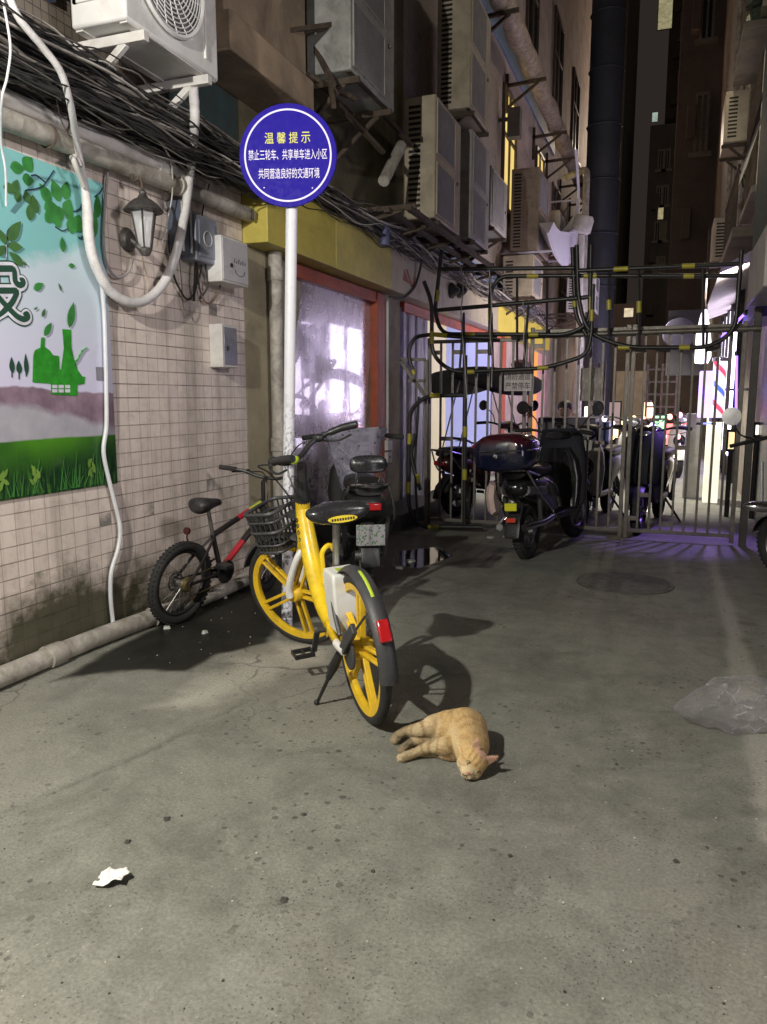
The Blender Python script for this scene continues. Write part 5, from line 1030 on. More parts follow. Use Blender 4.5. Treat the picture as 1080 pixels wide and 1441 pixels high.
    g = MB(T); g.tube([(.08, .08, RW_+.06), (.02, .14, RW_), (0, .13, RW_-.01)], .03, 8); g.tube([(.05, -.11, RW_+.1), (0, -.12, RW_)], .025, 8); g.tube([(-.06, -.15, .5), (0, -.13, RW_)], .02, 8); g.tube([(-.06, .15, .5), (0, .13, RW_)], .02, 8); g.build('swing_arm', mGrey, o)
    g = MB(T); g.tube([(.42, .12, .27), (.33, .27, .02)], .012, 8); g.ell((.33, .27, .015), (.03, .015, .012)); g.build('kickstand', mBlk, o)
    if topbox:
        g = MB(T); z0 = .745; g.loft([se(-.50, 0, z0+.14, .15, .10, 20, 3.0), se(-.48, 0, z0+.14, .21, .135, 20, 3.0), se(-.40, 0, z0+.145, .228, .145, 20, 3.0), se(-.22, 0, z0+.145, .228, .145, 20, 3.0), se(-.12, 0, z0+.145, .20, .125, 20, 3.0), se(-.10, 0, z0+.145, .13, .09, 20, 3.4)]); tb = g.build('top_box', topbox, o, smooth=60)
        g = MB(T); g.ring((-.31, 0, z0+.145), (0, 0, 1), .1, .001, 4, 3); 
        pts = [(-.315+.192*math.cos(a)*(1 if abs(math.cos(a)) < .9 else 1), .222*math.sin(a), z0+.15) for a in [k*math.pi/16 for k in range(32)]]
        g = MB(T); g.tube(rounded([(-.512, -.10, z0+.16), (-.47, -.222, z0+.16), (-.3, -.234, z0+.16), (-.13, -.205, z0+.16)], .06), .006, 6); g.tube(rounded([(-.512, .10, z0+.16), (-.47, .222, z0+.16), (-.3, .234, z0+.16), (-.13, .205, z0+.16)], .06), .006, 6); g.tube([(-.513, -.10, z0+.16), (-.513, .10, z0+.16)], .006, 6); g.build('seam_trim', mChrome, tb)
        g = MB(T); g.lathe([(.001, -.004), (.018, -.004), (.018, .004), (.001, .006)], (-.508, .02, z0+.12), (-1, 0, 0), 16); g.build('lock', mChrome, tb)
        g = MB(T); g.ell((-.44, .20, z0+.20), (.035, .035, .025)); g.build('side_reflector', mRefl, tb)
    if backrest:
        g = MB(T); g.loft([se(-.22, 0, .86, .11, .04, 16, 3), se(-.20, 0, .872, .125, .06, 16, 3), se(-.17, 0, .872, .11, .05, 16, 3)]); bk = g.build('backrest', mTrod, o, smooth=60)
        g = MB(T)
        for s_ in (-1, 1): g.tube([(-.17, .075*s_, .73), (-.20, .075*s_, .85)], .008, 8)
        g.build('backrest_post', mChrome, bk)
    return o, T, TF, hc
mNavy = M('top_box_navy', (.012, .014, .045), .16, var=.3, scale=3, coat=.7); 
t = NT('top_box_paint'); s = t.sep(t.pos); t.set(Base_Color=t.mix(t.ramp(s['Z'], .93, .97), (.007, .009, .026), (.040, .006, .012)), Roughness=.14, Coat_Weight=.7, Coat_Roughness=.08); mTopB = t.mat
# black scooter with the top box, before the gate
r0 = PG(742, 786); f0 = PG(788, 764); rz = math.atan2(f0.y-r0.y, f0.x-r0.x)
so_, T, TF, hc = scooter('motor_scooter', 'black scooter with glossy dark top box parked before the gate', (r0.x, r0.y, 0), rz, mBlkG, mBlkG, topbox=mTopB, s=1.0, steer=R(-12), lean=-R(4), tailed=False)
g = MB(T); g.box(-.318, -.055, .43, -.305, .045, .49); g.build('yellow_plate', M('plate_yellow', (.62, .60, .02), .4), so_, bevel=.004)
g = MB(T); g.box(-.325, -.045, .34, -.312, .035, .375); g.build('red_plate', M('plate_red', (.62, .06, .03), .35), so_, bevel=.004)
g = MB(T); rings = []
for (x, z, w_, d_) in ((.84, 1.03, .15, .05), (.90, .95, .20, .06), (.93, .75, .225, .06), (.92, .5, .21, .055), (.90, .34, .18, .05)): rings.append([(x+d_*math.cos(a)+.03*abs(math.sin(a)), w_*math.sin(a)*(1+.05*math.sin(5*a+z*9)), z) for a in [k*math.pi/10 for k in range(20)]])
g.loft(rings); g.build('wind_apron', M('quilted_black', (.015, .016, .024), .7, bump=.5), so_, smooth=70)
g = MB(T); q = Vector((-.08, .235, .50)); g.loft([[(q.x+a*.11*k_, q.y+b_, q.z+c_*.15*k_) for a, c_ in ((-1, .2), (-.6, .9), (.3, 1), (1, .5), (.9, -.4), (.2, -1), (-.6, -.8))] for b_, k_ in ((-.035, .8), (0, 1), (.035, .75))]); tag(g.build('pink_helmet_bag', M('pink_cloth', (.62, .46, .42), .7, var=.15)), 'pale pink bag hanging at the left flank of the black scooter', 'bag')
g = MB(T); g.loft([se(-.2, 0, .58, .13, .05), se(0, 0, .56, .165, .06), se(.1, 0, .55, .165, .06)]); g.build('steel_band', M('brushed_band', (.30, .30, .32), .3, .8), so_)
g = MB(T); 
for s_ in (-1, 1): g.tube([(-.30, .10*s_, .30), (-.05, .17*s_, .31), (.15, .17*s_, .33)], .028, 10)
g.build('exhaust', mChrome, so_)
# the moped with the grey plastic bag behind the yellow bicycle
mp0 = PG(514, 826); mpf = Vector((-2.42, 5.72, 0)); rz = math.atan2(mpf.y-mp0.y, mpf.x-mp0.x)
t = NT('number_plate'); s = t.sep(t.obj); nz = t.voro(60, t.obj); t.set(Base_Color=t.mix(t.ramp(nz, .3, .45), (.07, .15, .07), (.30, .29, .30)), Roughness=.4); mPlate = t.mat
mo, T, TF, hc = scooter('moped', 'black electric moped with backrest and number plate behind the yellow bicycle', (mp0.x, mp0.y, 0), rz, mBlk, mBlk, backrest=True, plate=mPlate, mirrors=False, wb=1.12)
g = MB(T)                                                         # crumpled grey bag over the bars
rings = []
cb = Vector((hc.x-.12, -.02, 0))
for (z, wx, wy, k_) in ((hc.z-.42, .07, .11, .2), (hc.z-.36, .12, .17, .5), (hc.z-.22, .13, .20, 1), (hc.z-.08, .13, .235, 1), (hc.z+.03, .11, .27, .9), (hc.z+.085, .05, .29, .6), (hc.z+.09, .01, .24, .3)):
    rr = []
    for j in range(40):
        a = 2*math.pi*j/40; w_ = 1+.10*k_*math.sin(5*a+z*14)+.06*k_*math.sin(11*a-z*25); rr.append((cb.x+wx*.85*w_*math.cos(a), cb.y+wy*.8*w_*math.sin(a)*(1+.06*math.sin(z*30)), z+.03*k_*math.sin(3*a+1)))
    rings.append(rr)
g.loft(rings)
t = NT('grey_plastic_film'); vv = t.voro(16, t.obj); nz = t.noise(6, t.obj, 6, .7, 1.5); t.bump(t.math('ADD', nz, t.math('MULTIPLY', t.noise(17, t.obj, 5, .7, 2), .5)), 1.0, .05)
dots = t.math('MULTIPLY', t.ramp(vv, .12, .17, 1, 0), t.ramp(t.sep(t.pos)['Z'], .80, .84)); t.set(Base_Color=t.mix(t.math('MULTIPLY', dots, .85), t.mix(t.ramp(nz, .35, .65), (.27, .26, .35), (.46, .44, .54)), (.03, .03, .07)), Roughness=.22, Specular_IOR_Level=.8, Alpha=t.ramp(nz, .3, .7, .62, .9))
tag(g.build('plastic_bag', t.mat, smooth=80, sub=1), 'grey dotted plastic bag tied over the bars of the black moped', 'bag')
# white scooter and others behind the gate, facing us
mWh = M('scooter_cream', (.52, .51, .44), .3, var=.08, dirt=.3, coat=.4)
fr = PY(818, 752, 8.3); wx = PG(816, 742)
w0, T, TF, hc = scooter('motor_scooter', 'white fronted scooter behind the middle gate leaf', (wx.x+.18, wx.y+1.2, 0), R(-100), mBlk, mWh, mirrors=False, steer=R(10), rack=False)
g = MB(T); q = 1.22-.19; g.ring((q, 0, .60), (1, 0, .1), .085, .016, 24, 8); g.ell((q-.01, 0, .60), (.03, .075, .075)); g.build('front_emblem', M('emblem_dark', (.03, .03, .035), .2, .5), w0)
bx_ = PG(905, 750); b1, T, TF, hc = scooter('motor_scooter', 'black scooter with dark apron behind the right gate leaf', (bx_.x+.12, bx_.y+1.15, 0), R(-98), mBlkG, mBlk, rack=False, mirrors=False)
g = MB(TF); rings = []
for (x, z, w_) in ((hc.x+.05, .98, .15), (hc.x+.16, .90, .19), (hc.x+.24, .72, .19), (hc.x+.26, .55, .17), (hc.x+.24, .48, .14)):
    rings.append([(x+.05*math.cos(a)+.02*math.sin(3*a), w_*math.sin(a), z) for a in [k*math.pi/8 for k in range(16)]])
g.loft(rings); g.build('wind_apron', M('quilted_black', (.015, .016, .024), .7, bump=.5), b1, smooth=70)
# dark motorcycle with canopy behind the left leaf
ca_ = PG(655, 738); c1, T, TF, hc = scooter('motor_scooter', 'dark scooter under a black rain canopy behind the left gate leaf', (ca_.x-.25, ca_.y+.55, 0), R(62), M('dark_red_shell', (.05, .012, .012), .3, coat=.4), mBlkG, rack=True, topbox=None, plate=None)
g = MB(T); V = []; F = []; n, m = 16, 9
for i in range(n+1):
    for j in range(m):
        q = -1+2*i/n; b = -1+2*j/(m-1); wd = .50*math.sqrt(max(0, 1-abs(q)**2.4)); V.append((.45+q*.82, b*wd, 1.56+.09*(1-q*q)-.32*b*b*(1-abs(q)**2.4)))
for i in range(n):
    for j in range(m-1): F.append((i*m+j, i*m+j+1, (i+1)*m+j+1, (i+1)*m+j))
g.add(V, F); cn = g.build('canopy', M('canopy_cloth', (.022, .02, .022), .75, var=.3, bump=.3), c1, smooth=70); mo_ = cn.modifiers.new('solid', 'SOLIDIFY'); mo_.thickness = .006
g = MB(T)
for s_ in (-1, 1): g.tube([(.9, .1*s_, .95), (.62, .12*s_, 1.6)], .008, 6); g.tube([(-.1, .12*s_, .75), (.2, .12*s_, 1.6)], .008, 6)
g.build('canopy_pole', mIron, c1)
g = MB(T); g.ell((.95, -.1, 1.68), (.12, .1, .06)); tag(g.build('cloth_hat', M('pink_cap_cloth', (.70, .33, .33), .7)), 'small pink cap of cloth lying on the black rain canopy', 'cap')
# the scooter that stands half outside the picture at the right
rk = PG(1068, 862); e1, T, TF, hc = scooter('motor_scooter', 'dark scooter with a round pale mirror beside the dark steel gate post', (rk.x+.56, rk.y-.05, 0), R(104), mBlkG, mGrey, mirrors=False, steer=R(20), rack=True)
q = PY(1030, 586, 5.75); g = MB(); g.lathe([(.001, -.008), (.055, -.007), (.0615, 0), (.001, .003)], q, (-.1, -1, .05), 28); mr = g.build('mirror', M('mirror_back_pale', (.44, .43, .43), .35, .3), e1); g = MB(); g.tube(catmull([q+Vector((.0, .012, -.01)), q+Vector((.06, .03, -.12)), PY(1062, 618, 5.85)], 5), .006, 6); g.tube([PY(1028, 628, 5.8), PY(1062, 620, 5.86), PY(1095, 612, 5.9)], .014, 8); g.build('mirror_stem', mBlk, mr)
q = PY(1073, 713, 5.2); g = MB(); g.ell(q, (.11, .05, .035)); g.tube([q, PY(1073, 650, 5.25)], .008, 6); g.build('chrome_trim', mChrome, e1)
# farther machines in the lane (copies of the pair behind the gate)
for src, (px, py, Y), rzd, lab in ((w0, (948, 672, 0), 8, 'small far scooter with pale front under the red lights of the lane'), (w0, (870, 690, 0), 12, 'far scooter standing right behind the blue and white box')):
    c = copy_tree(src); p = PG(px, py); c.location = (p.x+.1, p.y+1.2, 0); c.rotation_euler = (0, 0, R(rzd)); c['label'] = lab; WORLD.add(c.name)
# pale tarp box and the person behind it
q = PY(812, 600, 9.1); g = MB(); x0, x1 = PY(757, 600, 9.1).x, PY(838, 600, 9.1).x
g.box(x0, 9.1, PY(800, 622, 9.1).z, x1, 9.7, PY(800, 588, 9.1).z); g.box(x0+.05, 9.15, 0, x0+.1, 9.2, .75); g.box(x1-.1, 9.15, 0, x1-.05, 9.2, .75); g.box(x0+.05, 9.6, 0, x0+.1, 9.65, .75); g.box(x1-.1, 9.6, 0, x1-.05, 9.65, .75)
tag(g.build('stall_cabinet', M('cabinet_purple', (.09, .075, .11), .5), bevel=.01), 'purple grey stall cabinet on legs behind the gate', 'cabinet')
g = MB(); x2, x3 = PY(838, 600, 9.4).x, PY(858, 600, 9.4).x; g.box(x2, 9.35, .8, x3, 9.7, PY(845, 594, 9.4).z); g.box(x2, 9.4, 0, x2+.05, 9.45, .8); g.box(x3-.05, 9.4, 0, x3, 9.45, .8); tag(g.build('stall_box', M('box_blue_white', (.10, .14, .40), .4, var=.7, scale=6)), 'narrow blue and white box beside the purple cabinet', 'box')
def evaluated(o):
    bpy.context.view_layer.update(); me = bpy.data.meshes.new_from_object(o.evaluated_get(bpy.context.evaluated_depsgraph_get())); return me
def flesh(name, chains, voxel, mat, parent=None, smooth_it=6, extra=None):
    """one continuous skin over tapered limb chains: [(points, radii)]"""
    g = MB()
    for pts, rs in chains:
        P = [Vector(p) for p in pts]
        for i in range(len(P)-1):
            n = max(2, int((P[i+1]-P[i]).length/.008))
            for k in range(n+1):
                q = k/n
                if k < n: pass
            g.tube([P[i].lerp(P[i+1], k/n) for k in range(n+1)], [rs[i]+(rs[i+1]-rs[i])*k/n for k in range(n+1)], 14)
        for p, r in zip(P, rs): g.ell(p, r*1.0, n=14, k=8)
    if extra: extra(g)
    o = g.build(name, mat, parent, smooth=180)
    r = o.modifiers.new('remesh', 'REMESH'); r.mode = 'VOXEL'; r.voxel_size = voxel; r.use_smooth_shade = True
    s = o.modifiers.new('smooth', 'SMOOTH'); s.factor = .5; s.iterations = smooth_it
    me = evaluated(o); o.modifiers.clear(); o.data = me
    if not me.materials: me.materials.append(mat)
    return o
# seated person seen over the cabinet
hp_ = PY(795, 579, 9.85); px_, pz_ = hp_.x, hp_.z
pe = thing('person', 'person with short dark hair in a pale shirt sitting behind the purple cabinet', 'person', (px_, 9.95, 0), world=True)
X, Y_ = px_, 9.85; sh = pz_-.26; hipz = .5
mSkin = M('skin', (.42, .26, .19), .5, var=.1)
flesh('body', [([(X, Y_+.02, hipz), (X, Y_+.01, .75), (X, Y_, sh-.06), (X, Y_, sh+.04)], [.15, .14, .15, .07]), ([(X, Y_, sh), (X, Y_, pz_-.1)], [.06, .052]), ([(X, Y_-.01, pz_-.03), (X, Y_, pz_+.05)], [.072, .088]),
    *[([(X+s_*.14, Y_, sh-.03), (X+s_*.24, Y_-.03, sh-.28), (X+s_*.2, Y_-.28, sh-.34), (X+s_*.19, Y_-.36, sh-.33)], [.062, .045, .035, .03]) for s_ in (-1, 1)],
    *[([(X+s_*.09, Y_, hipz), (X+s_*.12, Y_-.42, hipz+.01), (X+s_*.12, Y_-.42, .08), (X+s_*.12, Y_-.56, .05)], [.085, .06, .045, .035]) for s_ in (-1, 1)],
    *[([(X+s_*.19+.02*(k-1.5), Y_-.37, sh-.33), (X+s_*.19+.026*(k-1.5), Y_-.43-.01*(k in (1, 2)), sh-.34), (X+s_*.19+.026*(k-1.5), Y_-.455-.012*(k in (1, 2)), sh-.365)], [.010, .009, .008]) for s_ in (-1, 1) for k in range(4)],
    *[([(X+s_*.16, Y_-.36, sh-.33), (X+s_*.145, Y_-.40, sh-.345)], [.011, .009]) for s_ in (-1, 1)], ([(X, Y_-.09, pz_+.0), (X, Y_-.105, pz_-.015)], [.012, .011]), ([(X-.085, Y_, pz_), (X-.095, Y_+.01, pz_+.02)], [.014, .014]), ([(X+.085, Y_, pz_), (X+.095, Y_+.01, pz_+.02)], [.014, .014])], .011, mSkin, pe)
g = MB()
for s_ in (-1, 1): g.ell((X+s_*.033, Y_-.082, pz_+.022), (.012, .006, .007))
g.build('eyes', mBlk, pe); g = MB(); g.ell((X, Y_-.083, pz_-.048), (.024, .005, .006)); g.build('mouth', M('lip', (.30, .12, .10), .5), pe)
g = MB(); g.ell((X, Y_+.018, pz_+.055), (.098, .105, .088)); g.build('hair', M('dark_hair', (.018, .014, .012), .5, bump=.8), pe)
g = MB(); g.loft([[(X+rx*math.cos(a), Y_+.01+ry*math.sin(a), z) for a in [k*math.pi/10 for k in range(20)]] for z, rx, ry in ((.42, .18, .17), (.7, .17, .155), (sh-.1, .205, .165), (sh, .19, .13), (sh+.055, .10, .09), (sh+.075, .075, .075))])
for s_ in (-1, 1): g.tube([(X+s_*.13, Y_, sh-.02), (X+s_*.2, Y_-.01, sh-.14), (X+s_*.235, Y_-.025, sh-.25)], [.085, .075, .066], 12)
g.build('shirt', M('pale_shirt', (.40, .37, .36), .8, var=.12, bump=.3), pe, smooth=70)
g = MB()
for s_ in (-1, 1): g.tube([(X+s_*.09, Y_, hipz), (X+s_*.12, Y_-.42, hipz+.01), (X+s_*.12, Y_-.43, .12)], [.10, .075, .062], 12)
g.build('trousers', M('dark_trousers', (.03, .03, .04), .8), pe, smooth=70)
g = MB(); g.box(X-.2, Y_-.18, .40, X+.2, Y_+.2, .44)
for a in (-.17, .17):
    for b in (-.15, .17): g.box(X+a-.015, Y_+b-.015, 0, X+a+.015, Y_+b+.015, .40)
tag(g.build('stool', mDark, bevel=.006), 'low dark stool under the person behind the cabinet', 'stool')
# ================================================================ the ginger cat
def cg(px, py, z): return PG(px, py, z)
ct = thing('cat', 'ginger tabby cat lying on its side on the concrete by the yellow bicycle', 'cat', tuple(PG(655, 1050)), world=True)
hip, mid, sho = cg(632, 1027, .072), cg(655, 1028, .078), cg(663, 1048, .070)
neck, head = cg(662, 1060, .060), cg(664, 1074, .052)
U = (RT*.66+UP*.66+FW*-.25).normalized(); F = (-FW*1.0-UP*.30-RT*.22); F = (F-U*F.dot(U)).normalized(); S = U.cross(F)   # up of the skull, muzzle direction, cat's left
hd = lambda f, u, s: head+F*f+U*u+S*s
limbs = dict(
    hind_up=([cg(632, 1018, .085), cg(612, 1022, .088), cg(592, 1027, .075), cg(572, 1029, .050), cg(561, 1034, .028), cg(557, 1041, .018)], [.046, .040, .026, .016, .014, .015]),
    hind_low=([cg(632, 1030, .05), cg(612, 1035, .045), cg(596, 1040, .036), cg(582, 1043, .024), cg(573, 1050, .018), cg(567, 1054, .016)], [.046, .038, .025, .015, .0135, .0145]),
    fore_up=([cg(648, 1046, .062), cg(628, 1050, .058), cg(606, 1051, .046), cg(588, 1058, .028), cg(575, 1063, .020), cg(567, 1066, .017)], [.040, .031, .021, .0155, .0150, .0165]),
    fore_low=([cg(648, 1056, .035), cg(632, 1060, .028), cg(614, 1058, .020), cg(600, 1060, .016)], [.036, .026, .017, .014]),
    tail=([cg(640, 1008, .05), cg(622, 1012, .028), cg(604, 1017, .020), cg(588, 1019, .016), cg(580, 1021, .014)], [.026, .018, .016, .014, .011]))
chains = [([hip, mid, sho], [.069, .081, .064]), ([hip+(hip-mid)*.25, hip], [.055, .069]), ([sho, neck, head], [.064, .050, .043]),
    ([hd(0, 0, 0), hd(-.006, .012, 0)], [.047, .046]), ([hd(.012, -.006, .021), hd(.014, -.014, .026)], [.027, .022]), ([hd(.012, -.006, -.021), hd(.014, -.014, -.026)], [.027, .022]),
    ([hd(.026, .004, 0), hd(.045, -.010, 0)], [.020, .0115]), ([hd(.036, -.020, .011), hd(.043, -.021, .010)], [.013, .0125]), ([hd(.036, -.020, -.011), hd(.043, -.021, -.010)], [.013, .0125]), ([hd(.030, -.034, 0), hd(.037, -.033, 0)], [.012, .010])]+list(limbs.values())
for nm in ('hind_up', 'hind_low', 'fore_up', 'fore_low'):          # toes
    P, r_ = limbs[nm]; d = (P[-1]-P[-2]).normalized(); sd_ = d.cross(Vector((0, 0, 1))).normalized(); upz = sd_.cross(d)
    for k in (-1.5, -.5, .5, 1.5): chains.append(([P[-1]+sd_*k*.006, P[-1]+d*(.012-abs(k)*.002)+sd_*k*.0068+upz*.001], [.0075, .0062]))
def ears(g):
    for s_ in (-1, 1):
        b = hd(-.004, .036, .030*s_); tip = hd(-.008, .093, .052*s_); a1, a2, a3 = hd(.004, .024, .045*s_), hd(.008, .046, .006*s_), hd(-.028, .034, .026*s_); bk = hd(-.004, .030, .026*s_)
        ctr = (a1+a2+a3)/3
        def thick(p): return p
        V = [a1, a2, a3, tip, (a1+a2)/2+F*-.006]; g.add(V, [(0, 2, 3), (2, 1, 3), (0, 3, 4), (1, 4, 3), (0, 4, 1, 2)])
t = NT('ginger_coat'); co = t.attr('coat'); nz = t.noise(220, detail=4)
t.set(Base_Color=t.mix(t.ramp(nz, .3, .7, 0, .25), co.outputs['Color'], (.62, .40, .17)), Roughness=.72, Sheen_Weight=.25, Specular_IOR_Level=.25); t.bump(nz, .5, .003); mFur = t.mat
body = flesh('body', chains, .0042, mFur, ct, 7, ears)
root = ct.location
# coat colours: cream muzzle, chest and paws; ginger back; darker bands on legs, flank and brow
axes = [(np.array(P), np.array(r_), nm) for nm, (P, r_) in limbs.items()]
spine = [hip+(hip-mid)*.5, hip, mid, sho, neck]
def coat_cols(V, Nn):
    ging = np.array([.585, .415, .19]); dark = np.array([.35, .19, .06]); cream = np.array([.66, .55, .345]); greyish = np.array([.26, .21, .13])
    n1 = fbm(V[:, [0, 1]]*1.0+V[:, [2, 2]]*.7, 26, 5); n2 = fbm(V[:, [1, 2]]+V[:, [0, 0]], 70, 8)
    belly = np.array(-RT*.8+UP*-.1); m = Nn@belly
    c = ging+(cream-ging)*(sstep(m+n1*.6, .25, .8)*.75)[:, None]
    # flank bands along the spine
    d = np.full(len(V), 9.); sv = np.zeros(len(V)); L = 0
    for a, b in zip(spine[:-1], spine[1:]):
        a_, b_ = np.array(a), np.array(b); e = b_-a_; tt = np.clip(((V-a_)@e)/(e@e), 0, 1); dd = np.linalg.norm(V-a_-tt[:, None]*e, axis=1); k = dd < d; d[k] = dd[k]; sv[k] = L+tt[k]*np.linalg.norm(e); L += np.linalg.norm(e)
    band = sstep(np.sin(sv*150+n1*7), .15, .9)*.55*(1-sstep(m, .2, .7)); c = c+(dark-c)*band[:, None]
    for P, r_, nm in axes:
        dl = np.full(len(V), 9.); sl = np.zeros(len(V)); L = 0; tot = np.linalg.norm(np.diff(P, axis=0), axis=1).sum()
        for i in range(len(P)-1):
            e = P[i+1]-P[i]; tt = np.clip(((V-P[i])@e)/(e@e), 0, 1); rr = r_[i]+(r_[i+1]-r_[i])*tt; dd = np.linalg.norm(V-P[i]-tt[:, None]*e, axis=1)/rr; k = dd < dl; dl[k] = dd[k]; sl[k] = L+tt[k]*np.linalg.norm(e); L += np.linalg.norm(e)
        q = sl/tot; on = (dl < 1.35)*sstep(q, .18, .32)
        lc = cream+(dark-cream)*(sstep(np.sin(sl*190+n1*3), .25, .8)*(1-sstep(q, .6, .8))*.75)[:, None]
        if nm.startswith('hind'): lc = lc+(greyish-lc)*(sstep(q, .45, .75)*.75)[:, None]  # hind legs greyer towards the paws
        if nm == 'tail': lc = greyish+(dark-greyish)*(sstep(np.sin(sl*150), 0, .5))[:, None]
        c = c+(lc-c)*on[:, None]
    H = np.array(head); f, u, s_ = (V-H)@np.array(F), (V-H)@np.array(U), (V-H)@np.array(S); ish = np.linalg.norm(V-H, axis=1) < .105
    hc_ = ging*1.05+(cream-ging)*(sstep(f-u*.8+n1*.01, .022, .05))[:, None]
    br = sstep(np.sin(np.abs(s_)*420+.6), .2, .8)*sstep(u, .012, .022)*sstep(f, -.01, .01)*.7; hc_ = hc_+(dark-hc_)*br[:, None]
    ck = sstep(np.sin((u*300)+np.abs(s_)*160), .4, .9)*sstep(np.abs(s_), .026, .034)*.5*(u < .02); hc_ = hc_+(dark-hc_)*ck[:, None]
    ear = sstep(u, .044, .052)*sstep(f, -.014, -.004); hc_ = hc_+(np.array([.62, .36, .30])-hc_)*(ear*.8)[:, None]
    k = (np.linalg.norm(V-H, axis=1)); w = 1-sstep(k, .058, .075); w = np.where(u > .035, 1-sstep(k, .095, .105), w); c = c+(hc_-c)*w[:, None]
    return np.clip(c*(1+.25*n2[:, None]), .01, 1)
me = body.data; nv = len(me.vertices); V = np.empty(nv*3); me.vertices.foreach_get('co', V); V = V.reshape(-1, 3)+np.array(root); Nn = np.empty(nv*3); me.vertices.foreach_get('normal', Nn); Nn = Nn.reshape(-1, 3)
V[:, 2] = np.maximum(V[:, 2], .0035); me.vertices.foreach_set('co', (V-np.array(root)).ravel())
at = me.color_attributes.new('coat', 'FLOAT_COLOR', 'POINT'); at.data.foreach_set('color', np.column_stack([coat_cols(V, Nn), np.ones(nv)]).ravel().astype('f'))
# short fur: fine hairs lying back along the body
me.calc_loop_triangles(); nt = len(me.loop_triangles); tv = np.empty(nt*3, int); me.loop_triangles.foreach_get('vertices', tv); tv = tv.reshape(-1, 3)
A_ = np.linalg.norm(np.cross(V[tv[:, 1]]-V[tv[:, 0]], V[tv[:, 2]]-V[tv[:, 0]]), axis=1); NH = 64000
pick = rng.choice(nt, NH, p=A_/A_.sum()); bc_ = rng.dirichlet((1, 1, 1), NH); B = (V[tv[pick]]*bc_[:, :, None]).sum(1); Nh = (Nn[tv[pick]]*bc_[:, :, None]).sum(1); Nh /= np.linalg.norm(Nh, axis=1)[:, None]
flow = np.tile(np.array(hip-sho)/np.linalg.norm(np.array(hip-sho)), (NH, 1))
for P, r_, nm in axes:
    dmin = np.min(np.stack([np.linalg.norm(B-p, axis=1) for p in P[2:]]), 0); dr = (P[-1]-P[1]); flow[dmin < .04] = dr/np.linalg.norm(dr)
hm = np.linalg.norm(B-np.array(head), axis=1) < .065; flow[hm] = -np.array(F)
flow = flow+rng.normal(0, .35, flow.shape); flow -= Nh*(flow*Nh).sum(1)[:, None]; flow /= np.linalg.norm(flow, axis=1)[:, None]+1e-9
Lh = rng.uniform(.008, .015, NH)*np.where(hm, .55, 1); side = np.cross(Nh, flow)*rng.uniform(.0006, .001, NH)[:, None]
tip = B+flow*(Lh*.85)[:, None]+Nh*(Lh*.36)[:, None]; tip[:, 2] = np.maximum(tip[:, 2], .002)
HV = np.stack([B-side, B+side, tip], 1).reshape(-1, 3)-np.array(root)
fm = bpy.data.meshes.new('fur'); fm.from_pydata(HV.tolist(), [], np.arange(NH*3).reshape(-1, 3).tolist()); cc_ = coat_cols(B, Nh)*rng.uniform(.62, 1.32, NH)[:, None]
at = fm.color_attributes.new('coat', 'FLOAT_COLOR', 'POINT'); at.data.foreach_set('color', np.column_stack([np.repeat(np.clip(cc_, 0, 1), 3, 0), np.ones(NH*3)]).ravel().astype('f')); fm.materials.append(mFur)
fo = bpy.data.objects.new('fur', fm); COL.objects.link(fo); fo.parent = ct
Rot = Matrix((S, U, F)).transposed()
for s_ in (-1, 1):
    g = MB(); g.ell(hd(.0345, .010, .0215*s_), (.0098, .0072, .006), Rot); e = g.build('eye', M('cat_eye_amber', (.30, .27, .08), .08, coat=.8), ct)
    g = MB(); g.ell(hd(.0385, .010, .0215*s_), (.0036, .0062, .003), Rot); g.build('pupil', mBlkG, e)
    g = MB(); g.tube(catmull([hd(.037, .006, .010*s_), hd(.0385, .0165, .021*s_), hd(.034, .0135, .032*s_)], 5), .0016, 5); g.tube(catmull([hd(.039, .005, .011*s_), hd(.0395, .0035, .022*s_), hd(.034, .010, .032*s_)], 5), .0013, 5); g.build('eye_rim', M('eye_rim_brown', (.06, .03, .018), .5), e)
g = MB(); g.ell(hd(.0535, -.0095, 0), (.0075, .0050, .005), Rot); g.build('nose', M('cat_nose_pink', (.40, .15, .12), .4), ct)
g = MB(); g.tube([hd(.056, -.013, 0), hd(.0545, -.0215, 0)], .0012, 5)
for s_ in (-1, 1): g.tube(catmull([hd(.0545, -.0215, 0), hd(.054, -.027, .008*s_), hd(.047, -.0275, .017*s_), hd(.040, -.024, .023*s_)], 5), .0014, 5)
g.build('mouth', M('eye_rim_brown', (0, 0, 0)), ct)
# ================================================================ small things on the ground
# clear crumpled bag at the right
c0 = PG(1018, 1020); t = NT('clear_film'); nz = t.noise(9, t.obj, 6, .7, 1.2); cr_ = t.noise(15, t.obj, 5, .7, 2.2)
lw = t.n('ShaderNodeLayerWeight'); t.put(lw.inputs['Blend'], .30)
bpn = t.n('ShaderNodeBump'); t.put(bpn.inputs['Height'], cr_); t.put(bpn.inputs['Strength'], .8); t.put(bpn.inputs['Distance'], .02); t.link(bpn.outputs[0], lw.inputs['Normal'])
gl = t.n('ShaderNodeBsdfGlossy'); t.put(gl.inputs['Roughness'], .25); t.put(gl.inputs['Color'], (1, 1, 1)); t.link(bpn.outputs[0], gl.inputs['Normal'])
df = t.n('ShaderNodeBsdfDiffuse'); t.put(df.inputs['Color'], (.75, .75, .78)); tl = t.n('ShaderNodeBsdfTranslucent'); t.put(tl.inputs['Color'], (.75, .75, .78)); tr = t.n('ShaderNodeBsdfTransparent'); t.put(tr.inputs['Color'], (.98, .98, .98))
m0 = t.n('ShaderNodeMixShader'); t.put(m0.inputs[0], .5); t.link(df.outputs[0], m0.inputs[1]); t.link(tl.outputs[0], m0.inputs[2])
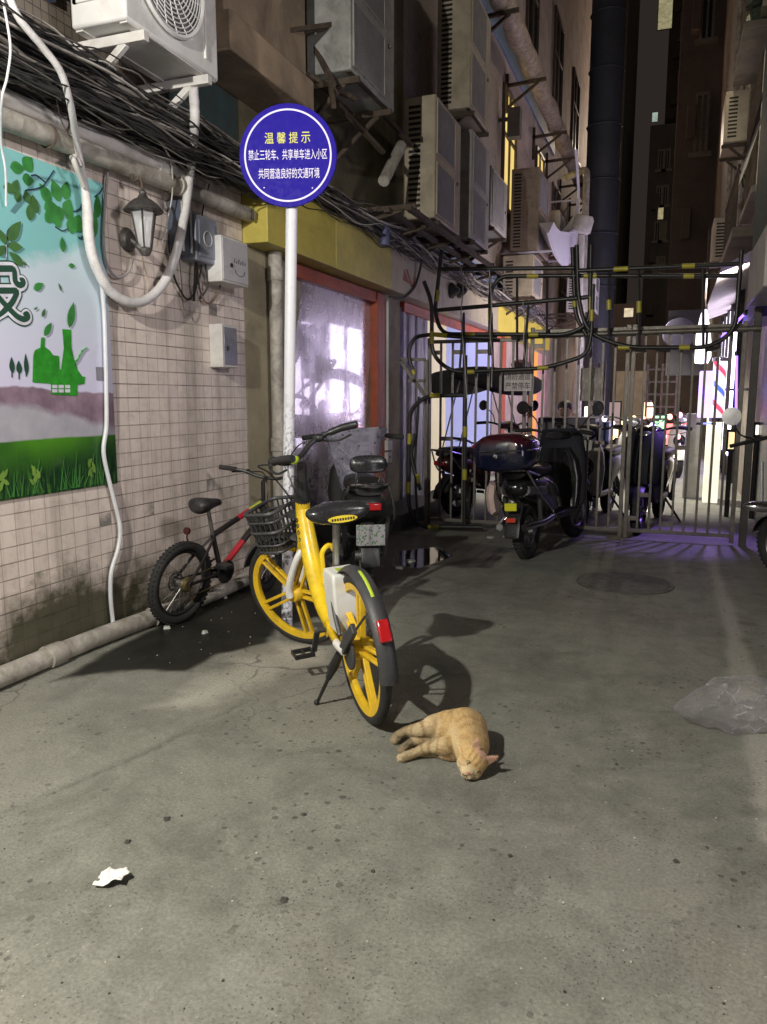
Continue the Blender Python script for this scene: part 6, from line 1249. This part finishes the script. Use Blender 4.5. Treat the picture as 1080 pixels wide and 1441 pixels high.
cdv = t.n('ShaderNodeVectorMath', operation='ADD'); cdn = t.n('ShaderNodeTexNoise'); t.put(cdn.inputs['Scale'], 9); t.link(t.obj, cdn.inputs['Vector']); cds = t.n('ShaderNodeVectorMath', operation='SCALE'); t.link(cdn.outputs['Color'], cds.inputs[0]); t.put(cds.inputs['Scale'], .10); t.link(t.obj, cdv.inputs[0]); t.link(cds.outputs[0], cdv.inputs[1])
crs = t.math('MULTIPLY', t.ramp(t.voro(12, cdv.outputs[0], 'DISTANCE_TO_EDGE'), .0, .085, 1, 0), t.ramp(t.noise(8, t.obj, 3), .45, .62)); crs = t.math('POWER', crs, 1.6)  # white crease lines: film whitening, also painted in for sheen streaks
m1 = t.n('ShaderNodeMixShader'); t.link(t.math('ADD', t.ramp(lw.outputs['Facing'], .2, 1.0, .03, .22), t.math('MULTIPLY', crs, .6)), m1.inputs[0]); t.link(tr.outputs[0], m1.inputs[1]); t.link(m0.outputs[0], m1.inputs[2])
m2 = t.n('ShaderNodeMixShader'); t.link(t.ramp(lw.outputs['Facing'], .0, 1.0, .05, .30), m2.inputs[0]); t.link(m1.outputs[0], m2.inputs[1]); t.link(gl.outputs[0], m2.inputs[2]); t.link(m2.outputs[0], t.out.inputs['Surface']); mFilm = t.mat
g = MB(); rings = []; n, m = 72, 40
ex, ey = RT, Vector((-RT.y, RT.x, 0)); cb = c0+Vector((.045, .02, 0))
for i in range(m+1):
    q = i/m; rr = []; body = max(.0, math.sin(math.pi*q))**.5*(.62+.38*sstep(q, .05, .4)); pinch = 1-.22*math.exp(-((q-.30)/.07)**2)
    for j in range(n):
        a = 2*math.pi*j/n
        ridge = .11*(1-abs(math.sin(3.5*a+4*q+.8*math.sin(7*q))))**2+.07*(1-abs(math.sin(7.5*a-9*q)))**2+.05*(1-abs(math.sin(13*a+15*q)))**2
        r_ = body*pinch*(.92+ridge+.07*math.sin(2*a+5*q))
        p = cb+ex*(-.245+.46*q+.012*math.sin(3*a+4*q)+.016*(1-abs(math.sin(2.5*a)))*math.sin(11*q))+ey*(.135*r_*math.cos(a))+Vector((0, 0, .088+.122*r_*math.sin(a)-.02*(1-q)))
        p.z = max(.0015+.0012*((j*7) % 3), p.z); rr.append(p)
    rings.append(rr)
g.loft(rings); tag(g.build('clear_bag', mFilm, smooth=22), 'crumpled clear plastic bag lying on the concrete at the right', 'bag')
# white scrap of tissue
c0 = PG(158, 1241); g = MB(); V = []; F = []; n = 16; sc = PG(178, 1241).x-PG(137, 1241).x
uv_ = np.array([[i/n, j/n] for i in range(n+1) for j in range(n+1)]); hz = fbm(uv_, 3.1, 77)*.020+np.abs(fbm(uv_, 6.3, 78))*.016
outl = [(-.5, .32), (-.1, .5), (.42, .46), (.5, .12), (.30, -.42), (-.22, -.5), (-.46, -.1)]
for i in range(n+1):
    for j in range(n+1):
        u_, v_ = i/n-.5, j/n-.5; rr_ = max(abs(u_), abs(v_))*2; ang = math.atan2(v_, u_); k_ = 1+.14*math.sin(3*ang+1)+.09*math.sin(7*ang); h = max(.0015, .012+float(hz[i*(n+1)+j])+.012*(u_+.2))
        V.append(c0+RT*(u_*sc*1.02*k_)+Vector((-RT.y, RT.x, 0))*(v_*sc*.80*k_)+Vector((0, 0, h)))
for i in range(n):
    for j in range(n): a = i*(n+1)+j; F.append((a, a+n+1, a+n+2, a+1))
g.add(V, F); o = g.build('paper_scrap', M('tissue_white', (.74, .73, .70), .8, var=.08, scale=20, bump=.5), smooth=25); md_ = o.modifiers.new('s', 'SOLIDIFY'); md_.thickness = .0015; tag(o, 'crumpled white paper scrap lying on the bare concrete', 'paper')
# manhole
c0 = PG(879, 821); g = MB(); mMan = M('cast_iron', (.105, .104, .092), .7, .1, var=.4, scale=16, bump=.4); mh = thing('manhole_cover', 'round iron manhole cover set in the concrete before the gate', 'manhole cover', tuple(c0), world=True)
g.lathe([(.001, -.03), (.33, -.03), (.33, .0065), (.315, .009), (.305, .0075), (.001, .0075)], (c0.x, c0.y, .0), (0, 0, 1), 56); g.build('frame', mMan, mh)
g = MB(); g.lathe([(.001, .0), (.296, .0), (.296, .0095), (.001, .0095)], (c0.x, c0.y, 0), (0, 0, 1), 56)
for r_ in (.1, .18, .26): g.ring((c0.x, c0.y, .0085), (0, 0, 1), r_, .0022, 48, 5)
for k in range(12): a = k*math.pi/6; g.bar((c0.x+.1*math.cos(a), c0.y+.1*math.sin(a), .0085), (c0.x+.28*math.cos(a), c0.y+.28*math.sin(a), .0085), .012, .004)
g.build('lid', mMan, mh)
# gum spots, dead leaves, crumbs
def scrap(name, px, py, r_, mat, label, cat, h=.004, group=None):
    c0 = PG(px, py); n = 11; g = MB(); pr = [(c0.x+r_*(1+.35*math.sin(k*2.3+px))*math.cos(2*math.pi*k/n), c0.y+r_*(1+.3*math.cos(k*1.7+py))*math.sin(2*math.pi*k/n), .0) for k in range(n)]
    g.loft([[Vector(p) for p in pr], [Vector(p).lerp(c0, .25)+Vector((0, 0, h+.003)) for p in pr]]); return tag(g.build(name, mat, smooth=30), label, cat, group)
mSpot = M('dried_gum', (.055, .052, .045), .8, var=.3, scale=30)
for px, py, r_, lab in ((235, 1153, .016, 'dark gum spot above the paper scrap, largest of the left ones'), (180, 1185, .014, 'dark gum spot directly above the white paper scrap'), (400, 1267, .018, 'large dark gum spot alone in the middle of the foreground'), (525, 1227, .008, 'small dark gum spot right of the large foreground one'), (428, 1147, .012, 'faint gum spot below the yellow bicycle stand'), (718, 1205, .009, 'small gum spot below the cat to the right'), (952, 1213, .012, 'gum spot low at the right below the clear bag'), (868, 1076, .007, 'tiny gum spot between the cat and the clear bag')):
    scrap('gum_spot', px, py, r_*.72, mSpot, lab, 'gum spot', .0022, 'dark spots trodden on the concrete')
for px, py, r_, lab in ((235, 884, .022, 'torn pale scrap just under the children bicycle wheel'), (288, 891, .016, 'thin pale stick scrap on the wet concrete'), (318, 842, .012, 'pale crumb on the wet ground by the pipe'), (578, 790, .035, 'grey crumpled litter by the puddle, left piece'), (562, 800, .03, 'grey crumpled litter by the puddle, nearer piece'), (690, 757, .035, 'pale litter lying at the foot of the left gate leaf'), (712, 756, .03, 'pale litter under the black scooter by the gate foot')):
    scrap('litter', px, py, r_, M('litter_pale', (.42, .41, .38), .6, var=.3, scale=30), lab, 'litter', .012)
# crumbs and grit strewn over the wet patch and along the gutter: nobody could count them
g = MB()
for k in range(170):
    px, py = random.choice(((random.uniform(150, 380), random.uniform(850, 935)), (random.uniform(0, 560), random.uniform(960, 1420)), (random.uniform(560, 1080), random.uniform(1040, 1440)), (random.uniform(520, 720), random.uniform(745, 800))))
    c0 = PG(px, py); r_ = random.uniform(.0015, .0045); g.ell(c0+Vector((0, 0, r_*.4)), (r_, r_*random.uniform(.6, 1.4), r_*.6), n=6, k=4, m=random.choice((0, 1)))
tag(g.build('grit', [M('grit_pale', (.46, .44, .39), .8), M('grit_dark', (.06, .055, .045), .8)]), kind='stuff')
# ================================================================ the right side of the lane
q0, q1 = PX(1055, 330, .62), PX(1055, 415, .62)
rb = thing('balcony_house', 'tall shabby house with balconies beyond the beige signboard', 'building', (.95, 14, 0), world=True)
mRW = M('right_wall_render', (.27, .235, .19), .85, var=.3, scale=1.8, bump=.3, dirt=.6)
w = MB(); w.box(.95, 9.2, -.05, 3.5, 40, 16); w.build('wall', mRW, rb)
w = MB(); w.box(.95, 8.0, 2.45, 3.5, 9.19, 16); w.build('green_netting', M('green_net', (.035, .075, .04), .9, var=.4, bump=.6), rb)
for i, (y0, y1, z0, z1) in enumerate(((11.2, 12.6, 6.1, 7.6), (14.2, 16, 6.3, 8.4), (11.0, 12.8, 3.9, 5.5))):
    f_ = MB()
    for yy in (y0, (y0+y1)/2, y1): f_.box(.88, yy-.035, z0, .949, yy+.035, z1)
    f_.box(.86, y0-.06, z1, .949, y1+.06, z1+.07); f_.box(.80, y0-.08, z0-.08, .949, y1+.08, z0); fr_ = f_.build('window', M('pale_frame', (.40, .36, .29), .5, dirt=.4), rb)
    f_ = MB(); f_.box(.93, y0+.035, z0, .948, y1-.035, z1); f_.build('pane', mLitW if i else M('dim_warm_pane', (.10, .08, .06), .2), fr_)
    f_ = MB()
    for k in range(14): yy = y0+(y1-y0)*(k+.5)/14; f_.cyl((.845, yy, z0), (.845, yy, z1), .009, 6)
    f_.build('bars', mRust, fr_)
f_ = MB(); f_.box(.60, 11.0, 5.75, .949, 12.9, 5.83); f_.build('ledge', mRW, rb, bevel=.01)
f_ = MB(); f_.prism([(.949, 9.6, 3.0), (.45, 9.6, 2.75), (.45, 9.6, 2.72), (.949, 9.6, 2.9)], (0, 6.5, 0)); f_.prism([(.949, 10.8, 5.0), (.70, 10.8, 4.2), (.70, 10.8, 4.16), (.949, 10.8, 4.9)], (0, 2.2, 0)); f_.build('awning', M('awning_grey', (.30, .28, .25), .7, dirt=.5), rb)
f_ = MB(); f_.box(.925, 12.9, .35, .945, 14.6, 2.75); f_.box(.925, 14.8, .35, .945, 17.6, 2.85); f_.build('added_glow_panel', EM('lavender_panel_glow', (.84, .74, 1.0), 8.0, .45), rb, smooth=0)  # glowing panels added so the glass opposite has brightness to reflect
for yy in (12.85, 14.65, 15.6, 16.6, 17.65): f_ = MB(); f_.box(.88, yy, 0, .949, yy+.1, 2.95); f_.build('panel_mullion', mDark, rb)
def ac_right(label, y0, y1, z0, z1, xf=.52):
    o = thing('air_conditioner', label, 'air conditioner', (xf, y0, z0), world=True)
    g = MB(); g.box(xf, y0, z0, xf+.32, y1, z1); g.build('casing', mACb, o, bevel=.012)
    g = MB(); louvre(g, xf+.05, xf+.17, y0-.001, z0+.06, z1-.06, .05, 0); g.build('louvres', mDark, o, smooth=0)
    for y in (y0+.1, y1-.1): g = MB(); g.bar((.95, y, z0-.03), (xf-.02, y, z0-.03), .04); g.bar((.95, y+.003, z0-.35), (xf+.1, y+.003, z0-.05), .035); g.build('bracket', mRust, o)
ac_right('pale unit high on the right house beside the barred window', 12.9, 13.8, 5.0, 5.7)
ac_right('unit lower on the right house above the grey awning', 14.6, 15.5, 3.6, 4.3)
ac_right('topmost unit on the right house near the upper edge of the picture', 15.2, 16.1, 8.9, 9.6)
for y_, lab_ in ((13.95, 'pale rain pipe on the right house beside the air conditioners'), (17.8, 'far rain pipe on the right house beyond the glowing panels')):
    g = MB(); g.cyl((.88, y_, 3.0), (.88, y_, 14), .05, 10)
    for k in range(5): g.ring((.88, y_, 4+2*k), (0, 0, 1), .053, .012, 12, 6)
    tag(g.build('rain_pipe', mPVCold), lab_, 'pipe')
for i_, (y0_, z_) in enumerate(((11.0, 7.9), (14, 10.4), (11.2, 3.35))):
    f_ = MB(); f_.box(.62, y0_, z_, .949, y0_+2.6, z_+.12); f_.build('balcony_slab', mRW, rb, bevel=.01)
    f_ = MB()
    for k in range(12): f_.cyl((.66, y0_+.05+k*.227, z_+.12), (.66, y0_+.05+k*.227, z_+.85), .011, 6)
    f_.bar((.66, y0_, z_+.87), (.66, y0_+2.6, z_+.87), .03); f_.build('balcony_rail', mRust, rb)
for lab_, ya_, za_, yb_, zb_ in (('sagging cable on the right house between pipe and ledge', 11.2, 7.0, 15.0, 6.3), ('second cable on the right house hanging over the awning', 10.0, 5.2, 14.0, 4.6)):
    g = MB(); g.tube(catmull([(.9, ya_, za_), (.8, (ya_*2+yb_)/3, (za_*2+zb_)/3-.35), (.8, (ya_+2*yb_)/3, (za_+2*zb_)/3-.35), (.9, yb_, zb_)], 6), .012, 6); tag(g.build('loose_cable', mWire), lab_, 'cable')
tubs = [((.86, 12.2, 5.95), .14), ((.80, 11.5, 5.93), .12)]
for p, r_ in tubs: g = MB(); g.lathe([(.001, 0), (r_*.7, 0), (r_, .2), (r_*.95, .21), (.001, .19)], p, (0, 0, 1), 14); g.lathe([(.001, .2), (r_*1.5, .26), (r_*1.2, .42), (.001, .5)], p, (0, 0, 1), 9); tag(g.build('flower_pot', M('pot_plant', (.05, .07, .04), .8, var=.8, scale=20, bump=1)), 'potted plant on the right ledge, '+('farther' if r_ > .13 else 'nearer')+' one', 'plant')
g = MB(); g.box(.545, 5.95, 2.05, 2.2, 7.2, 2.47); tag(g.build('shop_signboard', M('signboard_beige', (.40, .37, .34), .5, var=.12, dirt=.4), bevel=.012), 'beige signboard box mounted over the violet awning', 'signboard')
g = MB(); g.box(.575, 5.98, 2.48, 2.2, 7.4, 5.6); tag(g.build('sheet_wall', M('dark_green_sheet', (.020, .045, .026), .7, var=.4, scale=3), bevel=.01), 'dark green sheet wall above the beige signboard', 'wall')
g = MB(); g.prism([(.70, 7.45, 2.36), (2.2, 7.45, 2.36), (2.2, 7.45, 2.2), (.62, 7.45, 1.98)], (0, 1.3, 0)); tag(g.build('purple_awning', M('violet_vinyl', (.12, .06, .55), .35, var=.35, scale=5), bevel=.008), 'violet vinyl awning under the beige signboard, catching neon light', 'awning')
g = MB(); g.box(.90, 7.5, 0, 2.2, 9.18, 2.0); tag(g.build('metal_shutter', M('dark_shop_metal', (.02, .02, .025), .3, .3), bevel=.01), 'dark metal shop shutter just beyond the dark steel gate post', 'shutter')
# neon signs
lamp('neon_tube_light', 'POINT', (.60, 9.3, 2.05), 11, (.34, .20, 1.0), .06)
lamp('house_fill_light', 'POINT', (.45, 12.1, 6.9), 45, (1.0, .86, .66), .06)  # fill added to brighten the dim right house, no known source
q = PY(990, 470, 10.4); o = thing('teardrop_lamp', 'tall white teardrop shaped lit lamp hanging over the lane', 'lamp', tuple(q), world=True)
zt, zb = PY(990, 432, 10.4).z, PY(990, 512, 10.4).z; h = zt-zb; g = MB(); g.lathe([(.001, 0), (.075, .01*h), (.105, .12*h), (.10, .35*h), (.075, .6*h), (.045, .85*h), (.02, .97*h), (.001, h)], (q.x, q.y, zb), (0, 0, 1), 24); g.build('shade', EM('lamp_white_glow', (1, .95, 1.0), 2.5, .08), o); g = MB(); g.cyl((q.x, q.y, zt-.01), (q.x, q.y, zt+.9), .012, 8); g.lathe([(.001, 0), (.035, 0), (.03, .06), (.001, .065)], (q.x, q.y, zt-.03), (0, 0, 1), 14); g.build('hanger', mRust, o)
o = thing('barber_light', 'lit barber sign with white box and red and blue striped tube', 'sign', tuple(PY(1003, 600, 10.0)), world=True)
a, b = PY(986, 522, 10.0), PY(1002, 588, 10.0); g = MB(); g.box(a.x, 10.0, b.z, b.x, 10.25, a.z); g.build('white_box', EM('violet_white_glow', (.56, .36, 1.0), 2.6, .12), o, bevel=.01)
a, b = PY(1005, 508, 10.0), PY(1019, 588, 10.0); cxx = (a.x+b.x)/2; t = NT('barber_stripes'); s = t.sep(t.pos); an = t.math('ARCTAN2', t.math('SUBTRACT', s['Y'], 10.1), t.math('SUBTRACT', s['X'], cxx)); ph = t.math('FRACT', t.math('ADD', t.math('MULTIPLY', s['Z'], 2.2), t.math('MULTIPLY', an, .159)))
c = t.mix(t.ramp(ph, .30, .31), (.85, .80, 1.0), (1.0, .10, .16)); c = t.mix(t.ramp(ph, .45, .46), c, (.85, .80, 1.0)); c = t.mix(t.ramp(ph, .78, .79), c, (.10, .20, 1.0)); c = t.mix(t.ramp(ph, .93, .94), c, (.85, .80, 1.0)); t.set(Base_Color=c, Emission_Color=c, Emission_Strength=1.15, Roughness=.2)
g = MB(); g.cyl((cxx, 10.1, b.z), (cxx, 10.1, a.z), (b.x-a.x)/2, 24); g.build('striped_tube', t.mat, o); g = MB(); g.lathe([(.001, 0), (.09, 0), (.09, .04), (.001, .06)], (cxx, 10.1, a.z), (0, 0, 1), 18); g.lathe([(.001, -.05), (.08, -.05), (.09, 0), (.001, .0)], (cxx, 10.1, b.z), (0, 0, 1), 18); g.bar((cxx, 10.1, (a.z+b.z)/2), (.95, 10.1, (a.z+b.z)/2), .03); g.build('cap', mChrome, o)
a, b = PY(996, 600, 10.3), PY(1011, 690, 10.3); g = MB(); g.box(a.x, 10.35, 0, b.x, 10.6, a.z+.1); tag(g.build('glowing_pillar', EM('pillar_cream_glow', (1, .95, .72), 1.1, .15)), 'cream pillar with painted-in glow under the barber sign', 'pillar')  # light falling on the pillar is put into its material as emission
a = PY(985, 600, 10.7); g = MB(); g.box(a.x-.16, 10.7, 0, a.x+.02, 10.9, 1.1)
for k in range(10): g.box(a.x-.14, 10.685, .45+.06*k, a.x-.03, 10.7, .475+.06*k)
tag(g.build('grey_vent_box', mACg, smooth=0), 'grey vented box left of the glowing pillar', 'box')
# far lights and signs of the lane
def litsign(name, label, px0, py0, px1, py1, Y, mat, d=.12):
    a, b = PY(px0, py0, Y), PY(px1, py1, Y); o = thing(name, label, 'sign', ((a.x+b.x)/2, Y, b.z), world=True)
    g = MB(); g.box(a.x, Y, b.z, b.x, Y+d, a.z); g.build('face', mat, o, bevel=.01)
    g = MB(); e = .03; 
    for q in ((a.x-e, a.x, b.z-e, a.z+e), (b.x, b.x+e, b.z-e, a.z+e), (a.x, b.x, a.z, a.z+e), (a.x, b.x, b.z-e, b.z)): g.box(q[0], Y-.01, q[2], q[1], Y+d, q[3])
    g.cyl(((a.x+b.x)/2, Y+d/2, 0), ((a.x+b.x)/2, Y+d/2, b.z), .025, 8); g.build('casing', mDark, o); return o
litsign('light_box', 'small white lit box low in the middle of the far lane', 888, 600, 904, 612, 17, EM('far_white', (1, .97, .9), 4))
litsign('light_box', 'green and white lit board far down the lane', 922, 585, 936, 610, 19, EM('far_green', (.45, .9, .5), 1.8, .5))
litsign('light_box', 'red lit board beside the green one far down the lane', 936, 596, 946, 626, 19.5, EM('far_red', (1, .22, .2), 3.0, .5))
litsign('light_box', 'red lit panel over the blue one far down the lane', 957, 595, 972, 607, 18, EM('far_red2', (1, .10, .10), 4, .5))
litsign('light_box', 'deep blue lit panel under the red one far down the lane', 958, 608, 972, 622, 18, EM('far_blue', (.2, .2, 1), 5, .4))
litsign('light_box', 'bluish white lit panel at the edge of the far shop row', 973, 602, 980, 618, 18.2, EM('far_cyan', (.8, .85, 1), 2.5))
litsign('light_box', 'tiny warm lit board behind the gate bars on the left', 862, 600, 870, 616, 15, EM('far_warm', (1, .8, .45), 2.5))
litsign('light_box', 'tall dim pinkish lit doorway at the left of the far lane', 858, 566, 872, 600, 22, EM('far_door', (.9, .66, .62), .35))
litsign('light_box', 'second warm narrow light left of the far doorway', 823, 572, 827, 590, 16, EM('far_narrow', (1, .9, .8), 2.5))
litsign('light_box', 'warm light over the handlebar right of the barber sign', 1026, 608, 1033, 632, 9.15, EM('far_amber', (1, .75, .4), 1.6, .4), .03)
litsign('light_box', 'small white light right of the gate post', 1064, 598, 1068, 612, 9.12, EM('far_w3', (1, .9, .7), 2), .03)
q = PY(912, 578, 15); o = thing('red_lantern', 'glowing red lantern hanging in the far lane', 'lantern', tuple(q), world=True); g = MB(); g.lathe([(.001, -.16), (.07, -.15), (.10, -.05), (.10, .05), (.07, .15), (.001, .16)], q, (0, 0, 1), 18); g.build('shade', EM('lantern_red', (1, .42, .26), 4, .4), o); g = MB(); g.cyl(q+Vector((0, 0, .15)), q+Vector((0, 0, .6)), .01, 6); g.lathe([(.001, .15), (.06, .15), (.06, .19), (.001, .2)], q, (0, 0, 1), 12); g.build('hanger', mDark, o)
def neon(label, a, b, col, r_=.013):
    o = thing('neon_tube', label, 'neon tube', tuple(a), world=True); g = MB(); g.cyl(a, b, r_, 10); g.build('tube', col, o)
    g = MB(); d = (b-a).normalized(); g.cyl(a-d*.03, a+d*.02, r_*1.7, 10); g.build('cap', mBlk, o); g = MB(); g.cyl(b-d*.02, b+d*.03, r_*1.7, 10); g.build('cap', mBlk, o)
mVio = EM('neon_violet', (.30, .16, 1.0), 3.2, .05)
neon('upright violet neon tube right of the striped barber sign', PY(1036, 600, 9.1), PY(1037, 498, 9.1), mVio)
neon('slanting violet neon tube along the awning edge by the teardrop lamp', PY(1012, 478, 9.3), PY(1050, 440, 8.4), mVio)
neon('short blue neon tube low under the barber sign', PY(984, 596, 10.2), PY(1004, 596, 10.2), EM('neon_blue', (.2, .25, 1.0), 2.5, .05), .010)
bulbm = [EM('bulb_%d' % i, c, s_, .05) for i, (c, s_) in enumerate((((1, .25, .2), 5), ((1, .9, .8), 4), ((1, .35, .6), 4), ((.5, .4, 1), 5), ((1, .7, .3), 4)))]
for lab, pts, Y in (('string of coloured bulbs across the far lane above the lit boards', [(845, 582), (870, 594), (900, 584), (925, 597), (950, 580), (982, 590)], 12.4), ('second string of coloured bulbs lower in the far lane', [(842, 606), (870, 614), (905, 602), (945, 612), (984, 603)], 13.4)):
    P_ = catmull([PY(a_, b_, Y) for a_, b_ in pts], 4); o = thing('string_of_bulbs', lab, 'string lights', tuple(P_[0]), world=True); g = MB(); g.tube(P_, .008, 5); g.build('wire', mWire, o)
    for i_, p in enumerate(P_[1:-1:2]): g = MB(); r_ = random.uniform(.022, .05); g.ell(p-Vector((0, 0, r_)), (r_, r_, r_*1.2), n=10, k=6); g.build('bulb', random.choice(bulbm), o)
# dark house with faintly glowing shutters, and racks, that close the lane
o = thing('far_house', 'dark house that closes the far end of the lane', 'building', (-1, 32, 0), world=True)
w = MB(); w.box(-2.9, 34, 0, 1.2, 37, 4.2); w.build('wall', M('far_wall_dark', (.16, .13, .11), .8, var=.3), o); w = MB(); w.box(-2.2, 33.9, .3, -1.0, 33.99, 2.4); w.box(-.4, 33.9, .3, .6, 33.99, 2.2); w.build('shutter', EM('far_shutter_glow', (.9, .7, .5), .12, .5), o)
for i, (px0, py0, px1, py1, Y) in enumerate(((912, 520, 950, 590, 14.5), (835, 520, 850, 560, 13))):
    a, b = PY(px0, py0, Y), PY(px1, py1, Y); g = MB()
    for k in range(5): z = b.z+(a.z-b.z)*k/4; g.bar((a.x, Y, z), (b.x, Y, z), .03)
    for k in range(3): x = a.x+(b.x-a.x)*k/2; g.bar((x, Y, 0 if k != 1 else b.z), (x, Y, a.z+.1), .035)
    tag(g.build('iron_rack', mRust), ('tall' if i == 0 else 'narrow')+' iron rack standing '+('under the red lantern' if i == 0 else 'behind the white hanging bag'), 'rack')
# clear bag hung on the gate, plates hanging behind
a, b = PY(818, 518, GY+.1), PY(850, 564, GY+.1); g = MB(); n = 12; V = []; F = []
for i in range(n+1):
    for j in range(n+1): V.append((a.x+(b.x-a.x)*i/n, GY+.09+.03*math.sin(i*1.1)+.02*math.sin(j*.9+i), a.z+(b.z-a.z)*j/n))
for i in range(n):
    for j in range(n): q = i*(n+1)+j; F.append((q, q+n+1, q+n+2, q+1))
g.add(V, F); g.tube([(a.x+.02, GY+.08, a.z), (a.x+.03, GY+.05, a.z+.3)], .006, 6); g.tube([(b.x-.02, GY+.08, a.z), (b.x-.03, GY+.05, a.z+.3)], .006, 6)
tag(g.build('hanging_bag', M('pale_poly_bag', (.50, .46, .43), .3, var=.3, scale=6, bump=.6), smooth=80), 'pale plastic bag hanging on the middle gate leaf', 'bag')
q = PY(955, 470, 12); g = MB(); g.lathe([(.001, 0), (.22, .0), (.22, .1), (.001, .1)], q+Vector((0, 0, .0)), (.2, -1, 0), 28); tag(g.build('round_signboard', M('lavender_board', (.09, .08, .13), .5)), 'dim round lavender signboard behind the right gate leaf', 'signboard')
q = PY(975, 470, 12.5); g = MB(); g.box(q.x-.35, 12.5, q.z-.6, q.x+.18, 12.6, q.z+.35); tag(g.build('tall_signboard', M('dull_lavender_board', (.045, .04, .05), .6, var=.2, dirt=.3)), 'tall dull signboard behind the round one', 'signboard')
# the big dark vertical duct, and far towers
q = PY(846, 300, 19.5); g = MB(); g.cyl((q.x, 19.5, 0.5), (q.x, 19.5, 17), .38, 28)
for k in range(13): g.ring((q.x, 19.5, 1.5+1.2*k), (0, 0, 1), .385, .025, 28, 6)
tag(g.build('vertical_duct', M('duct_blue_grey', (.05, .056, .075), .6, .2, var=.2, scale=2, dirt=.4)), 'huge dark vertical duct rising behind the white drum', 'duct')
def tower(label, px0, px1, Y, zt, mat, wins, d=10, litm=None):
    a, b = PY(px0, 400, Y), PY(px1, 400, Y); o = thing('tower_block', label, 'building', ((a.x+b.x)/2, Y, 0), world=True)
    w = MB(); w.box(a.x, Y, 0, b.x, Y+d, zt)
    for k in range(int(zt/3)): w.box(a.x+.3, Y-.5, 3*k+.2, a.x+(b.x-a.x)*.45, Y, 3*k+1.1)
    w.build('wall', mat, o, bevel=.02)
    if zt > 15: tower_grid(o, a.x+.5, b.x-.3, Y, 8, min(zt, 46)-1, 2 if Y > 30 else 1, 9 if zt > 30 else 4)
    for (px, py, wd, ht, m) in wins:
        q = PY(px, py, Y-.04); f_ = MB(); e = .05*min(wd, 1.2); f_.box(q.x-wd/2-e, Y-.06, q.z-ht/2-e, q.x+wd/2+e, Y-.003, q.z+ht/2+e); fr_ = f_.build('window', mDark, o); f_ = MB(); f_.box(q.x-wd/2, Y-.075, q.z-ht/2, q.x+wd/2, Y-.065, q.z+ht/2); f_.build('pane', m, fr_)
def tower_grid(o, x0, x1, Y, z0, z1, nx, nz):
    for i in range(nx):
        for j in range(nz):
            x, z = x0+(x1-x0)*(i+.5)/nx, z0+(z1-z0)*(j+.5)/nz; wd, ht = (x1-x0)/nx*.55, (z1-z0)/nz*.5; g = MB()
            for q in ((x-wd/2-.08, x-wd/2, z-ht/2, z+ht/2), (x+wd/2, x+wd/2+.08, z-ht/2, z+ht/2), (x-wd/2-.08, x+wd/2+.08, z+ht/2, z+ht/2+.1), (x-wd/2-.2, x+wd/2+.2, z-ht/2-.15, z-ht/2), (x-.03, x+.03, z-ht/2, z+ht/2)): g.box(q[0], Y-.14, q[2], q[1], Y-.002, q[3])
            f_ = g.build('window', M('tower_window_frame', (.20, .17, .145), .7), o); g = MB(); g.box(x-wd/2, Y-.03, z-ht/2, x+wd/2, Y-.003, z+ht/2); g.build('pane', mDGlass if (i*7+j*3) % 5 else M('dim_curtained_pane', (.16, .13, .09), .5), f_)
mTw = M('tower_dark', (.085, .075, .068), .85, var=.25, scale=.5); mTw2 = M('tower_brown', (.10, .078, .066), .85, var=.25, scale=.5)
mFar = [EM('far_pane_%d' % i, c, s_, .5) for i, (c, s_) in enumerate((((1, .9, .5), .35), ((.8, 1, .85), .5), ((1, .85, .6), .8)))]
tower('dark tower block rising behind the huge vertical duct', 800, 868, 45, 60, mTw, [(862, 52, .25, 2.2, mFar[0])])
tower('brown tower block with a few lit rooms right of the sky gap', 924, 990, 60, 85, mTw2, [(937, 12, .9, 2.6, mFar[0]), (938, 200, .35, 1.8, mFar[0]), (938, 235, .35, .6, mFar[2])])
tower('lower dark block in front of the brown tower', 905, 942, 50, 17.0, mTw, [(922, 165, .3, .5, mFar[1]), (930, 300, .3, .7, mFar[0])])
tower('near dark house beside the tall signboard', 940, 1000, 27, 22, M('tower_umber', (.13, .10, .085), .85, var=.3, scale=.8), [], 6)
tower('mid dark block over the end of the lane', 830, 898, 38, 5.6, mTw2, [(885, 440, .4, .4, mFar[2])], 5)
